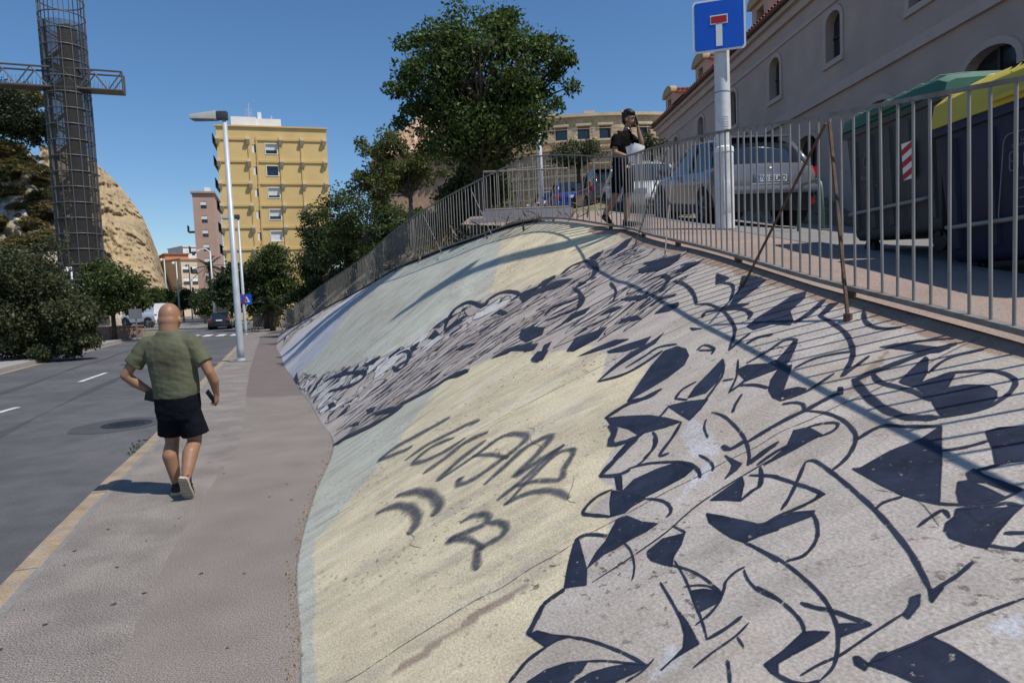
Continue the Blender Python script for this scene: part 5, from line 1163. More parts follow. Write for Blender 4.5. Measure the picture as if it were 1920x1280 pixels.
# dormers
def dormer(u, w=1.5, h=1.55, back=3.2):
    c = -u; d0 = -.55; zb = zE+.15; r_ = empty('dormer', (0, 0, 0)); r_.parent = bar; r_.matrix_parent_inverse = Matrix.Translation(-Vector(bar.location))
    mb = MB(); fr2 = (o_-n_*.55, ux_, n_); zt = zb+h
    for (ua, ub) in ((c-w/2, c-.34), (c+.34, c+w/2)): slab(mb, fr2, ua, ub, zb, zt, -.3, 0)
    slab(mb, fr2, c-.34, c+.34, zb, zb+.35, -.3, 0); slab(mb, fr2, c-.34, c+.34, zt-.22, zt, -.3, 0)
    slab(mb, fr2, c-w/2, c+w/2, zb, zt, -back, -.3); ob = mb.build('dormer_wall', M['render_pink'], r_)
    mb = MB(); slab(mb, fr2, c-.339, c+.339, zb+.35, zt-.22, -.28, -.25); mb.build('pane', M['pane'], r_)
    P = lambda uq, zq, dq: o_-n_*.55+ux_*uq+n_*dq+V(0, 0, zq)
    prof = [(c-(w/2+.14)*math.cos(math.pi*k/12), zt+.06+.40*math.sin(math.pi*k/12)) for k in range(13)]
    mb = MB(); mb.prism([P(a, b, .16) for a, b in prof]+[P(c+w/2+.14, zt-.02, .16), P(c-w/2-.14, zt-.02, .16)], -n_*.35); mb.build('dormer_pediment', M['stone_cap'], r_)
    mb = MB(); slab(mb, fr2, c-w/2-.18, c+w/2+.18, zt-.06, zt+.055, -back-.05, -.19)
    mb.add([P(c-w/2-.18, zt+.06, -.19), P(c, zt+.36, -.19), P(c+w/2+.18, zt+.06, -.19), P(c-w/2-.18, zt+.06, -back), P(c, zt+.36, -back), P(c+w/2+.18, zt+.06, -back)], [(0, 1, 2), (5, 4, 3), (0, 3, 4, 1), (1, 4, 5, 2)])
    mb.build('dormer_roof', M['roof_tile'], r_)
    for s in (-1, 1):
        for k in range(12):
            mb = MB(); y0 = -.25-k*.24
            a = P(c, zt+.38, y0); b = P(c+s*(w/2+.2), zt+.07, y0); mb.tube([a, b], .07, 6); mb.build('tile', M['roof_tile'], r_)
def du(x):
    return fac(x, 150)[0]
for xq in (1409, 1298, 1240): dormer(du(xq)+.4)

# ---- yellow apartment block
mat('render_yellow', (0.66, 0.475, 0.205), 0.88, 0.06, 0.5, 0.15, 20, c2=(0.60, 0.42, 0.175), c2scale=0.12, c2amt=0.6)
mat('render_yellow_dark', (0.60, 0.425, 0.175), 0.88, 0.06, 0.6)
mat('shutter', (0.74, 0.74, 0.72), 0.6, 0.04, 2); mat('bracket', (0.66, 0.55, 0.38), 0.8, 0.08, 3)
mat('balcony_dark', (0.05, 0.055, 0.05), 0.7, 0.15, 2); mat('roof_white', (0.74, 0.74, 0.73), 0.8, 0.06, 1)
A_ = at(404, 236, 88); B_ = at(611, 243, 92); ux = (B_-A_); ux.z = 0; Wy = ux.length; Hy = (A_.z+B_.z)/2
fr_y = frame_of((A_.x, A_.y, 0), ux); oy, uxy, ny = fr_y
def fy(x, y):
    d = _f+_R*((x-960)/1280)+_U*((640-y)/1280); k = (oy-V(0, 0, EYE)).dot(ny)/d.dot(ny); p = V(0, 0, EYE)+d*k; return (p-oy).dot(uxy), p.z
yb = empty('apartment_block', (A_.x, A_.y, 0), 0, 'tall yellow rendered apartment block with white shutters and rooftop rooms', 'building')
z1_ = fy(500, 262)[1]; fh = (fy(500, 262)[1]-fy(500, 426)[1])/4.0
nfl = 8; ops = []; big = []; small = []
uw0, uw1 = fy(498, 280)[0], fy(519, 280)[0]; us0, us1 = fy(473, 285)[0], fy(480, 285)[0]
zw1, zw0 = fy(508, 272)[1], fy(508, 287)[1]
for k in range(nfl):
    dz = -fh*k
    if zw0+dz > .6: big.append((uw0, uw1, zw0+dz-.1, zw1+dz+.1)); small.append((us0, us1, zw0+dz, zw1+dz))
wall_open(yb, 'wall', fr_y, Wy, Hy, [q for q in big+small], .22, M['render_yellow'], 13.0)
for k, a in enumerate(big):
    mb = MB(); slab(mb, fr_y, a[0], a[1], a[2], a[3], -.215, -.20); wn = put(mb, 'window', M['pane'], yb)
    fro = (0.62, 0.0, .78, .68, 1.0, .8, .7, .9)[k]                   # how far the shutter is rolled down
    if fro:
        mb = MB(); zz = a[3]; hgt = (a[3]-a[2])*fro; n5 = 9
        for j in range(n5): slab(mb, fr_y, a[0]+.02, a[1]-.02, zz-hgt*(j+1)/n5+.012, zz-hgt*j/n5, -.16, -.12)
        put(mb, 'roller_shutter', M['shutter'], yb)
    mb = MB()
    for (u0, u1, z0, z1) in ((a[0]-.1, a[0], a[2]-.1, a[3]+.1), (a[1], a[1]+.1, a[2]-.1, a[3]+.1), (a[0], a[1], a[3], a[3]+.1), (a[0], a[1], a[2]-.1, a[2])): slab(mb, fr_y, u0, u1, z0, z1, .002, .05)
    put(mb, 'window_frame', M['shutter'], yb)
for a in small:
    mb = MB(); slab(mb, fr_y, a[0], a[1], a[2], a[3], -.215, -.20); put(mb, 'window', M['pane'], yb)
    mb = MB(); slab(mb, fr_y, a[0]-.02, a[0]+(a[1]-a[0])*.55, a[2], a[3], -.1, -.06); put(mb, 'shutter', M['shutter'], yb)
# the projecting slices of the facade and floor bands
ul, ur = fy(465, 330)[0], fy(483, 330)[0]
for k in range(nfl+1):
    zb = z1_-fh*k
    if zb < 1: continue
    for (a, b) in ((0.0, ul-.02), (ur, Wy)): mb = MB(); slab(mb, fr_y, a, b, zb-.14, zb+.14, .003, .13); put(mb, 'floor_band', M['render_yellow_dark'], yb)
    for xq in (408, 465, 526, 566, 607):
        u_, _z = fy(xq, 265); mb = MB(); slab(mb, fr_y, u_-.22, u_+.22, zb-.12, zb+.25, .131, .55); mb.add([oy+uxy*(u_+s*.22)+ny*d+V(0, 0, z) for s in (-1, 1) for d, z in ((.131, zb-.12), (.5, zb-.12), (.131, zb-.7))], [(0, 1, 2), (5, 4, 3), (0, 3, 4, 1), (1, 4, 5, 2), (2, 5, 3, 0)]); put(mb, 'bracket', M['bracket'], yb)
for xq in (468, 483, 526, 566):
    u_, _z = fy(xq, 300); mb = MB(); slab(mb, fr_y, u_-.1, u_+.1, 1, Hy-1.2, .004, .11); put(mb, 'pilaster', M['render_yellow_dark'], yb)
mb = MB(); slab(mb, fr_y, -.15, Wy+.15, Hy-.02, Hy+.16, -.5, .2); put(mb, 'coping', M['render_yellow_dark'], yb)
# balconies on the left flank
for k in range(8):
    zb = z1_-fh*k-.3
    if zb < 2: continue
    mb = MB(); c = oy-uxy*.28-ny*5.5+V(0, 0, zb); rot = Matrix((uxy, -ny, V(0, 0, 1))).transposed(); mb.box(c, (.55, 10, .2), rot); mb.box(c+V(0, 0, .6)-uxy*.23, (.08, 10, .95), rot); put(mb, 'balcony', M['balcony_dark'], yb)
# roof rooms
def roofbox(x0, x1, y0, y1, d0, d1, nm, mt, zb=None):
    u0 = fy(x0, y1)[0]; u1 = fy(x1, y1)[0]; z1q = fy((x0+x1)/2, y0)[1]*1.02; mb = MB(); slab(mb, fr_y, u0, u1, Hy+.1, z1q, -d1, -d0); put(mb, nm, mt, yb)
roofbox(432, 480, 221, 240, 1.5, 6, 'roof_room', M['roof_white']); roofbox(480, 527, 224, 240, 1.8, 6.5, 'roof_room', M['roof_white']); roofbox(483, 490, 210, 240, 2.2, 3.0, 'chimney', M['roof_white'])
roofbox(508, 511, 217, 240, 2.2, 2.4, 'flue', M['post_grey']); roofbox(527, 603, 237, 240, 2.5, 6.5, 'roof_parapet', M['wall_grey'])
mb = MB(); c = fy(465, 225); p = oy+uxy*c[0]-ny*3; mb.tube([p+V(0, 0, Hy), p+V(0, 0, fy(465, 190)[1]*1.02)], .05, 6)
for j in range(4): mb.tube([p+V(-.5, 0, fy(465, 190)[1]-.2-j*.25), p+V(.5, 0, fy(465, 190)[1]-.2-j*.25)], .03, 5)
put(mb, 'antenna', M['post_grey'], yb)

# ---- generic far houses
def far_block(name, x0, x1, y0, Y, mt, label, rows, cols, zbot=0, tilt=0.0, roofm=None, win=(1.0, 1.3), depth=12, balc=False, dY=3.0):
    a = at(x0, (y0+560)/2, Y); b = at(x1, (y0+560)/2, Y+dY); H = at((x0+x1)/2, y0, Y).z; ux = b-a; fr = frame_of((a.x, a.y, 0), ux); ux.z = 0; W = ux.length
    r = empty(name, (a.x, a.y, 0), 0, label, 'building'); ops = []
    for i in range(rows):
        for j in range(cols):
            c = W*(j+.5)/cols; z = H-1.3-(H-2)/max(1, rows)*i; z0 = z-win[1]
            if z0 > .3: ops.append((c-win[0]/2, c+win[0]/2, z0, z))
    wall_open(r, 'wall', fr, W, H, ops, .2, mt, depth)
    for a_ in ops:
        mb = MB(); slab(mb, fr, a_[0], a_[1], a_[2], a_[3], -.195, -.18); wn = put(mb, 'window', M['pane'], r)
        mb = MB(); slab(mb, fr, a_[0], a_[1], a_[2]+(a_[3]-a_[2])*.5, a_[3], -.1, -.06); put(mb, 'shutter', M['shutter'], r)
        if balc: mb = MB(); slab(mb, fr, a_[0]-.4, a_[1]+.4, a_[2]-.25, a_[2]-.1, .002, .8); slab(mb, fr, a_[0]-.4, a_[1]+.4, a_[2]-.1, a_[2]+.75, .74, .8); put(mb, 'balcony', M['balcony_dark'], r)
    mb = MB(); slab(mb, fr, -.25, W+.25, H, H+.3, -depth, .3); put(mb, 'roof', roofm or mt, r)
    return r, fr, W, H
mat('render_rose', (0.46, 0.31, 0.25), 0.88, 0.06, 0.6); mat('render_orange', (0.55, 0.24, 0.13), 0.88, 0.08, 0.8); mat('render_cream', (0.62, 0.50, 0.36), 0.88, 0.06, 0.8)
r, fr, W, H = far_block('apartment_block', 367, 407, 361, 112, M['render_rose'], 'narrow rose apartment block behind the yellow block', 8, 1, dY=1.0, win=(.9, 1.2))
for k in range(5):
    mb = MB(); zz = H-6.2-k*3.35; slab(mb, fr, -1.1, -.002, zz, zz+.15, -2.4, -.2); slab(mb, fr, -1.1, -1.02, zz+.151, zz+1.1, -2.4, -.2); put(mb, 'balcony', M['balcony_dark'], r)
mb = MB(); slab(mb, fr, W*.55, W*.8, H+.301, H+1.2, -3, -1.5); put(mb, 'roof_dome', M['roof_white'], r)
far_block('house', 312, 356, 476, 170, M['render_orange'], 'low orange house with a brown tiled roof at the end of the street', 3, 3, roofm=M['roof_tile'], win=(1.2, 1.5))
far_block('house', 341, 374, 486, 150, M['render_cream'], 'cream house with pale balconies beside the orange house', 4, 2, roofm=M['render_orange'], win=(1.3, 1.6))
far_block('apartment_block', 346, 372, 462, 210, M['roof_white'], 'distant white flat-roofed block above the orange roofs', 2, 2)
far_block('shop', 383, 470, 556, 96, M['render_cream'], 'low cream frontage shaded by street trees under the yellow block', 1, 4, win=(2, 2.2), depth=4)

# ---- old bullring wall with scaffold behind the cars
mat('old_stone', (0.48, 0.38, 0.245), 0.95, 0.18, 0.9, 0.7, 5, fine=0.18, fscale=4.5, c2=(0.36, 0.27, 0.165), c2scale=0.5, c2amt=0.8)
mat('old_trim', (0.54, 0.45, 0.32), 0.95, 0.12, 1.5)
rc = at(1090, 300, 84); R0 = 24.0; cx_, cy_ = rc.x-1.0, rc.y; ringt = at(1100, 219, 60).z
br_ = empty('bullring', (cx_, cy_-R0, 6), 0, 'curved old stone bullring wall with small windows and scaffold boards', 'building')
def cyl_wall(r0, r1, z0, z1, a0, a1, n=80):
    mb = MB(); rings = []
    for k in range(n+1):
        a = a0+(a1-a0)*k/n; c, s = math.cos(a), math.sin(a); rings.append([Vector((cx_+r*c, cy_+r*s, z)) for r, z in ((r0, z0), (r1, z0), (r1, z1), (r0, z1))])
    mb.loft(rings); return mb
PI = math.pi
wang = []
for xq in (985, 1005, 1052, 1094, 1135, 1209):
    d = _f+_R*((xq-960)/1280)+_U*((640-240)/1280); dx, dy = d.x, d.y; fx_, fy_ = -cx_, -cy_; A2 = dx*dx+dy*dy; B2 = 2*(fx_*dx+fy_*dy); C2 = fx_*fx_+fy_*fy_-R0*R0; ds = B2*B2-4*A2*C2
    if ds > 0: t_ = (-B2-math.sqrt(ds))/(2*A2); wang.append(math.atan2(t_*dy-cy_, t_*dx-cx_))
zt_ = ringt; zw0, zw1 = zt_-1.9, zt_-.75; hwA = .52/R0
put(cyl_wall(R0-1.2, R0, 2, zw0, -PI, 0), 'wall', M['old_stone'], br_); put(cyl_wall(R0-1.2, R0, zw1, zt_, -PI, 0), 'wall', M['old_stone'], br_)
edges = [-PI]+[q for a in sorted(wang) for q in (a-hwA, a+hwA)]+[0]
for k in range(0, len(edges)-1, 2): put(cyl_wall(R0-1.2, R0, zw0, zw1, edges[k], edges[k+1], 24), 'wall', M['old_stone'], br_)
for a in wang:
    put(cyl_wall(R0-.9, R0-.85, zw0, zw1, a-hwA, a+hwA, 4), 'window', M['pane_blue'], br_); put(cyl_wall(R0+.01, R0+.10, zw0-.15, zw0, a-hwA*1.3, a+hwA*1.3, 4), 'sill', M['old_trim'], br_); put(cyl_wall(R0+.01, R0+.12, zw1, zw1+.2, a-hwA*1.3, a+hwA*1.3, 4), 'lintel', M['old_trim'], br_)
for z_, h_ in ((zt_, .25), (zw0-.9, .2), (zw0-3.2, .2)): put(cyl_wall(R0-.3, R0+.25, z_, z_+h_, -PI, 0), 'cornice', M['old_trim'], br_)
bs = random.Random(5)
for k in range(46):
    a = -PI+PI*(k+.5)/46; put(cyl_wall(R0-.9, R0-.1, zt_+.251, zt_+.25+bs.uniform(.05, .35), a-.02, a+.02, 1), 'coping_stone', M['old_trim'], br_)
sc = empty('scaffold', (cx_, cy_-R0-1, 5), 0, 'steel pole scaffold with boards along the bullring wall', 'scaffold')
for lev in range(5):
    z_ = zw0-.4-lev*1.9; put(cyl_wall(R0+.35, R0+1.2, z_, z_+.07, -PI*.75, -PI*.25, 40), 'board', M['old_trim'], sc)
    mb = MB(); mb.tube([Vector((cx_+(R0+1.25)*math.cos(a), cy_+(R0+1.25)*math.sin(a), z_+1.0)) for a in np.linspace(-PI*.75, -PI*.25, 40)], .03, 5); put(mb, 'guard_rail', M['galvanised'], sc)
for k in range(26):
    a = -PI*.75+PI*.5*k/25; mb = MB(); mb.tube([(cx_+(R0+1.22)*math.cos(a), cy_+(R0+1.22)*math.sin(a), 3), (cx_+(R0+1.22)*math.cos(a), cy_+(R0+1.22)*math.sin(a), zw0+.7)], .035, 5); put(mb, 'standard', M['galvanised'], sc)
# ---- terracotta pyramid roof behind the big tree
pr_ = at(812, 300, 46); pt_ = at(812, 206, 46); mb = MB()
pv = empty('pavilion', (pr_.x, pr_.y, pr_.z), 0, 'pavilion with a steep terracotta tiled roof behind the leafy tree', 'building')
hw = 3.4; mb.box((pr_.x, pr_.y, (pr_.z+3)/2-.3), (5.6, 5.6, pr_.z-3)); put(mb, 'wall', M['roof_brown'], pv)
nR = 11
for i in range(nR):
    f0, f1 = i/nR, (i+1)/nR; r0, r1 = hw*(1-f0)+.03, hw*(1-f1)+.02; z0q = pr_.z-.3+(pt_.z-pr_.z+.3)*f0; z1q = pr_.z-.3+(pt_.z-pr_.z+.3)*f1
    for s in range(4):
        nn_ = max(1, int(2*r0/.42)); rot = Matrix.Rotation(s*PI/2, 3, 'Z')
        for j in range(nn_):
            x = -r0+2*r0*(j+.5)/nn_; mb = MB(); a = rot @ Vector((x, -r0, 0)); b = rot @ Vector((x*(r1/r0), -r1, 0)); mb.tube([V(pr_.x, pr_.y, z0q)+a, V(pr_.x, pr_.y, z1q+.05)+b], [.2, .17], 5)
            if s in (0, 3): put(mb, 'tile', M['roof_brown'] if (i*7+j*3) % 5 else M['roof_pale'], pv)
mb = MB(); mb.add([V(pr_.x+sx*hw, pr_.y+sy*hw, pr_.z-.35) for sx, sy in ((-1, -1), (1, -1), (1, 1), (-1, 1))]+[V(pr_.x, pr_.y, pt_.z-.05)], [(0, 1, 4), (1, 2, 4), (2, 3, 4), (3, 0, 4), (3, 2, 1, 0)]); put(mb, 'roof', M['roof_brown'], pv)
# ------------------------------------------------------------------ hills on the left
mat('rock', (0.40, 0.30, 0.175), 0.95, 0.2, 0.25, 0.9, 0.9, fine=0.14, fscale=1.6, c2=(0.24, 0.18, 0.11), c2scale=0.12, c2amt=0.75, stretch=(1, 1, .45))
mat('rock_pale', (0.42, 0.36, 0.29), 0.95, 0.22, 0.35, 1.0, 1.2, fine=0.25, fscale=1.4, c2=(0.12, 0.115, 0.06), c2scale=0.11, c2amt=0.85)
def hill(name, xs, tops, Ybase, slope, mt, amp, zcut=-.5, rough=1.0, back=60, seed=0):
    """a hillside as a body: foot at Ybase, face leaning back, flat-topped behind"""
    nx = 230; nz = 110; vs = []; fs = []
    for i in range(nx):
        x = xs[0]+(xs[-1]-xs[0])*i/(nx-1); yt = np.interp(x, xs, tops)
        foot = onz(x, 620, -.2); dr = Vector((foot.x, foot.y, 0)).normalized(); Y0 = float(np.interp(x, xs, Ybase)) if not isinstance(Ybase, (int, float)) else Ybase
        H = at(x, yt, Y0*1.22).z
        for k in range(nz):
            f_ = k/(nz-11) if k < nz-10 else 1.0
            ex = 0 if k < nz-10 else (k-(nz-11))/10*back
            z = zcut+(H-zcut)*f_; d = Y0*(1+slope*f_)+ex
            p = at(x, 575, d); nv = Vector((p.x*.07+seed, p.y*.07, z*.07))
            q = amp*(noise.noise(nv)+.6*noise.noise(nv*2.7)+.4*noise.noise(nv*6.5)*rough+.5*abs(noise.noise(Vector((p.x*.16, p.y*.16, z*.05+seed))))+.38*noise.noise(nv*15)+.2*noise.noise(nv*34)+.25*math.sin(z*.9+4*noise.noise(nv*2)))*min(1, f_*3+.1)
            dr = Vector((p.x, p.y, 0)).normalized(); vs.append(Vector((p.x, p.y, z-ex*.15+q*.25*f_))+dr*q)
    for i in range(nx-1):
        for k in range(nz-1): a = i*nz+k; fs.append((a, a+nz, a+nz+1, a+1))
    return sheet(name, vs, fs, mt, 'structure', smooth=True)
hill('cliff', [100, 170, 185, 215, 240, 262, 280, 292, 302, 312, 322, 335], [272, 280, 292, 318, 345, 375, 405, 435, 470, 508, 545, 590], 128, .22, M['rock'], 2.3, rough=.8, back=30)
hill('hillside', [-420, -200, -60, 0, 40, 80, 120, 160, 190, 215, 235, 250], [60, 110, 190, 235, 255, 275, 330, 390, 430, 480, 530, 580], 100, .24, M['rock_pale'], 4.0, seed=4.4)

# ------------------------------------------------------------------ panoramic lift tower and its footbridge
mat('tower_steel', (0.09, 0.09, 0.09), 0.55, 0.1, 1, metal=0.5); mat('bridge_steel', (0.11, 0.112, 0.115), 0.5, 0.1, 1, metal=0.4)
def mesh_skin_material():
    mt = bpy.data.materials.new('tower_mesh'); mt.use_nodes = True; t = mt.node_tree; N = t.nodes; L = t.links; b = N['Principled BSDF']
    b.inputs['Base Color'].default_value = (.06, .055, .05, 1); b.inputs['Roughness'].default_value = .6; b.inputs['Metallic'].default_value = .4; b.inputs['Alpha'].default_value = .5
    return mt
M['tower_mesh'] = mesh_skin_material()
TY = 96.0; tb = at(146, 560, TY); tt_ = at(146, 0, TY); tbase = V(tb.x+1.0, tb.y, 0); Rt = 2.75; Ht = at(115, -20, TY).z; Hd = at(118, 48, TY).z
tw_ = empty('lift_tower', tuple(tbase), 0, 'tall round steel mesh lift tower standing in front of the rocky hillside', 'tower')
nrg = int(Ht/2.1)
for k in range(nrg+1):
    mb = MB(); z = k*2.1; mb.tube([(Rt*math.cos(a), Rt*math.sin(a), z) for a in np.linspace(0, 2*PI, 33)], .085, 6, False); mb.build('ring', M['bridge_steel'], tw_, True)
for k in range(14):
    a = 2*PI*(k+.5)/14; mb = MB(); mb.box((Rt*math.cos(a), Rt*math.sin(a), Ht/2), (.14, .09, Ht), Matrix.Rotation(a, 3, 'Z')); mb.build('mullion', M['bridge_steel'], tw_)
mb = MB(); mb.loft([[Vector(((Rt-.06)*math.cos(a), (Rt-.06)*math.sin(a), z)) for a in [2*PI*k/48 for k in range(48)]] for z in (0, Hd)], cap=False); mb.build('mesh_skin', M['tower_mesh'], tw_, True)
mb = MB(); mb.box((.4, .3, Hd/2), (1.7, 1.7, Hd)); mb.build('lift_shaft', M['dark_metal'], tw_)
for k in range(int(Hd/2.1)):
    mb = MB(); z = k*2.1
    mb.box((-1.5 if k % 2 else 1.6, -.5, z+.05), (1.2, 2.0, .1)); s = 1 if k % 2 else -1; rot = Matrix.Rotation(-s*.62, 3, 'Y'); mb.box((0, -1.7, z+1.05), (2.8, .7, .14), rot); mb.box((0, -2.0, z+1.6), (2.8, .05, .08), rot); mb.build('stair_flight', M['dark_metal'], tw_)
for s in (0, 2.1, 4.2):
    mb = MB(); mb.tube([(Rt*.85*math.cos(s), Rt*.85*math.sin(s), 0), (Rt*.85*math.cos(s), Rt*.85*math.sin(s), Hd)], .16, 8); mb.build('column', M['tower_steel'], tw_)
# footbridge: box truss from the hillside through the tower
b0 = at(-60, 135, 91); b1 = at(232, 160, 97.5); zb = (at(0, 155, 92).z+at(232, 176, 97).z)/2; hb = 2.55; b0.z = b1.z = zb
bg_ = empty('footbridge', tuple(b0), 0, 'horizontal steel truss footbridge running through the lift tower', 'bridge'); dv = b1-b0; L_ = dv.length; du_ = dv.normalized(); nb = Vector((-du_.y, du_.x, 0))
for s in (-1.0, 1.0):
    for z, r in ((0, .15), (hb, .13)): mb = MB(); mb.tube([nb*s+V(0, 0, z), dv+nb*s+V(0, 0, z)], r, 6); mb.build('chord', M['bridge_steel'], bg_)
    npn = int(L_/1.7)
    for k in range(npn):
        u0, u1 = L_*k/npn, L_*(k+1)/npn; z0, z1 = (0, hb) if k % 2 else (hb, 0); mb = MB(); mb.tube([du_*u0+nb*s+V(0, 0, z0), du_*u1+nb*s+V(0, 0, z1)], .085, 6); mb.build('diagonal', M['bridge_steel'], bg_)
    mb = MB(); mb.tube([dv+nb*s, dv+nb*s+V(0, 0, hb)], .12, 6); mb.build('end_post', M['bridge_steel'], bg_)
    mb = MB()
    for k in range(int(L_/.45)): mb.tube([du_*k*.45+nb*s*.93, du_*k*.45+nb*s*.93+V(0, 0, 1.25)], .02, 4)
    o = mb.build('balusters', M['bridge_steel'], bg_); o['kind'] = 'stuff'
mb = MB(); rot = Matrix((du_, nb, V(0, 0, 1))).transposed(); mb.box(dv/2, (L_, 2.0, .25), rot); mb.build('deck', M['tower_steel'], bg_)

# ------------------------------------------------------------------ trees and shrubs
def leaf_material(name, c, trans=.35, var=.35):
    mt = bpy.data.materials.new(name); mt.use_nodes = True; t = mt.node_tree; N = t.nodes; L = t.links; b = N['Principled BSDF']; out = N['Material Output']
    a = N.new('ShaderNodeAttribute'); a.attribute_name = 'tint'
    mx = N.new('ShaderNodeMix'); mx.data_type = 'RGBA'; L.new(a.outputs['Fac'], mx.inputs[0]); mx.inputs[6].default_value = (c[0]*(1-var), c[1]*(1-var), c[2]*(1-var), 1); mx.inputs[7].default_value = (c[0]*(1+var*1.5), c[1]*(1+var*1.2), c[2]*(1+var*.4), 1)
    L.new(mx.outputs[2], b.inputs['Base Color']); b.inputs['Roughness'].default_value = .5; b.inputs['Specular IOR Level'].default_value = .35
    tr = N.new('ShaderNodeBsdfTranslucent'); L.new(mx.outputs[2], tr.inputs[0]); ms = N.new('ShaderNodeMixShader'); ms.inputs[0].default_value = trans; L.new(b.outputs[0], ms.inputs[1]); L.new(tr.outputs[0], ms.inputs[2]); L.new(ms.outputs[0], out.inputs[0])
    M[name] = mt; return mt
leaf_material('leaf_mulberry', (0.072, 0.122, 0.034), .45, .5); leaf_material('leaf_light', (0.11, 0.14, 0.045), .45, .5); leaf_material('leaf_dark', (0.045, 0.07, 0.026)); leaf_material('leaf_olive', (0.075, 0.092, 0.044)); leaf_material('leaf_pine', (0.03, 0.045, 0.018)); leaf_material('leaf_scrub', (0.17, 0.145, 0.065)); leaf_material('leaf_mid', (0.075, 0.11, 0.036), .4, .5); leaf_material('leaf_palm', (0.04, 0.055, 0.022)); leaf_material('grass_dry', (0.12, 0.10, 0.045), .2)
mat('bark', (0.075, 0.058, 0.042), 0.95, 0.25, 9, 0.8, 30); mat('bark_pale', (0.17, 0.15, 0.125), 0.95, 0.25, 9, 0.6, 30)
def leaves_mesh(name, centres, size, mt, seed, flat=.0, narrow=.55):
    r = np.random.default_rng(seed); c = np.asarray(centres); n = len(c)
    d = r.normal(size=(n, 3)); d[:, 2] -= .35; d /= np.linalg.norm(d, axis=1, keepdims=True); u = r.normal(size=(n, 3)); u[:, 2] *= (1-flat); u -= d*(u*d).sum(1, keepdims=True); u /= np.linalg.norm(u, axis=1, keepdims=True)
    s = size*r.uniform(.6, 1.3, (n, 1)); nn = np.cross(d, u)
    p0 = c; p1 = c+d*s*.5+u*s*narrow*.5+nn*s*.08; p2 = c+d*s; p3 = c+d*s*.5-u*s*narrow*.5+nn*s*.08
    v = np.stack([p0, p1, p2, p3], 1).reshape(-1, 3); me = bpy.data.meshes.new(name); me.vertices.add(4*n); me.vertices.foreach_set('co', v.ravel())
    me.loops.add(4*n); me.polygons.add(n); me.loops.foreach_set('vertex_index', np.arange(4*n)); me.polygons.foreach_set('loop_start', np.arange(0, 4*n, 4)); me.update(calc_edges=True)
    a = me.attributes.new('tint', 'FLOAT', 'POINT'); a.data.foreach_set('value', np.repeat(np.clip(r.normal(.35, .3, n), 0, 1), 4)); me.materials.append(mt); return me
def tree(name, base, clumps, n_leaf, leaf, mt, label, cat='tree', group=None, trunk=.12, fork=.35, nb=28, seed=1, barkm='bark', lean=(0, 0), spread=.42, shell=.45, crown='crown'):
    """clumps: (dx, dy, dz, rx, ry, rz) volumes of the crown relative to base; limbs run from the trunk to leaf clusters inside them"""
    r = np.random.default_rng(seed); root = empty(name, base, 0, label, cat, group); vols = np.array([c[3]*c[4]*c[5] for c in clumps]); pk = vols/vols.sum()
    ztop = max(c[2]+c[5] for c in clumps); zlow = min(c[2] for c in clumps); fz = max(.15, fork*ztop)
    mb = MB(); tp = [V(0, 0, -.25), V(lean[0]*.3, lean[1]*.3, fz*.5), V(lean[0], lean[1], fz)]
    mb.tube(tp, [trunk*1.25, trunk, trunk*.85], 8); ftop = tp[-1]; cl = []
    for k in range(nb):
        c = clumps[r.choice(len(clumps), p=pk)]; d = r.normal(size=3); d /= np.linalg.norm(d); rad = r.uniform(shell, .95)**.6*(1.0 if r.random() < .8 else r.uniform(1.05, 1.3))
        q = Vector((c[0]+d[0]*c[3]*rad, c[1]+d[1]*c[4]*rad, c[2]+d[2]*c[5]*rad)); cl.append((q, c))
        st = ftop.lerp(V(c[0]*.5, c[1]*.5, max(fz, c[2]*.8)), r.uniform(0, .5)); md = st.lerp(q, .5)+Vector(r.normal(size=3)*.06*(q-st).length)+V(0, 0, .08*(q-st).length)
        w = trunk*r.uniform(.16, .38); mb.tube([ftop.lerp(V(0, 0, fz*.8), .3), st, md, q], [trunk*.5, w, w*.55, w*.18], 5)
    mb.build('trunk', M[barkm], root, True)
    pts = []; per = n_leaf//nb
    for q, c in cl:
        rr = spread*min(c[3], c[4], c[5])*r.uniform(.6, 1.25); g = r.normal(size=(per, 3)); g /= np.linalg.norm(g, axis=1, keepdims=True); g *= (r.uniform(0, 1, (per, 1))**.45)*rr*np.array([1.15, 1.15, .8]); pts.append(g+np.array(q))
    o = link_mesh(crown, leaves_mesh(crown, np.concatenate(pts), leaf, mt, seed), root); return root
def pxm(Y): return Y/1280
def tree_px(name, xb, yb_, Y, clumps_px, *a, zb=None, dy=.8, **k):
    """clump list in survey pixels (x, y, rx, ry), turned into metres at distance Y"""
    b = at(xb, yb_, Y)
    if zb is not None: b.z = zb
    cl = []
    for (x, y, rx, ry) in clumps_px:
        c = at(x, y, Y); s = Y/1280; cl.append((c.x-b.x, rng.uniform(-.2, .2)*rx*s, c.z-b.z, rx*s, rx*s*dy, ry*s))
    return tree(name, tuple(b), cl, *a, **k)
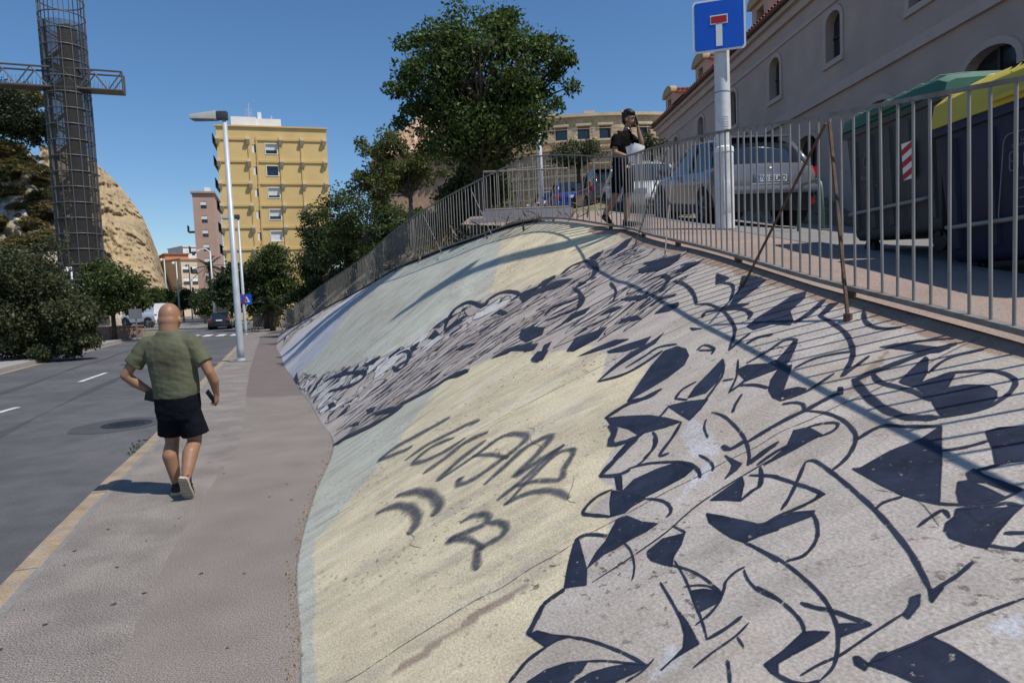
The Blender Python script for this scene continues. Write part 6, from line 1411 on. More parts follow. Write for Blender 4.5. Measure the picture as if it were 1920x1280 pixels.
# the big street tree above the railing
tree_px('mulberry_tree', 905, 392, 17.5, [(905, 150, 125, 120), (810, 120, 75, 80), (1000, 110, 70, 75), (880, 55, 80, 50), (960, 45, 60, 42), (760, 190, 50, 55), (1055, 150, 40, 65), (900, 260, 85, 75), (960, 210, 75, 70), (840, 240, 60, 60), (735, 110, 24, 34), (1060, 70, 26, 26)], 34000, .115, M['leaf_mulberry'],
        'large leafy tree with a dark dense crown rising behind the railing corner', trunk=.2, fork=.28, nb=190, seed=3, zb=3.1, spread=.46, shell=.3)
tree_px('young_tree', 772, 420, 20.5, [(745, 300, 62, 48), (800, 320, 45, 42), (700, 290, 40, 32), (660, 330, 30, 25), (780, 270, 45, 25), (720, 350, 60, 32)], 10000, .10, M['leaf_light'], 'slim light green tree with open branches behind the railing', trunk=.07, fork=.42, nb=60, seed=5, barkm='bark_pale', zb=3.4, spread=.45, shell=.3)
tree_px('young_tree', 688, 470, 29, [(690, 400, 60, 45), (640, 410, 45, 42), (735, 420, 40, 34)], 9000, .125, M['leaf_mid'], 'mid green tree with a pale forked trunk at the steep end of the bank', trunk=.09, fork=.3, nb=46, seed=6, barkm='bark_pale', zb=3.0, spread=.6)
for i, (x, y, Y, cls, n, lab) in enumerate(((610, 500, 36, [(612, 455, 42, 45), (590, 430, 30, 40), (640, 470, 36, 32)], 9000, 'dark dense shrub at the low end of the far railing'), (660, 480, 33, [(660, 450, 46, 38), (690, 470, 40, 26)], 9000, 'broad dark shrub behind the middle of the far railing'), (740, 440, 25, [(740, 425, 44, 26), (775, 410, 36, 24)], 7000, 'low leafy shrub under the slim light tree'), (850, 385, 19, [(850, 355, 40, 40), (905, 350, 45, 36)], 8000, 'dark shrub at the foot of the large leafy tree'), (575, 520, 42, [(580, 500, 22, 40), (600, 490, 24, 32)], 5000, 'small round shrub where the far railing ends'))):
    tree_px('shrub', x, y+30, Y, cls, n, .085+.002*Y, M['leaf_dark' if i % 2 == 0 else 'leaf_mid'], lab, 'shrub', 'shrubs on the bank behind the railing', trunk=.05, fork=.12, nb=34, seed=20+i, spread=.7, shell=.1)
for i, (x, y, Y, lab) in enumerate(((700, 505, 27.5, 'leafy shrub close behind the bars below the pale forked tree'), (640, 540, 32, 'leafy shrub close behind the bars above the pale blue paint'), (600, 565, 36, 'leafy shrub close behind the bars near the brick-red wall'), (770, 470, 21, 'leafy shrub close behind the bars under the slim tree'), (830, 440, 17.5, 'leafy shrub close behind the bars beside the stepped wall'), (560, 580, 41, 'leafy shrub at the lowest end of the railing'))):
    Y += 1.2; x += 12; y -= 6
    tree_px('shrub', x, y+6, Y, [(x, y-22, 40*24/Y, 30*24/Y), (x+26, y-34, 34*24/Y, 26*24/Y), (x-22, y-12, 26*24/Y, 20*24/Y)], 6000, .09+.002*Y, M[('leaf_mid', 'leaf_olive', 'leaf_dark')[i % 3]], lab, 'shrub', 'shrubs close behind the far railing', trunk=.04, fork=.12, nb=34, seed=120+i, spread=.7, shell=.1)
for i, (x, y, Y, cls, lab) in enumerate(((1085, 330, 24, [(1080, 283, 46, 28), (1120, 290, 26, 22), (1050, 295, 22, 18)], 'olive shrub behind the young caller, by the parked cars'), (1222, 300, 26, [(1220, 272, 26, 20), (1205, 285, 20, 18)], 'small olive shrub between the bullring and the barracks'))):
    tree_px('olive_bush', x, y, Y, cls, 4200, .09, M['leaf_olive'], lab, 'shrub', trunk=.06, fork=.2, nb=34, seed=40+i, spread=.6, shell=.2)
# street trees below the yellow block
tree_px('street_tree', 500, 606, 52, [(470, 575, 40, 26), (540, 585, 36, 20), (505, 500, 48, 42), (480, 530, 40, 45), (535, 520, 34, 45), (510, 560, 50, 36), (548, 560, 26, 28)], 22000, .24, M['leaf_mid'], 'bushy green street tree in front of the yellow block', trunk=.2, fork=.2, nb=60, seed=50, zb=0, spread=.6, shell=.25)
tree_px('street_tree', 436, 608, 62, [(430, 535, 28, 38), (445, 515, 22, 25), (418, 555, 22, 22)], 9000, .26, M['leaf_dark'], 'dark street tree beside the slim lamp with the signs', trunk=.15, fork=.25, nb=36, seed=51, zb=0, spread=.65)
# left side
tree_px('olive_tree', 60, 668, 27, [(60, 560, 70, 80), (110, 590, 60, 60), (10, 570, 60, 80), (150, 610, 36, 36), (60, 500, 60, 45), (-40, 560, 60, 90), (90, 630, 70, 40), (20, 630, 70, 40), (150, 640, 40, 26)], 46000, .15, M['leaf_olive'], 'broad dark olive tree crowding the left pavement edge', trunk=.16, fork=.12, nb=150, seed=60, zb=.03, spread=.6, shell=.3)
tree_px('street_tree', 215, 628, 42, [(215, 540, 56, 42), (175, 560, 40, 36), (250, 555, 34, 34), (205, 510, 40, 24)], 18000, .19, M['leaf_mid'], 'round green street tree next to the broad olive tree', trunk=.14, fork=.3, nb=56, seed=61, zb=.03, spread=.6, shell=.3)
for i, (x, Y, y, rx, ry, lab) in enumerate(((300, 95, 562, 22, 18, 'low round street tree beyond the white van'), (345, 105, 562, 24, 18, 'round street tree between the far lamps'), (385, 84, 568, 20, 24, 'dark round street tree left of the rose block'), (268, 90, 566, 22, 20, 'street tree standing behind the white van'))):
    tree_px('street_tree', x, 600, Y, [(x, y, rx, ry), (x+8, y-8, rx*.6, ry*.6)], 4500, .34, M['leaf_dark' if i % 2 else 'leaf_mid'], lab, group='trees at the far end of the street', trunk=.15, fork=.3, nb=24, seed=70+i, zb=0, spread=.7)
# palm by the rose block
def palm(x, y, Y, label, n=26, L=2.6, seed=0):
    p = at(x, y, Y); r = random.Random(seed); root = empty('palm_tree', (p.x, p.y, 0), 0, label, 'palm'); mb = MB(); mb.tube([(0, 0, -.2), (.1, 0, p.z*.5), (0, 0, p.z)], [.22, .18, .16], 8); mb.build('trunk', M['bark'], root, True)
    for k in range(n):
        a = r.uniform(0, 6.28); e = r.uniform(-.7, 1.2); mb = MB(); pts = []; d = Vector((math.cos(a)*math.cos(e), math.sin(a)*math.cos(e), math.sin(e)))
        for j in range(6): u = j/5; pts.append(V(0, 0, p.z)+d*L*u+V(0, 0, -.9*u*u))
        sd = d.cross(V(0, 0, 1)); sd = sd.normalized() if sd.length > .01 else V(1, 0, 0)
        for j in range(5):
            for s in (-1, 1):
                for h in (0, .5):
                    b = pts[j].lerp(pts[j+1], h); t = b+(sd*s*.75+d*.55).normalized()*.55*(1-.5*j/5)+V(0, 0, -.15); mb.add([b, b+d*.10, t], [(0, 1, 2)])
        mb.tube(pts, [.03]*5+[.01], 4); mb.build('frond', M['leaf_palm'], root)
palm(392, 500, 86, 'dark palm in front of the rose apartment block', seed=1); palm(400, 545, 80, 'small dark palm below the taller palm', n=22, L=2.2, seed=2); palm(508, 575, 46, 'low fan palm under the bushy street tree', n=24, L=1.7, seed=3)
# pines on top of the hill, scrub on its face
for i, (x, y, Y, rx, ry) in enumerate(((20, 215, 112, 45, 40), (62, 235, 112, 36, 34), (-30, 200, 114, 45, 45), (55, 180, 126, 26, 18), (5, 180, 122, 20, 14))):
    tree_px('pine_tree', x, y+ry, Y, [(x, y, rx, ry), (x-rx*.4, y+ry*.3, rx*.6, ry*.6), (x+rx*.4, y+ry*.35, rx*.6, ry*.5)], 7000, .5, M['leaf_pine'] if i != 3 else M['leaf_scrub'], ('spreading dark pine on the hilltop left of the lift tower', 'pine close beside the lift tower on the hilltop', 'spreading dark pine on the hilltop left of the lift tower', 'pale thin tree on the skyline under the footbridge', 'spreading dark pine on the hilltop left of the lift tower')[i], group='trees on the hilltop', trunk=.25, fork=.2, nb=36, seed=80+i, spread=.6, shell=.2)
bpy.context.view_layer.update()
_cl = bpy.data.objects['cliff']; _ok, cpos, _n, _i = _cl.ray_cast(V(0, 0, EYE), (_f+_R*((279-960)/1280)+_U*((640-428)/1280)).normalized())
if _ok: tree('cliff_tree', tuple(cpos), [(.6, 0, 2.2, 1.6, 1.4, 1.3), (1.6, -.2, 1.4, 1.2, 1.1, .8)], 2200, .36, M['leaf_dark'], 'lone small tree leaning from the edge of the bare cliff', trunk=.15, fork=.3, nb=22, seed=90, spread=.7)
sh_me = []
for i in range(4):
    r_ = np.random.default_rng(i); g = r_.normal(size=(900, 3)); g /= np.linalg.norm(g, axis=1, keepdims=True); g *= r_.uniform(.3, 1, (900, 1))**.5*np.array([1.3, 1.0, .75]); g[:, 2] = np.abs(g[:, 2])-.2; sh_me.append(leaves_mesh('foliage', g*np.array([1, 1, 1]), .28, M['leaf_scrub' if i % 4 else 'leaf_olive'], i))
hr_ = random.Random(9); dg = bpy.context.evaluated_depsgraph_get(); dg.update()
hobj = [o for o in bpy.data.objects if o.name in ('hillside', 'cliff')]; cnt = 0
for k in range(1400):
    if cnt >= 190: break
    x = hr_.uniform(-40, 225); y = hr_.uniform(250, 545)
    if x > 185 and hr_.random() < .75: continue
    d = (_f+_R*((x-960)/1280)+_U*((640-y)/1280)).normalized(); best = None
    for o in hobj:
        ok, loc, nn, _i = o.ray_cast(V(0, 0, EYE), d)
        if ok and (best is None or loc.length < best[0].length): best = (loc, o.name)
    if best is None or (best[1] == 'cliff' and hr_.random() < .9): continue
    s = hr_.uniform(.6, 1.9); o = link_mesh('scrub_bush', hr_.choice(sh_me), None, best[0]-V(0, 0, .2)); o.scale = (s, s, s*hr_.uniform(.6, 1)); o.rotation_euler = (0, 0, hr_.uniform(0, 6)); cnt += 1
    tag(o, 'dry green scrub bush growing on the rocky hillside by the tower' if best[1] == 'hillside' else 'scrub bush clinging to the bare beige cliff', 'bush', 'scrub on the hillside' if best[1] == 'hillside' else 'scrub on the cliff')
# dry grass tufts on the bank and along the railings
gp = []; gs = random.Random(3); bv = [v.co for v in bank.data.vertices]
for k in range(5200):
    i = gs.randrange(len(bv)-23); a = bv[i]; b = bv[min(len(bv)-1, i+22)]
    if (a-b).length > 4: continue
    q = a.lerp(b, gs.random()); gp.append((q.x+gs.uniform(-.3, .3), q.y+gs.uniform(-.3, .3), q.z+gs.uniform(.0, .25)))
o = link_mesh('dry_grass', leaves_mesh('dry_grass', gp, .32, M['grass_dry'], 5, narrow=.12)); tag(o, 'dry grass covering the bank behind the railing', 'grass', kind='stuff')
# small weeds at the kerb
wd = []
for (x, y) in ((258, 842), (272, 828), (263, 838), (250, 850)):
    p = onz(x, y, ZR)
    for k in range(26): wd.append((p.x+gs.gauss(0, .05), p.y+gs.gauss(0, .06), ZR+gs.uniform(0, .04)))
o = link_mesh('kerb_weeds', leaves_mesh('kerb_weeds', wd, .05, M['leaf_mid'], 6, narrow=.3)); tag(o, 'small green weeds growing from the yellow kerb joint', 'weeds', kind='stuff')
# ------------------------------------------------------------------ lettering
def text_mesh(s, size, mt, name='lettering', ext=.0015):
    cu = bpy.data.curves.new(name, 'FONT'); cu.body = s; cu.size = size; cu.extrude = ext; cu.align_x = 'CENTER'; cu.align_y = 'CENTER'; cu.resolution_u = 3
    o = bpy.data.objects.new(name, cu); col.objects.link(o); dg = bpy.context.evaluated_depsgraph_get(); dg.update(); me = bpy.data.meshes.new_from_object(o.evaluated_get(dg)); bpy.data.objects.remove(o)
    me.materials.clear(); me.materials.append(mt); return me
def rounded(w, h, r, n=6):
    q = []
    for cx, cy, a0 in ((w/2-r, h/2-r, 0), (-w/2+r, h/2-r, PI/2), (-w/2+r, -h/2+r, PI), (w/2-r, -h/2+r, 1.5*PI)):
        for k in range(n+1): a = a0+PI/2*k/n; q.append((cx+r*math.cos(a), cy+r*math.sin(a)))
    return q
def plate(name, w, h, r, y0, y1, mt, root, c=(0, 0, 0)):
    mb = MB(); mb.prism([V(c[0]+x, y0, c[2]+z) for x, z in rounded(w, h, r)], (0, y1-y0, 0)); return mb.build(name, mt, root)
mat('sign_blue', (0.005, 0.105, 0.60), 0.4, 0.04, 5); mat('sign_red', (0.45, 0.015, 0.02), 0.4, 0.04, 5); mat('sign_white', (0.8, 0.8, 0.8), 0.4, 0.03, 5); mat('sign_back', (0.2, 0.205, 0.21), 0.5, 0.06, 5, metal=.4)
mat('lamp_head', (0.42, 0.42, 0.40), 0.5, 0.06, 4); mat('lamp_dark', (0.05, 0.05, 0.055), 0.5, 0.1, 4)
mat('print_grey', (0.30, 0.30, 0.30), 0.7, 0.1, 20); mat('tape_blue', (0.10, 0.24, 0.36), 0.6, 0.15, 30); mat('ink_grey', (0.16, 0.16, 0.17), 0.8, 0.2, 40)

# ---- white lamp column with the dead-end sign
PY = 9.3; pb = at(1360, 443, PY); pb.z = zp(PY)-.03
lp = empty('lamp_column', tuple(pb), 0, 'thick white lamp column with torn notices standing behind the street railing', 'lamp post')
mb = MB(); mb.tube([(0, 0, -.05), (0, 0, 1.05), (0, 0, 1.06), (0, 0, 8.4)], [.127, .127, .104, .075], 20); mb.build('column', M['post_white'], lp, 60)
mb = MB(); mb.box((.0, -.122, .45), (.09, .012, .42)); mb.build('access_door', M['post_white'], lp, bevel=.003)
mb = MB(); mb.tube([(0, 0, .0), (0, 0, .02)], .19, 20); mb.build('base_plate', M['kerb_grey'], lp)
mb = MB(); mb.tube([(0, 0, 1.82), (0, 0, 1.835)], .104, 18); mb.build('tape', M['tape_blue'], lp)
mb = MB(); mb.tube([(0, 0, 1.04), (0, 0, 1.10), (0, 0, 1.12)], [.136, .132, .108], 14); mb.build('torn_notice', M['paper'], lp)
tr_ = random.Random(8)
for k in range(7):
    me = MB(); z = 1.30+k*.032
    for j in range(9): a = -1.57+(-.42+j*.1); r = .1045; me.box((r*math.cos(a), r*math.sin(a), z+tr_.uniform(-.002, .002)), (.001, .012*tr_.uniform(.4, 1), .006), Matrix.Rotation(a, 3, 'Z'))
    o = me.build('notice_text', M['ink_grey'], lp); o['kind'] = 'stuff'
mb = MB(); mb.tube([(0, 0, 8.3), (.2, -.07, 8.42), (.35, -.13, 8.44)], [.055, .05, .045], 10); mb.build('arm', M['post_white'], lp, True)
mb = MB(); rt = Matrix.Rotation(math.atan2(-.35, .93), 3, 'Z'); mb.box((.62, -.23, 8.45), (.85, .28, .12), rt, .8); mb.build('luminaire', M['lamp_head'], lp, bevel=.02)
# sign
yaw = math.radians(-16); sc_ = at(1348, 47, PY-.13)
sg = empty('road_sign', tuple(sc_), yaw, 'square blue dead-end road sign with a red-topped white T on the white lamp column', 'sign')
plate('border', .665, .665, .05, 0, .012, M['sign_white'], sg); plate('face', .615, .615, .035, -.004, 0.001, M['sign_blue'], sg)
mb = MB(); mb.box((0, -.006, -.115), (.08, .004, .31)); mb.build('stem', M['sign_white'], sg)
mb = MB(); mb.box((0, -.006, .068), (.22, .004, .116)); mb.build('bar_border', M['sign_white'], sg); mb = MB(); mb.box((0, -.0095, .068), (.197, .004, .086)); mb.build('bar', M['sign_red'], sg)
mb = MB(); mb.box((0, .05, .1), (.05, .09, .04)); mb.box((0, .05, -.1), (.05, .09, .04)); mb.build('clamp', M['sign_back'], sg)

# ---- lamp posts on the lower pavement
def lamp(x, y, ytop, label, head=.95, arm=(-1, -.1, 0), Y=None, w=.11):
    b = onz(x, y, 0); h = at(x-28 if Y is None else x, ytop, b.y).z
    r = empty('lamp_post', tuple(b), 0, label, 'lamp post', None)
    mb = MB(); mb.tube([(0, 0, -.02), (0, 0, .45), (0, 0, h)], [w, w*.98, w*.62], 16); mb.build('pole', M['post_grey'], r, True)
    mb = MB(); mb.box((0, 0, .012), (.62, .5, .024)); mb.build('base_slab', M['kerb_grey'], r)
    mb = MB(); mb.tube([(0, 0, .025), (0, 0, .10)], [w*1.25, w*1.08], 16); mb.build('collar', M['post_grey'], r)
    d = Vector(arm).normalized(); ang = math.atan2(d.y, d.x); rot = Matrix.Rotation(ang, 3, 'Z')
    mb = MB(); mb.box(V(0, 0, h+.0)+d*.06, (.30, .20, .24), rot); mb.build('bracket', M['lamp_dark'], r, bevel=.01)
    vs = [V(0, 0, h)+rot @ Vector((x_, y_, z_)) for x_, y_, z_ in ((.22, -.17, -.13), (.22, .17, -.13), (.22, .15, .13), (.22, -.15, .13), (.22+head, -.15, -.10), (.22+head, .15, -.10), (.22+head, .12, .03), (.22+head, -.12, .03))]
    mb = MB(); mb.add(vs, [(3,2,1,0),(4,5,6,7),(0,1,5,4),(1,2,6,5),(2,3,7,6),(3,0,4,7)]); mb.build('luminaire', M['lamp_head'], r, bevel=.015)
    mb = MB(); mb.box(V(0, 0, h-.125)+d*(.22+head*.5), (head*.8, .22, .02), rot); mb.build('diffuser', M['pane_blue'], r)
    return r, b
lamp(452, 677, 217, 'tall grey lamp post with a box lantern rising from the near pavement', .78)
r2, b2 = lamp(461, 628, 407, 'slim lamp post carrying the no-parking and pedestrian signs', .7, w=.10)
ns = empty('road_sign', (b2.x-.12, b2.y-.12, at(459, 560, b2.y).z), 0, 'round no-parking sign with red ring on the slim lamp post', 'sign')
def dsk(name, r, y0, y1, mt, root): mb = MB(); mb.tube([(0, y0, 0), (0, y1, 0)], r, 28); return mb.build(name, mt, root)
dsk('ring', .30, -.01, .005, M['sign_red'], ns); dsk('face', .235, -.016, -.009, M['sign_blue'], ns); mb = MB(); mb.box((0, -.02, 0), (.055, .008, .47), Matrix.Rotation(-PI/4, 3, 'Y')); mb.build('slash', M['sign_red'], ns)
ps = empty('road_sign', (b2.x+.22, b2.y-.07, at(466, 561, b2.y).z), 0, 'square blue crossing sign with a white triangle on the slim lamp post', 'sign')
plate('panel', .60, .62, .04, 0, .01, M['sign_blue'], ps); mb = MB(); mb.prism([(-.2, -.006, -.17), (.2, -.006, -.17), (0, -.006, .2)], (0, .004, 0)); mb.build('triangle', M['sign_white'], ps)
mb = MB(); mb.tube([(-.02, -.009, .06), (.0, -.009, -.03), (.05, -.009, -.12)], .022, 6); mb.tube([(0, -.009, -.03), (-.06, -.009, -.12)], .02, 6); mb.build('walking_figure', M['black_plastic'], ps)
for i, (x, y, yt, Y, lab) in enumerate(((316, 598, 484, 110, 'far lamp post with a globe lantern beside the cliff foot'), (338, 598, 490, 100, 'far lamp post nearest the orange house'), (361, 596, 495, 118, 'far lamp post in front of the cream house'), (403, 600, 470, 72, 'curved-arm lamp post beside the dark palm'), (145, 640, 500, 60, 'grey lamp post at the foot of the lift tower'), (1014, 330, 170, 33, 'pale lamp post on the upper street behind the large tree'))):
    p = at(x, y, Y); z0 = 0 if i < 5 else 5.0; h = at(x, yt, Y).z-z0; r = empty('lamp_post', (p.x, p.y, z0), 0, lab, 'lamp post')
    mb = MB(); mb.tube([(0, 0, -.1), (0, 0, h)], [.13, .08], 8); mb.build('pole', M['post_grey' if i < 5 else 'post_white'], r, True)
    mb = MB()
    if i == 3: mb.tube([(0, 0, h-.1), (-.5, 0, h+.25), (-1.3, 0, h+.1)], .06, 6); mb.box((-1.5, 0, h+.05), (.7, .3, .15))
    else: mb.ell((-.45, 0, h-.25), (.22, .22, .2), 10, 8); mb.tube([(0, 0, h-.1), (-.45, 0, h-.02)], .04, 6)
    mb.build('lantern', M['white_paint'], r)

# ---- far street furniture on the left
mat('wall_brick', (0.36, 0.22, 0.17), 0.9, 0.12, 3, 0.2, 20, c2=(0.30, 0.18, 0.14), c2scale=0.8, c2amt=0.5)
def low_wall(x0, y0, x1, y1, h, label, d=.3, yy=None):
    a = onz(x0, y0, .03); b = onz(x1, y1, .03); r = empty('low_wall', tuple(a), 0, label, 'wall'); dv = b-a; dv.z = 0; n = int(dv.length/2.2)+1; ang = math.atan2(dv.y, dv.x); rot = Matrix.Rotation(ang, 3, 'Z')
    for k in range(n): mb = MB(); mb.box(dv*(k+.5)/n+V(0, 0, h/2), (dv.length/n-.03, d, h), rot); mb.build('panel', M['wall_brick'], r, bevel=.01)
    mb = MB(); mb.box(dv/2+V(0, 0, h+.04), (dv.length+.1, d+.1, .075), rot); mb.build('coping', M['wall_brick'], r)
low_wall(150, 638, 268, 632, .72, 'low brick-red wall along the left pavement in front of the van')
low_wall(478, 612, 500, 613, .9, 'short low brick-red wall beside the end of the railing, in shade'); low_wall(500, 614, 527, 612, 1.05, 'short brick-red wall end where the far railing starts')
ga, gb = onz(266, 634, .03), onz(306, 629, .03); straight_railing('pedestrian_barrier', (ga.x, ga.y, .03), (gb.x, gb.y, .03), 'grey barred pedestrian barrier at the far kerb beside the van', 1.0, .2)
ga, gb = onz(345, 612, -.1), onz(388, 607, -.1); r = straight_railing('pedestrian_barrier', (ga.x, ga.y, -.1), (gb.x, gb.y, -.1), 'pale pedestrian barrier across the end of the street', 1.0, .4)
p = onz(258, 636, .03); sb = empty('road_sign', tuple(p), .3, 'grey back of a square road sign on a post by the left pavement', 'sign'); hh = at(256, 575, p.y).z
mb = MB(); mb.tube([(0, 0, 0), (0, 0, hh)], .045, 8); mb.build('post', M['sign_back'], sb); mb = MB(); mb.box((0, -.06, hh-.45), (.7, .03, .6)); mb.build('plate', M['sign_back'], sb)
p = onz(175, 640, .03); sb = empty('sign_post', tuple(p), 0, 'thin bare grey post standing beside the low brick-red wall', 'post'); mb = MB(); mb.tube([(0, 0, 0), (0, 0, 2.4)], .045, 8); mb.build('post', M['sign_back'], sb); mb = MB(); mb.tube([(0, 0, 2.4), (0, 0, 2.44)], [.05, .02], 8); mb.build('cap', M['lamp_dark'], sb)

# ---- vehicles
for nm, c in (('car_silver', (0.20, 0.20, 0.225)), ('car_white', (0.72, 0.73, 0.75)), ('car_blue', (0.02, 0.07, 0.32)), ('car_dark', (0.02, 0.024, 0.03)), ('car_grey', (0.06, 0.065, 0.075))): mat(nm, c, 0.3, 0.03, 3, metal=.35 if nm != 'car_white' else 0, coat=.7)
mat('car_trim', (0.025, 0.025, 0.028), 0.6, 0.05, 10); mat('tail_red', (0.38, 0.01, 0.012), 0.2, 0.05, 20); mat('lamp_clear', (0.35, 0.37, 0.4), 0.15, 0.05, 20, metal=.5); mat('rim', (0.22, 0.22, 0.23), 0.35, 0.05, 20, metal=.8); mat('plate_white', (0.75, 0.75, 0.74), 0.5, 0.03, 10); mat('chrome', (0.55, 0.55, 0.57), 0.2, 0.04, 10, metal=.9)
glass('car_glass', (0.012, 0.018, 0.024), 0.03)
def wheel_mesh(R, W):
    t = MB(); prof = [(R*.62, -W/2), (R*.9, -W/2), (R*.985, -W*.38), (R, 0), (R*.985, W*.38), (R*.9, W/2), (R*.62, W/2)]; n = 28
    t.loft([[Vector((x, r*math.cos(a), r*math.sin(a))) for r, x in prof] for a in [2*PI*k/n for k in range(n+1)]], closed=True, cap=False); tm = t.mesh('tyre', M['tyre'], 40)
    q = MB(); q.tube([(-W*.4, 0, 0), (W*.30, 0, 0)], R*.63, 28); q.cur = 0; rm0 = MB()
    for k in range(5):
        a = 2*PI*k/5; rm0.box((W*.36, 0, 0), (W*.14, 0.001, 0.001)); d = Vector((0, math.cos(a), math.sin(a))); rm0.tube([V(W*.38, 0, 0)+d*.03, V(W*.36, 0, 0)+d*R*.62], [R*.13, R*.09], 6)
    rm0.tube([(W*.3, 0, 0), (W*.44, 0, 0)], R*.15, 12)
    rg = [[Vector((x, r*math.cos(a), r*math.sin(a))) for r, x in ((R*.58, W*.30), (R*.66, W*.30), (R*.66, W*.46), (R*.58, W*.42))] for a in [2*PI*k/n for k in range(n+1)]]; rm0.loft(rg, cap=False)
    return tm, q.mesh('hub', M['black_plastic']), rm0.mesh('rim', M['rim'], 40)
def car(name, loc, yaw, paint, label, L=4.3, W=1.78, H=1.5, kind='suv', number=None, pitch=0.0, group=None):
    """local axes: y forward (rear bumper at y=0), x right, z up"""
    r = empty(name, loc, yaw, label, 'van' if kind == 'van' else 'car', group); r.rotation_euler = (pitch, 0, yaw); P = M[paint]; hw = W/2
    # body shell: sections along the length (y, half width, sill, shoulder, deck height)
    if kind == 'suv': st = [(.0, .80, .50, .80, .90), (.05, .90, .40, .92, 1.02), (.16, .965, .30, .96, 1.05), (.45, 1.0, .26, .97, 1.06), (.80, 1.0, .24, .96, 1.05), (1.3, .975, .22, .94, 1.03), (2.3, .965, .22, .92, 1.0), (3.0, .975, .22, .90, .99), (3.45, .99, .24, .87, .97), (3.85, .98, .25, .80, .91), (4.1, .92, .26, .70, .81), (4.25, .80, .30, .60, .68), (4.3, .66, .36, .52, .58)]
    elif kind == 'hatch': st = [(.0, .82, .45, .78, .88), (.06, .92, .34, .88, .98), (.25, .97, .27, .92, 1.0), (.8, 1.0, .22, .92, 1.0), (1.6, .98, .2, .90, .97), (2.8, .98, .2, .88, .94), (3.3, 1.0, .22, .84, .91), (3.75, .97, .24, .76, .84), (4.05, .9, .25, .66, .74), (4.22, .78, .28, .56, .62), (4.3, .6, .34, .48, .53)]
    elif kind == 'sedan': st = [(.0, .80, .42, .78, .86), (.06, .92, .32, .88, .96), (.3, .97, .26, .91, .99), (.8, 1.0, .22, .91, .98), (1.6, .98, .2, .89, .95), (2.8, .98, .2, .86, .92), (3.3, 1.0, .22, .82, .89), (3.75, .97, .24, .74, .83), (4.05, .9, .25, .65, .73), (4.22, .78, .28, .55, .61), (4.3, .6, .34, .48, .53)]
    else: st = [(.0, .97, .45, 1.0, 1.12), (.1, 1.0, .35, 1.0, 1.12), (2.0, 1.0, .3, 1.0, 1.12), (3.2, 1.0, .3, 1.0, 1.1), (3.6, .98, .3, .95, 1.08), (3.95, .94, .3, .85, .98), (4.2, .85, .32, .7, .8), (4.3, .7, .38, .6, .66)]
    k = L/4.3; rings = []
    for y, w, zb, zs, zt in st:
        w *= hw; q = [(-.0, zb), (w*.82, zb), (w*.965, zb+.10), (w*1.0, (zb+zs)*.52), (w*.985, zs-.06), (w*.93, zs+.015), (w*.70, zt), (0, zt+.012)]
        half = [Vector((x, y*k, z*(H/1.5))) for x, z in q]; rings.append(half+[Vector((-p_.x, p_.y, p_.z)) for p_ in half[-2:0:-1]])
    mb = MB(); mb.loft(rings); body = mb.build('body', P, r, 38)
    # greenhouse
    if kind == 'suv': gs_ = [(.10, .82, .76, 1.03), (.30, .84, .70, 1.20), (.62, .85, .67, 1.40), (.95, .86, .66, 1.485), (1.5, .87, .67, 1.51), (2.2, .87, .67, 1.50), (2.65, .86, .65, 1.42), (3.1, .85, .74, 1.16), (3.38, .83, .80, 1.0)]
    elif kind == 'hatch': gs_ = [(.12, .80, .76, .98), (.35, .84, .68, 1.25), (.6, .85, .66, 1.42), (1.1, .86, .66, 1.49), (1.9, .86, .66, 1.5), (2.45, .85, .66, 1.40), (2.9, .84, .72, 1.17), (3.25, .82, .78, .93)]
    elif kind == 'sedan': gs_ = [(.55, .80, .76, .97), (.95, .83, .66, 1.25), (1.35, .85, .63, 1.42), (1.9, .86, .64, 1.48), (2.4, .85, .64, 1.42), (2.85, .84, .70, 1.18), (3.2, .82, .78, .92)]
    else: gs_ = [(.02, .96, .84, 1.5), (2.4, .96, .84, 1.52), (2.9, .95, .82, 1.46), (3.3, .94, .80, 1.28), (3.65, .92, .86, 1.06)]
    hk = H/1.5; rings = []
    def gring(y, wb, wr, zr, e=0.0):
        b = np.interp(y, [s[0] for s in st], [s[3] for s in st])-.03
        q = [(wb*hw+e, b), (wr*hw+.55*(wb-wr)*hw+e, b+(zr-b)*.55), (wr*hw+e, zr-.035), (wr*hw*.86, zr+e*.6), (0, zr+.022+e)]
        half = [Vector((x, y*k, z*hk)) for x, z in q]; return half+[Vector((-p_.x, p_.y, p_.z)) for p_ in half[-2::-1]]
    rings = [gring(*g) for g in gs_]; mb = MB(); mb.loft(rings, closed=True); mb.build('windows', M['car_glass'] if kind != 'van' else P, r, 38)
    if kind == 'van':
        mb = MB(); mb.add([V(s*(.845*hw+.075), y*k, z*hk) for s in (1,) for y, z in ((2.75, 1.05), (3.45, 1.05), (3.2, 1.27), (2.75, 1.36))], [(0, 1, 2, 3)]); mb.add([V(-(.845*hw+.075), y*k, z*hk) for y, z in ((2.75, 1.05), (3.45, 1.05), (3.2, 1.27), (2.75, 1.36))], [(3, 2, 1, 0)]); mb.build('side_window', M['car_glass'], r)
        a, b = gring(*gs_[3], e=.006), gring(*gs_[4], e=.006); c = gring(*gs_[2], e=.006); mb = MB(); mb.loft([[c[i] for i in (2, 3, 4, 5, 6)], [a[i] for i in (2, 3, 4, 5, 6)], [b[i] for i in (2, 3, 4, 5, 6)]], closed=False, cap=False); mb.build('windscreen', M['car_glass'], r)
    else:
        # roof skin, pillars
        rs = [g for g in gs_ if g[3] > (1.36 if kind == 'suv' else 1.38)]; mb = MB(); mb.loft([gring(*g, e=.010)[2:7] for g in rs], closed=False, cap=False); mb.build('roof', P, r, 38)
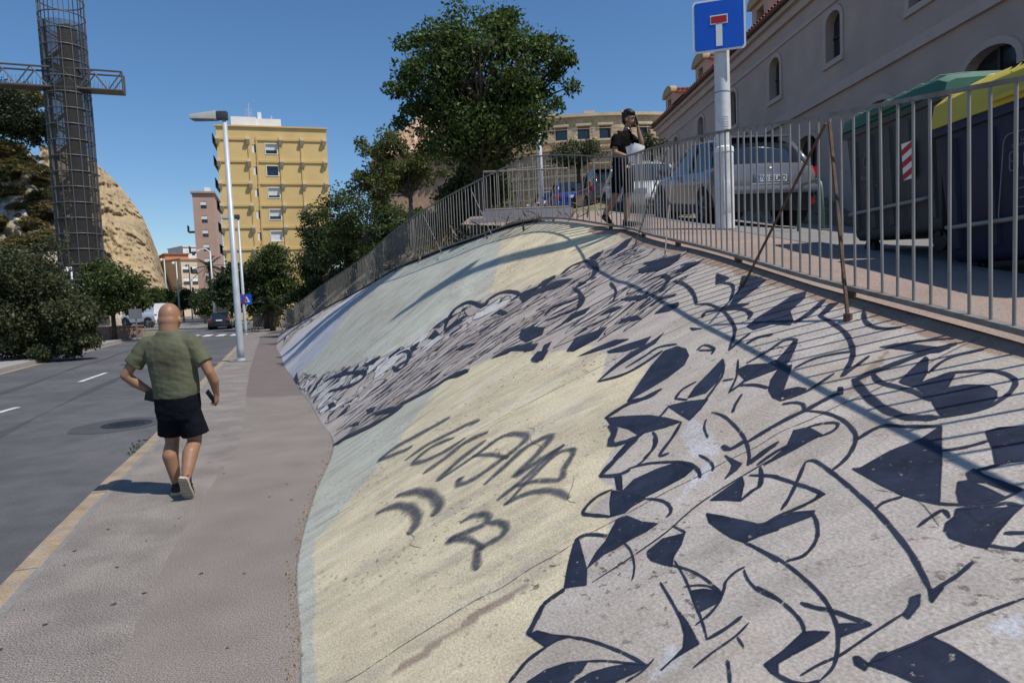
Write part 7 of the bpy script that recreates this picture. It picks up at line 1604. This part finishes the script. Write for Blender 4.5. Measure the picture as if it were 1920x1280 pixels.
        def pillar(nm, ia, ja, w=.045):
            for s in (0, 1):
                mb = MB(); pts = [gring(*gs_[i], e=.004)[(j if s == 0 else 8-j)] for i, j in zip(ia, ja)]; mb.tube(pts, w, 6); mb.build(nm, P, r, True)
        nG = len(gs_); pillar('front_pillar', [nG-1, nG-2, nG-3], [2, 2, 2]); pillar('rear_pillar', [0, 1, 2], [2, 2, 2], .06)
        ym = 1.85 if kind != 'sedan' else 1.95
        for s in (-1, 1):
            g = (ym, .87, .67, 1.49); q = gring(*g, e=.006); q = q[:3] if s > 0 else q[6:][::-1]; mb = MB(); mb.tube(q, .035, 5); mb.build('door_pillar', M['car_trim'], r)
    # cladding, bumpers, arches, wheels
    Rw = .34*hk if kind != 'van' else .33*H/1.5; ya, yf = (.78*k, 3.52*k)
    tm, hm, rm = wheel_mesh(Rw, .22)
    for yy in (ya, yf):
        for s in (-1, 1):
            mb = MB(); rg = [[Vector((s*(hw*.985+x), yy+rr*math.cos(a), Rw*1.0+rr*math.sin(a))) for rr, x in ((Rw*1.06, -.10), (Rw*1.06, .008), (Rw*1.24, .006), (Rw*1.24, -.10))] for a in [PI*j/18 for j in range(19)]]; mb.loft(rg); mb.build('wheel_arch', M['car_trim'], r)
            mb = MB(); mb.tube([(s*(hw*.60), yy, Rw), (s*(hw*1.004), yy, Rw)], Rw*1.07, 24); mb.build('wheel_well', M['black_hole'], r)
            w_ = empty('wheel', (s*(hw-.075), yy, Rw)); w_.parent = r; w_.rotation_euler = (0, 0, 0 if s > 0 else PI)
            for nm, me in (('tyre', tm), ('hub', hm), ('rim', rm)): link_mesh(nm, me, w_)
    zb = .27*hk
    for s in (-1, 1): mb = MB(); mb.box((s*hw*.955, 2.15*k, .30*hk), (.06, 2.0*k, .16)); mb.build('sill', M['car_trim'], r, bevel=.01)
    mb = MB(); mb.box((0, .055*k, .42*hk), (W*.84, .20, .30*hk)); mb.build('rear_bumper', M['car_trim'] if kind == 'suv' else P, r, bevel=.04)
    if kind == 'suv':
        mb = MB(); mb.box((0, -.01, .62*hk), (W*.88, .22, .13*hk)); mb.build('bumper_band', P, r, bevel=.04)
        mb = MB(); mb.box((0, .78*k, 1.50*hk), (1.12, .42, .035)); mb.build('spoiler', P, r, bevel=.012)
        mb = MB(); mb.box((0, .0, .80*hk), (.62, .05, .16)); mb.build('plate_recess', P, r, bevel=.015)
        mb = MB(); mb.box((0, -.025, .71*hk), (.70, .04, .035)); mb.build('bumper_sill_strip', M['chrome'], r, bevel=.008)  # narrow chrome strip across the rear bumper
        for s in (-1, 1):
            mb = MB(); mb.add([V(s*x, y, z*hk) for x, y, z in ((.52, .035, .93), (.93*hw, .10, .97), (1.0*hw, .34, .955), (.985*hw, .30, .84), (.9*hw, .07, .80), (.55, .015, .86), (.52, .30, .93), (.55, .3, .86))], [(0, 1, 4, 5), (1, 2, 3, 4), (0, 6, 2, 1), (5, 4, 3, 7), (0, 5, 7, 6)]); o = mb.build('tail_light', M['tail_red'], r); o.scale = (1.012, 1, 1); o.location = (0, -.02, 0)
            mb = MB(); mb.box((s*.80*hw, -.045, .42*hk), (.07, .04, .12)); mb.build('reflector', M['tail_red'], r)
        mb = MB(); mb.tube([(0, .03, .965*hk), (0, .012, .965*hk)], .05, 18); mb.tube([(-.03, .01, .965*hk), (.03, .01, .965*hk)], .008, 6); mb.build('badge', M['chrome'], r)
        mb = MB(); mb.box((0, .20, 1.02*hk), (.5, .02, .012), Matrix.Rotation(.5, 3, 'X')); mb.build('wiper', M['black_plastic'], r)
        mb = MB(); mb.tube([(0, 1.15*k, 1.53*hk), (0, 1.02*k, 1.62*hk)], [.02, .008], 6); mb.build('aerial', M['black_plastic'], r)
    else:
        for s in (-1, 1):
            mb = MB(); mb.box((s*hw*.80, .04*k, .80*hk), (hw*.30, .14, .15)); mb.build('tail_light', M['tail_red'], r, bevel=.02)
    # front face
    for s in (-1, 1): mb = MB(); mb.box((s*hw*.70, 4.13*k, .62*hk), (hw*.34, .22*k, .15*hk), Matrix.Rotation(-s*.45, 3, 'Z')); mb.build('headlight', M['lamp_clear'], r, bevel=.03)
    mb = MB(); mb.box((0, 4.25*k, .34*hk), (W*.62, .10, .13*hk)); mb.build('grille', M['black_plastic'], r, bevel=.02)
    mb = MB(); mb.box((0, 4.22*k, .54*hk), (W*.40, .13, .05*hk)); mb.build('upper_grille', M['black_plastic'], r, bevel=.01)
    for s in (-1, 1): mb = MB(); mb.box((s*(hw+.09), 2.95*k, 1.0*hk), (.17, .10, .13)); mb.build('mirror', P if kind != 'suv' else M['car_trim'], r, bevel=.03)
    for yy in ((1.05, 1.95) if kind != 'van' else (2.5,)):
        for s in (-1, 1): mb = MB(); mb.box((s*hw*1.0, yy*k+.3, .82*hk), (.03, .18, .025)); mb.build('door_handle', P, r, bevel=.006)
    # number plates
    pl = MB(); pl.box((0, -.035, .80*hk), (.52, .012, .112)); plo = pl.build('number_plate', M['plate_white'], r)
    pl = MB(); pl.box((-.238, -.0425, .80*hk), (.04, .004, .105)); pl.build('plate_band', M['sign_blue'], plo)
    if number: o = link_mesh('lettering', text_mesh(number, .112, M['black_plastic']), plo); o.location = (.02, -.043, .80*hk); o.rotation_euler = (PI/2, 0, 0)
    pl = MB(); pl.box((0, 4.325*k, .44*hk), (.52, .012, .11)); pl.build('number_plate', M['plate_white'], r)
    return r
sl_up = math.atan2(zp(16)-zp(12), 4.0)
yaw_s = math.atan(.066)
def on_street(X, Y, dz=0): return (X, Y, zr(X, Y)+dz)
def slope_at(X, Y): return math.atan2(zr(X, Y+3.8)-zr(X, Y+.6), 3.2)
car('parked_car', on_street(4.52, 11.9), yaw_s, 'car_silver', 'silver compact crossover parked nose uphill behind the white lamp column', 4.36, 1.80, 1.56, 'suv', '7015 LKD', slope_at(4.52, 11.9))
def facing(X, Y): return on_street(X, Y)
car('parked_car', on_street(3.78, 21.6), PI+yaw_s, 'car_white', 'white hatchback parked facing downhill beyond the silver crossover', 4.2, 1.78, 1.46, 'hatch', None, -slope_at(3.78, 17.5))
car('parked_car', on_street(3.75, 23.6), yaw_s, 'car_grey', 'dark grey car parked behind the young caller', 4.3, 1.78, 1.62, 'suv', None, slope_at(3.75, 23.6))
car('parked_car', on_street(2.85, 29.0), yaw_s, 'car_blue', 'blue hatchback in the parked row beyond the dark grey car', 4.1, 1.75, 1.5, 'hatch', None, slope_at(2.85, 29))
car('parked_car', on_street(2.3, 34.0), yaw_s, 'car_white', 'white car at the top of the parked row beside the blue hatchback', 4.1, 1.75, 1.5, 'hatch', None, slope_at(2.3, 34))
p = onz(407, 618, ZR); car('black_car', (p.x+.2, p.y, ZR), .30, 'car_dark', 'dark saloon driving away over the zebra crossing', 4.6, 1.82, 1.46, 'sedan', None)
a = onz(310, 613, ZR); b = onz(206, 616, ZR); dv = (b-a); p = Vector((a.x, 72, ZR)); ang = math.atan2(-1.0, -.25)
vx = at(305, 600, 74); vy = at(208, 600, 78); dv = vy-vx
car('white_van', (vx.x, vx.y, ZR), math.atan2(dv.y, dv.x)-PI/2, 'car_white', 'white delivery van parked across the end of the street', 5.9, 2.0, 2.55, 'van', None)

# ---- recycling containers behind the near railing
mat('bin_grey', (0.06, 0.066, 0.068), 0.65, 0.1, 4, 0.15, 40, c2=(0.07, 0.07, 0.072), c2scale=3, c2amt=0.5); mat('bin_blue', (0.015, 0.02, 0.05), 0.6, 0.1, 4, 0.1, 40); mat('lid_green', (0.035, 0.115, 0.08), 0.45, 0.08, 4); mat('lid_yellow', (0.50, 0.41, 0.05), 0.45, 0.08, 4); mat('print_pale', (0.2, 0.205, 0.21), 0.7, 0.1, 30)
def container(loc, yaw, L, W, H, bodym, lidm, label, marks, lh=.26):
    """long side along local y; the face with prints looks to -x"""
    r = empty('recycling_container', loc, yaw, label, 'container'); zb = .16; zt = H-lh-.05
    def ring(z, f): return [Vector((sx*W/2*f, sy*L/2*f, z)) for sx, sy in ((-1, -1), (1, -1), (1, 1), (-1, 1))]
    mb = MB(); mb.loft([ring(zb, .86), ring(zb+.05, .90), ring(zt*.97, .985), ring(zt, 1.0)]); mb.build('tub', bodym, r, bevel=.03)
    mb = MB(); mb.loft([ring(zt-.01, 1.04), ring(zt+.05, 1.04)]); mb.build('rim', bodym, r, bevel=.012)
    for j in range(5):
        y = L*(-.40+.2*j); mb = MB(); f0, f1 = .875, .975; mb.add([Vector((-W/2*f-d, y+s*.05, z)) for z, f in ((zb+.1, f0+.02), (zt-.06, f1+.005)) for d, s in ((-.01, -1), (.028, -.7), (.028, .7), (-.01, 1))], [(0, 1, 5, 4), (1, 2, 6, 5), (2, 3, 7, 6), (0, 3, 2, 1), (4, 5, 6, 7)]); mb.build('rib', bodym, r)
    prof = [(-W/2*1.06, zt+.052), (-W/2*1.02, zt+.05+lh*.62), (-W*.44, zt+.05+lh*.86), (-W*.25, zt+.05+lh*.97), (0, zt+.05+lh), (W*.25, zt+.05+lh*.97), (W*.44, zt+.05+lh*.86), (W/2*1.02, zt+.05+lh*.62), (W/2*1.06, zt+.052)]
    mb = MB(); mb.loft([[Vector((x*s, y, zt+.052+(z-zt-.052)*h)) for x, z in prof] for y, s, h in ((-L/2*1.06, .94, .62), (-L/2*.98, 1.0, .9), (-L*.3, 1, 1), (L*.3, 1, 1), (L/2*.98, 1.0, .9), (L/2*1.06, .94, .62))]); lid = mb.build('lid', lidm, r, 35)
    for j in range(6):
        y = -L*.42+L*.84*j/5; mb = MB(); mb.tube([V(x, y, z+.006) for x, z in prof[1:8]], .006, 6); mb.build('lid_rib', lidm, lid)
    mb = MB(); mb.box((-W/2*1.07, 0, zt+.10), (.05, L*.30, .035)); mb.build('lid_handle', lidm, lid, bevel=.01)
    mb = MB(); mb.tube([(-W/2*.93-.05, -L*.42, zb+.26), (-W/2*.93-.09, -L*.38, zb+.25), (-W/2*.93-.09, L*.38, zb+.25), (-W/2*.93-.05, L*.42, zb+.26)], .016, 8); mb.build('pedal_bar', M['galvanised'], r, True)
    for sx in (-1, 1):
        for sy in (-1, 1): mb = MB(); mb.tube([(sx*W*.36-.03, sy*L*.36, .085), (sx*W*.36+.03, sy*L*.36, .085)], .085, 14); mb.box((sx*W*.36, sy*L*.36, .15), (.09, .06, .06)); mb.build('castor', M['black_plastic'], r)
    marks(r, W, L, zt, zb); return r
def face_text(r, s, size, y, z, x, mt):
    o = link_mesh('lettering', text_mesh(s, size, mt, ext=.0008), r); o.location = (x, y, z); o.rotation_euler = (PI/2+.09, 0, -PI/2); return o
def marks_green(r, W, L, zt, zb):
    x = -W/2*.965-.012; st = empty('reflective_sticker', (x-.022, -L*.22, zt*.66)); st.parent = r; st.rotation_euler = (0, -.055, 0)
    mb = MB(); mb.box((0, 0, 0), (.003, .14, .30)); mb.build('sticker_back', M['sign_white'], st)
    for j in range(3):
        z = -.15+j*.10; poly = [V(-.003, .07, z), V(-.003, .07, z+.05), V(-.003, -.07, z+.10), V(-.003, -.07, z+.05)]; mb = MB(); mb.prism(poly, (.001, 0, 0)); mb.build('red_stripe', M['sign_red'], st)
    face_text(r, 'Resto', .06, L*.27, zt*.64, x+.012, M['print_pale']); face_text(r, 'solo residuos\nen bolsa cerrada', .032, L*.22, zt*.57, x+.016, M['print_pale'])
    mb = MB(); c = V(x+.004, L*.25, zt*.76); mb.tube([c+V(0, .05*math.cos(a), .055*math.sin(a)) for a in np.linspace(0, 2*PI, 17)], .004, 5, False); mb.tube([c+V(0, .025, .05), c+V(0, .03, .1), c+V(0, -.03, .1), c+V(0, -.025, .05)], .004, 5); mb.build('bag_icon', M['print_pale'], r)
def marks_yellow(r, W, L, zt, zb):
    x = -W/2*.955-.012; mb = MB(); q = [V(x-.03+.04*(z/.6), y, zt*.62+z) for y, z in rounded(.46, .56, .05)]; mb.tube([V(p_.x, p_.y, p_.z) for p_ in q]+[q[0]], .004, 5, False); mb.build('label_frame', M['print_pale'], r)
    face_text(r, 'LATAS, BRIKS\nY ENVASES DE PLASTICO', .030, 0, zt*.62+.21, x-.012, M['print_pale']); face_text(r, 'NO DEPOSITAR', .026, 0, zt*.62-.02, x-.02, M['print_pale'])
    for (dy, dz, w_, h_) in ((.14, .10, .05, .12), (.02, .10, .06, .10), (-.12, .10, .05, .11), (.03, -.14, .10, .12)):
        mb = MB(); c = V(x-.022+.05*dz, dy, zt*.62+dz); pts = [c+V(0, y, z) for y, z in rounded(w_*1.4, h_, .02, 3)]; mb.tube(pts+[pts[0]], .0035, 5, False); mb.tube([c+V(0, -w_*.5, 0), c+V(0, w_*.5, .0)], .003, 5); mb.build('item_icon', M['print_pale'], r)
    mb = MB(); mb.box((-W*.33, 0, zt+.31), (.20, .55, .05), Matrix.Rotation(-.35, 3, 'Y')); mb.build('slot_hood', M['lid_yellow'], r, bevel=.015); mb = MB(); mb.box((-W*.44, 0, zt+.29), (.03, .46, .045), Matrix.Rotation(-.35, 3, 'Y')); mb.build('slot', M['black_hole'], r)
yc = yaw_s
container((3.86, 6.02, zr(3.86, 6.02)), yc, 1.32, 1.10, 1.37, M['bin_grey'], M['lid_green'], 'dark grey waste container with a green lid and a striped sticker', marks_green, .18)
container((3.90, 4.34, zr(3.90, 4.34)), yc, 1.78, 1.25, 1.45, M['bin_blue'], M['lid_yellow'], 'dark blue recycling container with a bright yellow lid beside the green-lidded one', marks_yellow, .30)
# bicycle hoop on the upper pavement
hp = at(1520, 440, 9.6); hz = zr(hp.x, 9.6); hpn = empty('cycle_hoop', (hp.x, 9.6, hz), yaw_s+PI/2, 'green steel cycle hoop between the silver crossover and the containers', 'cycle rack')
mat('hoop_green', (0.10, 0.17, 0.13), 0.5, 0.1, 10, metal=.2)
mb = MB(); pts = [V(-.35, 0, 0), V(-.30, 0, .55)]+[V(-.30+.12*(1-math.cos(a)), 0, .55+.14*math.sin(a)) for a in (.6, 1.2, PI/2)]+[V(.30-.12*(1-math.cos(a)), 0, .55+.14*math.sin(a)) for a in (PI/2, 1.2, .6)]+[V(.30, 0, .55), V(.35, 0, 0)]; mb.tube(pts, .024, 10); mb.build('hoop', M['hoop_green'], hpn, True)
for s in (-1, 1): mb = MB(); mb.box((s*.35, 0, .006), (.12, .12, .012)); mb.build('foot_plate', M['galvanised'], hpn)
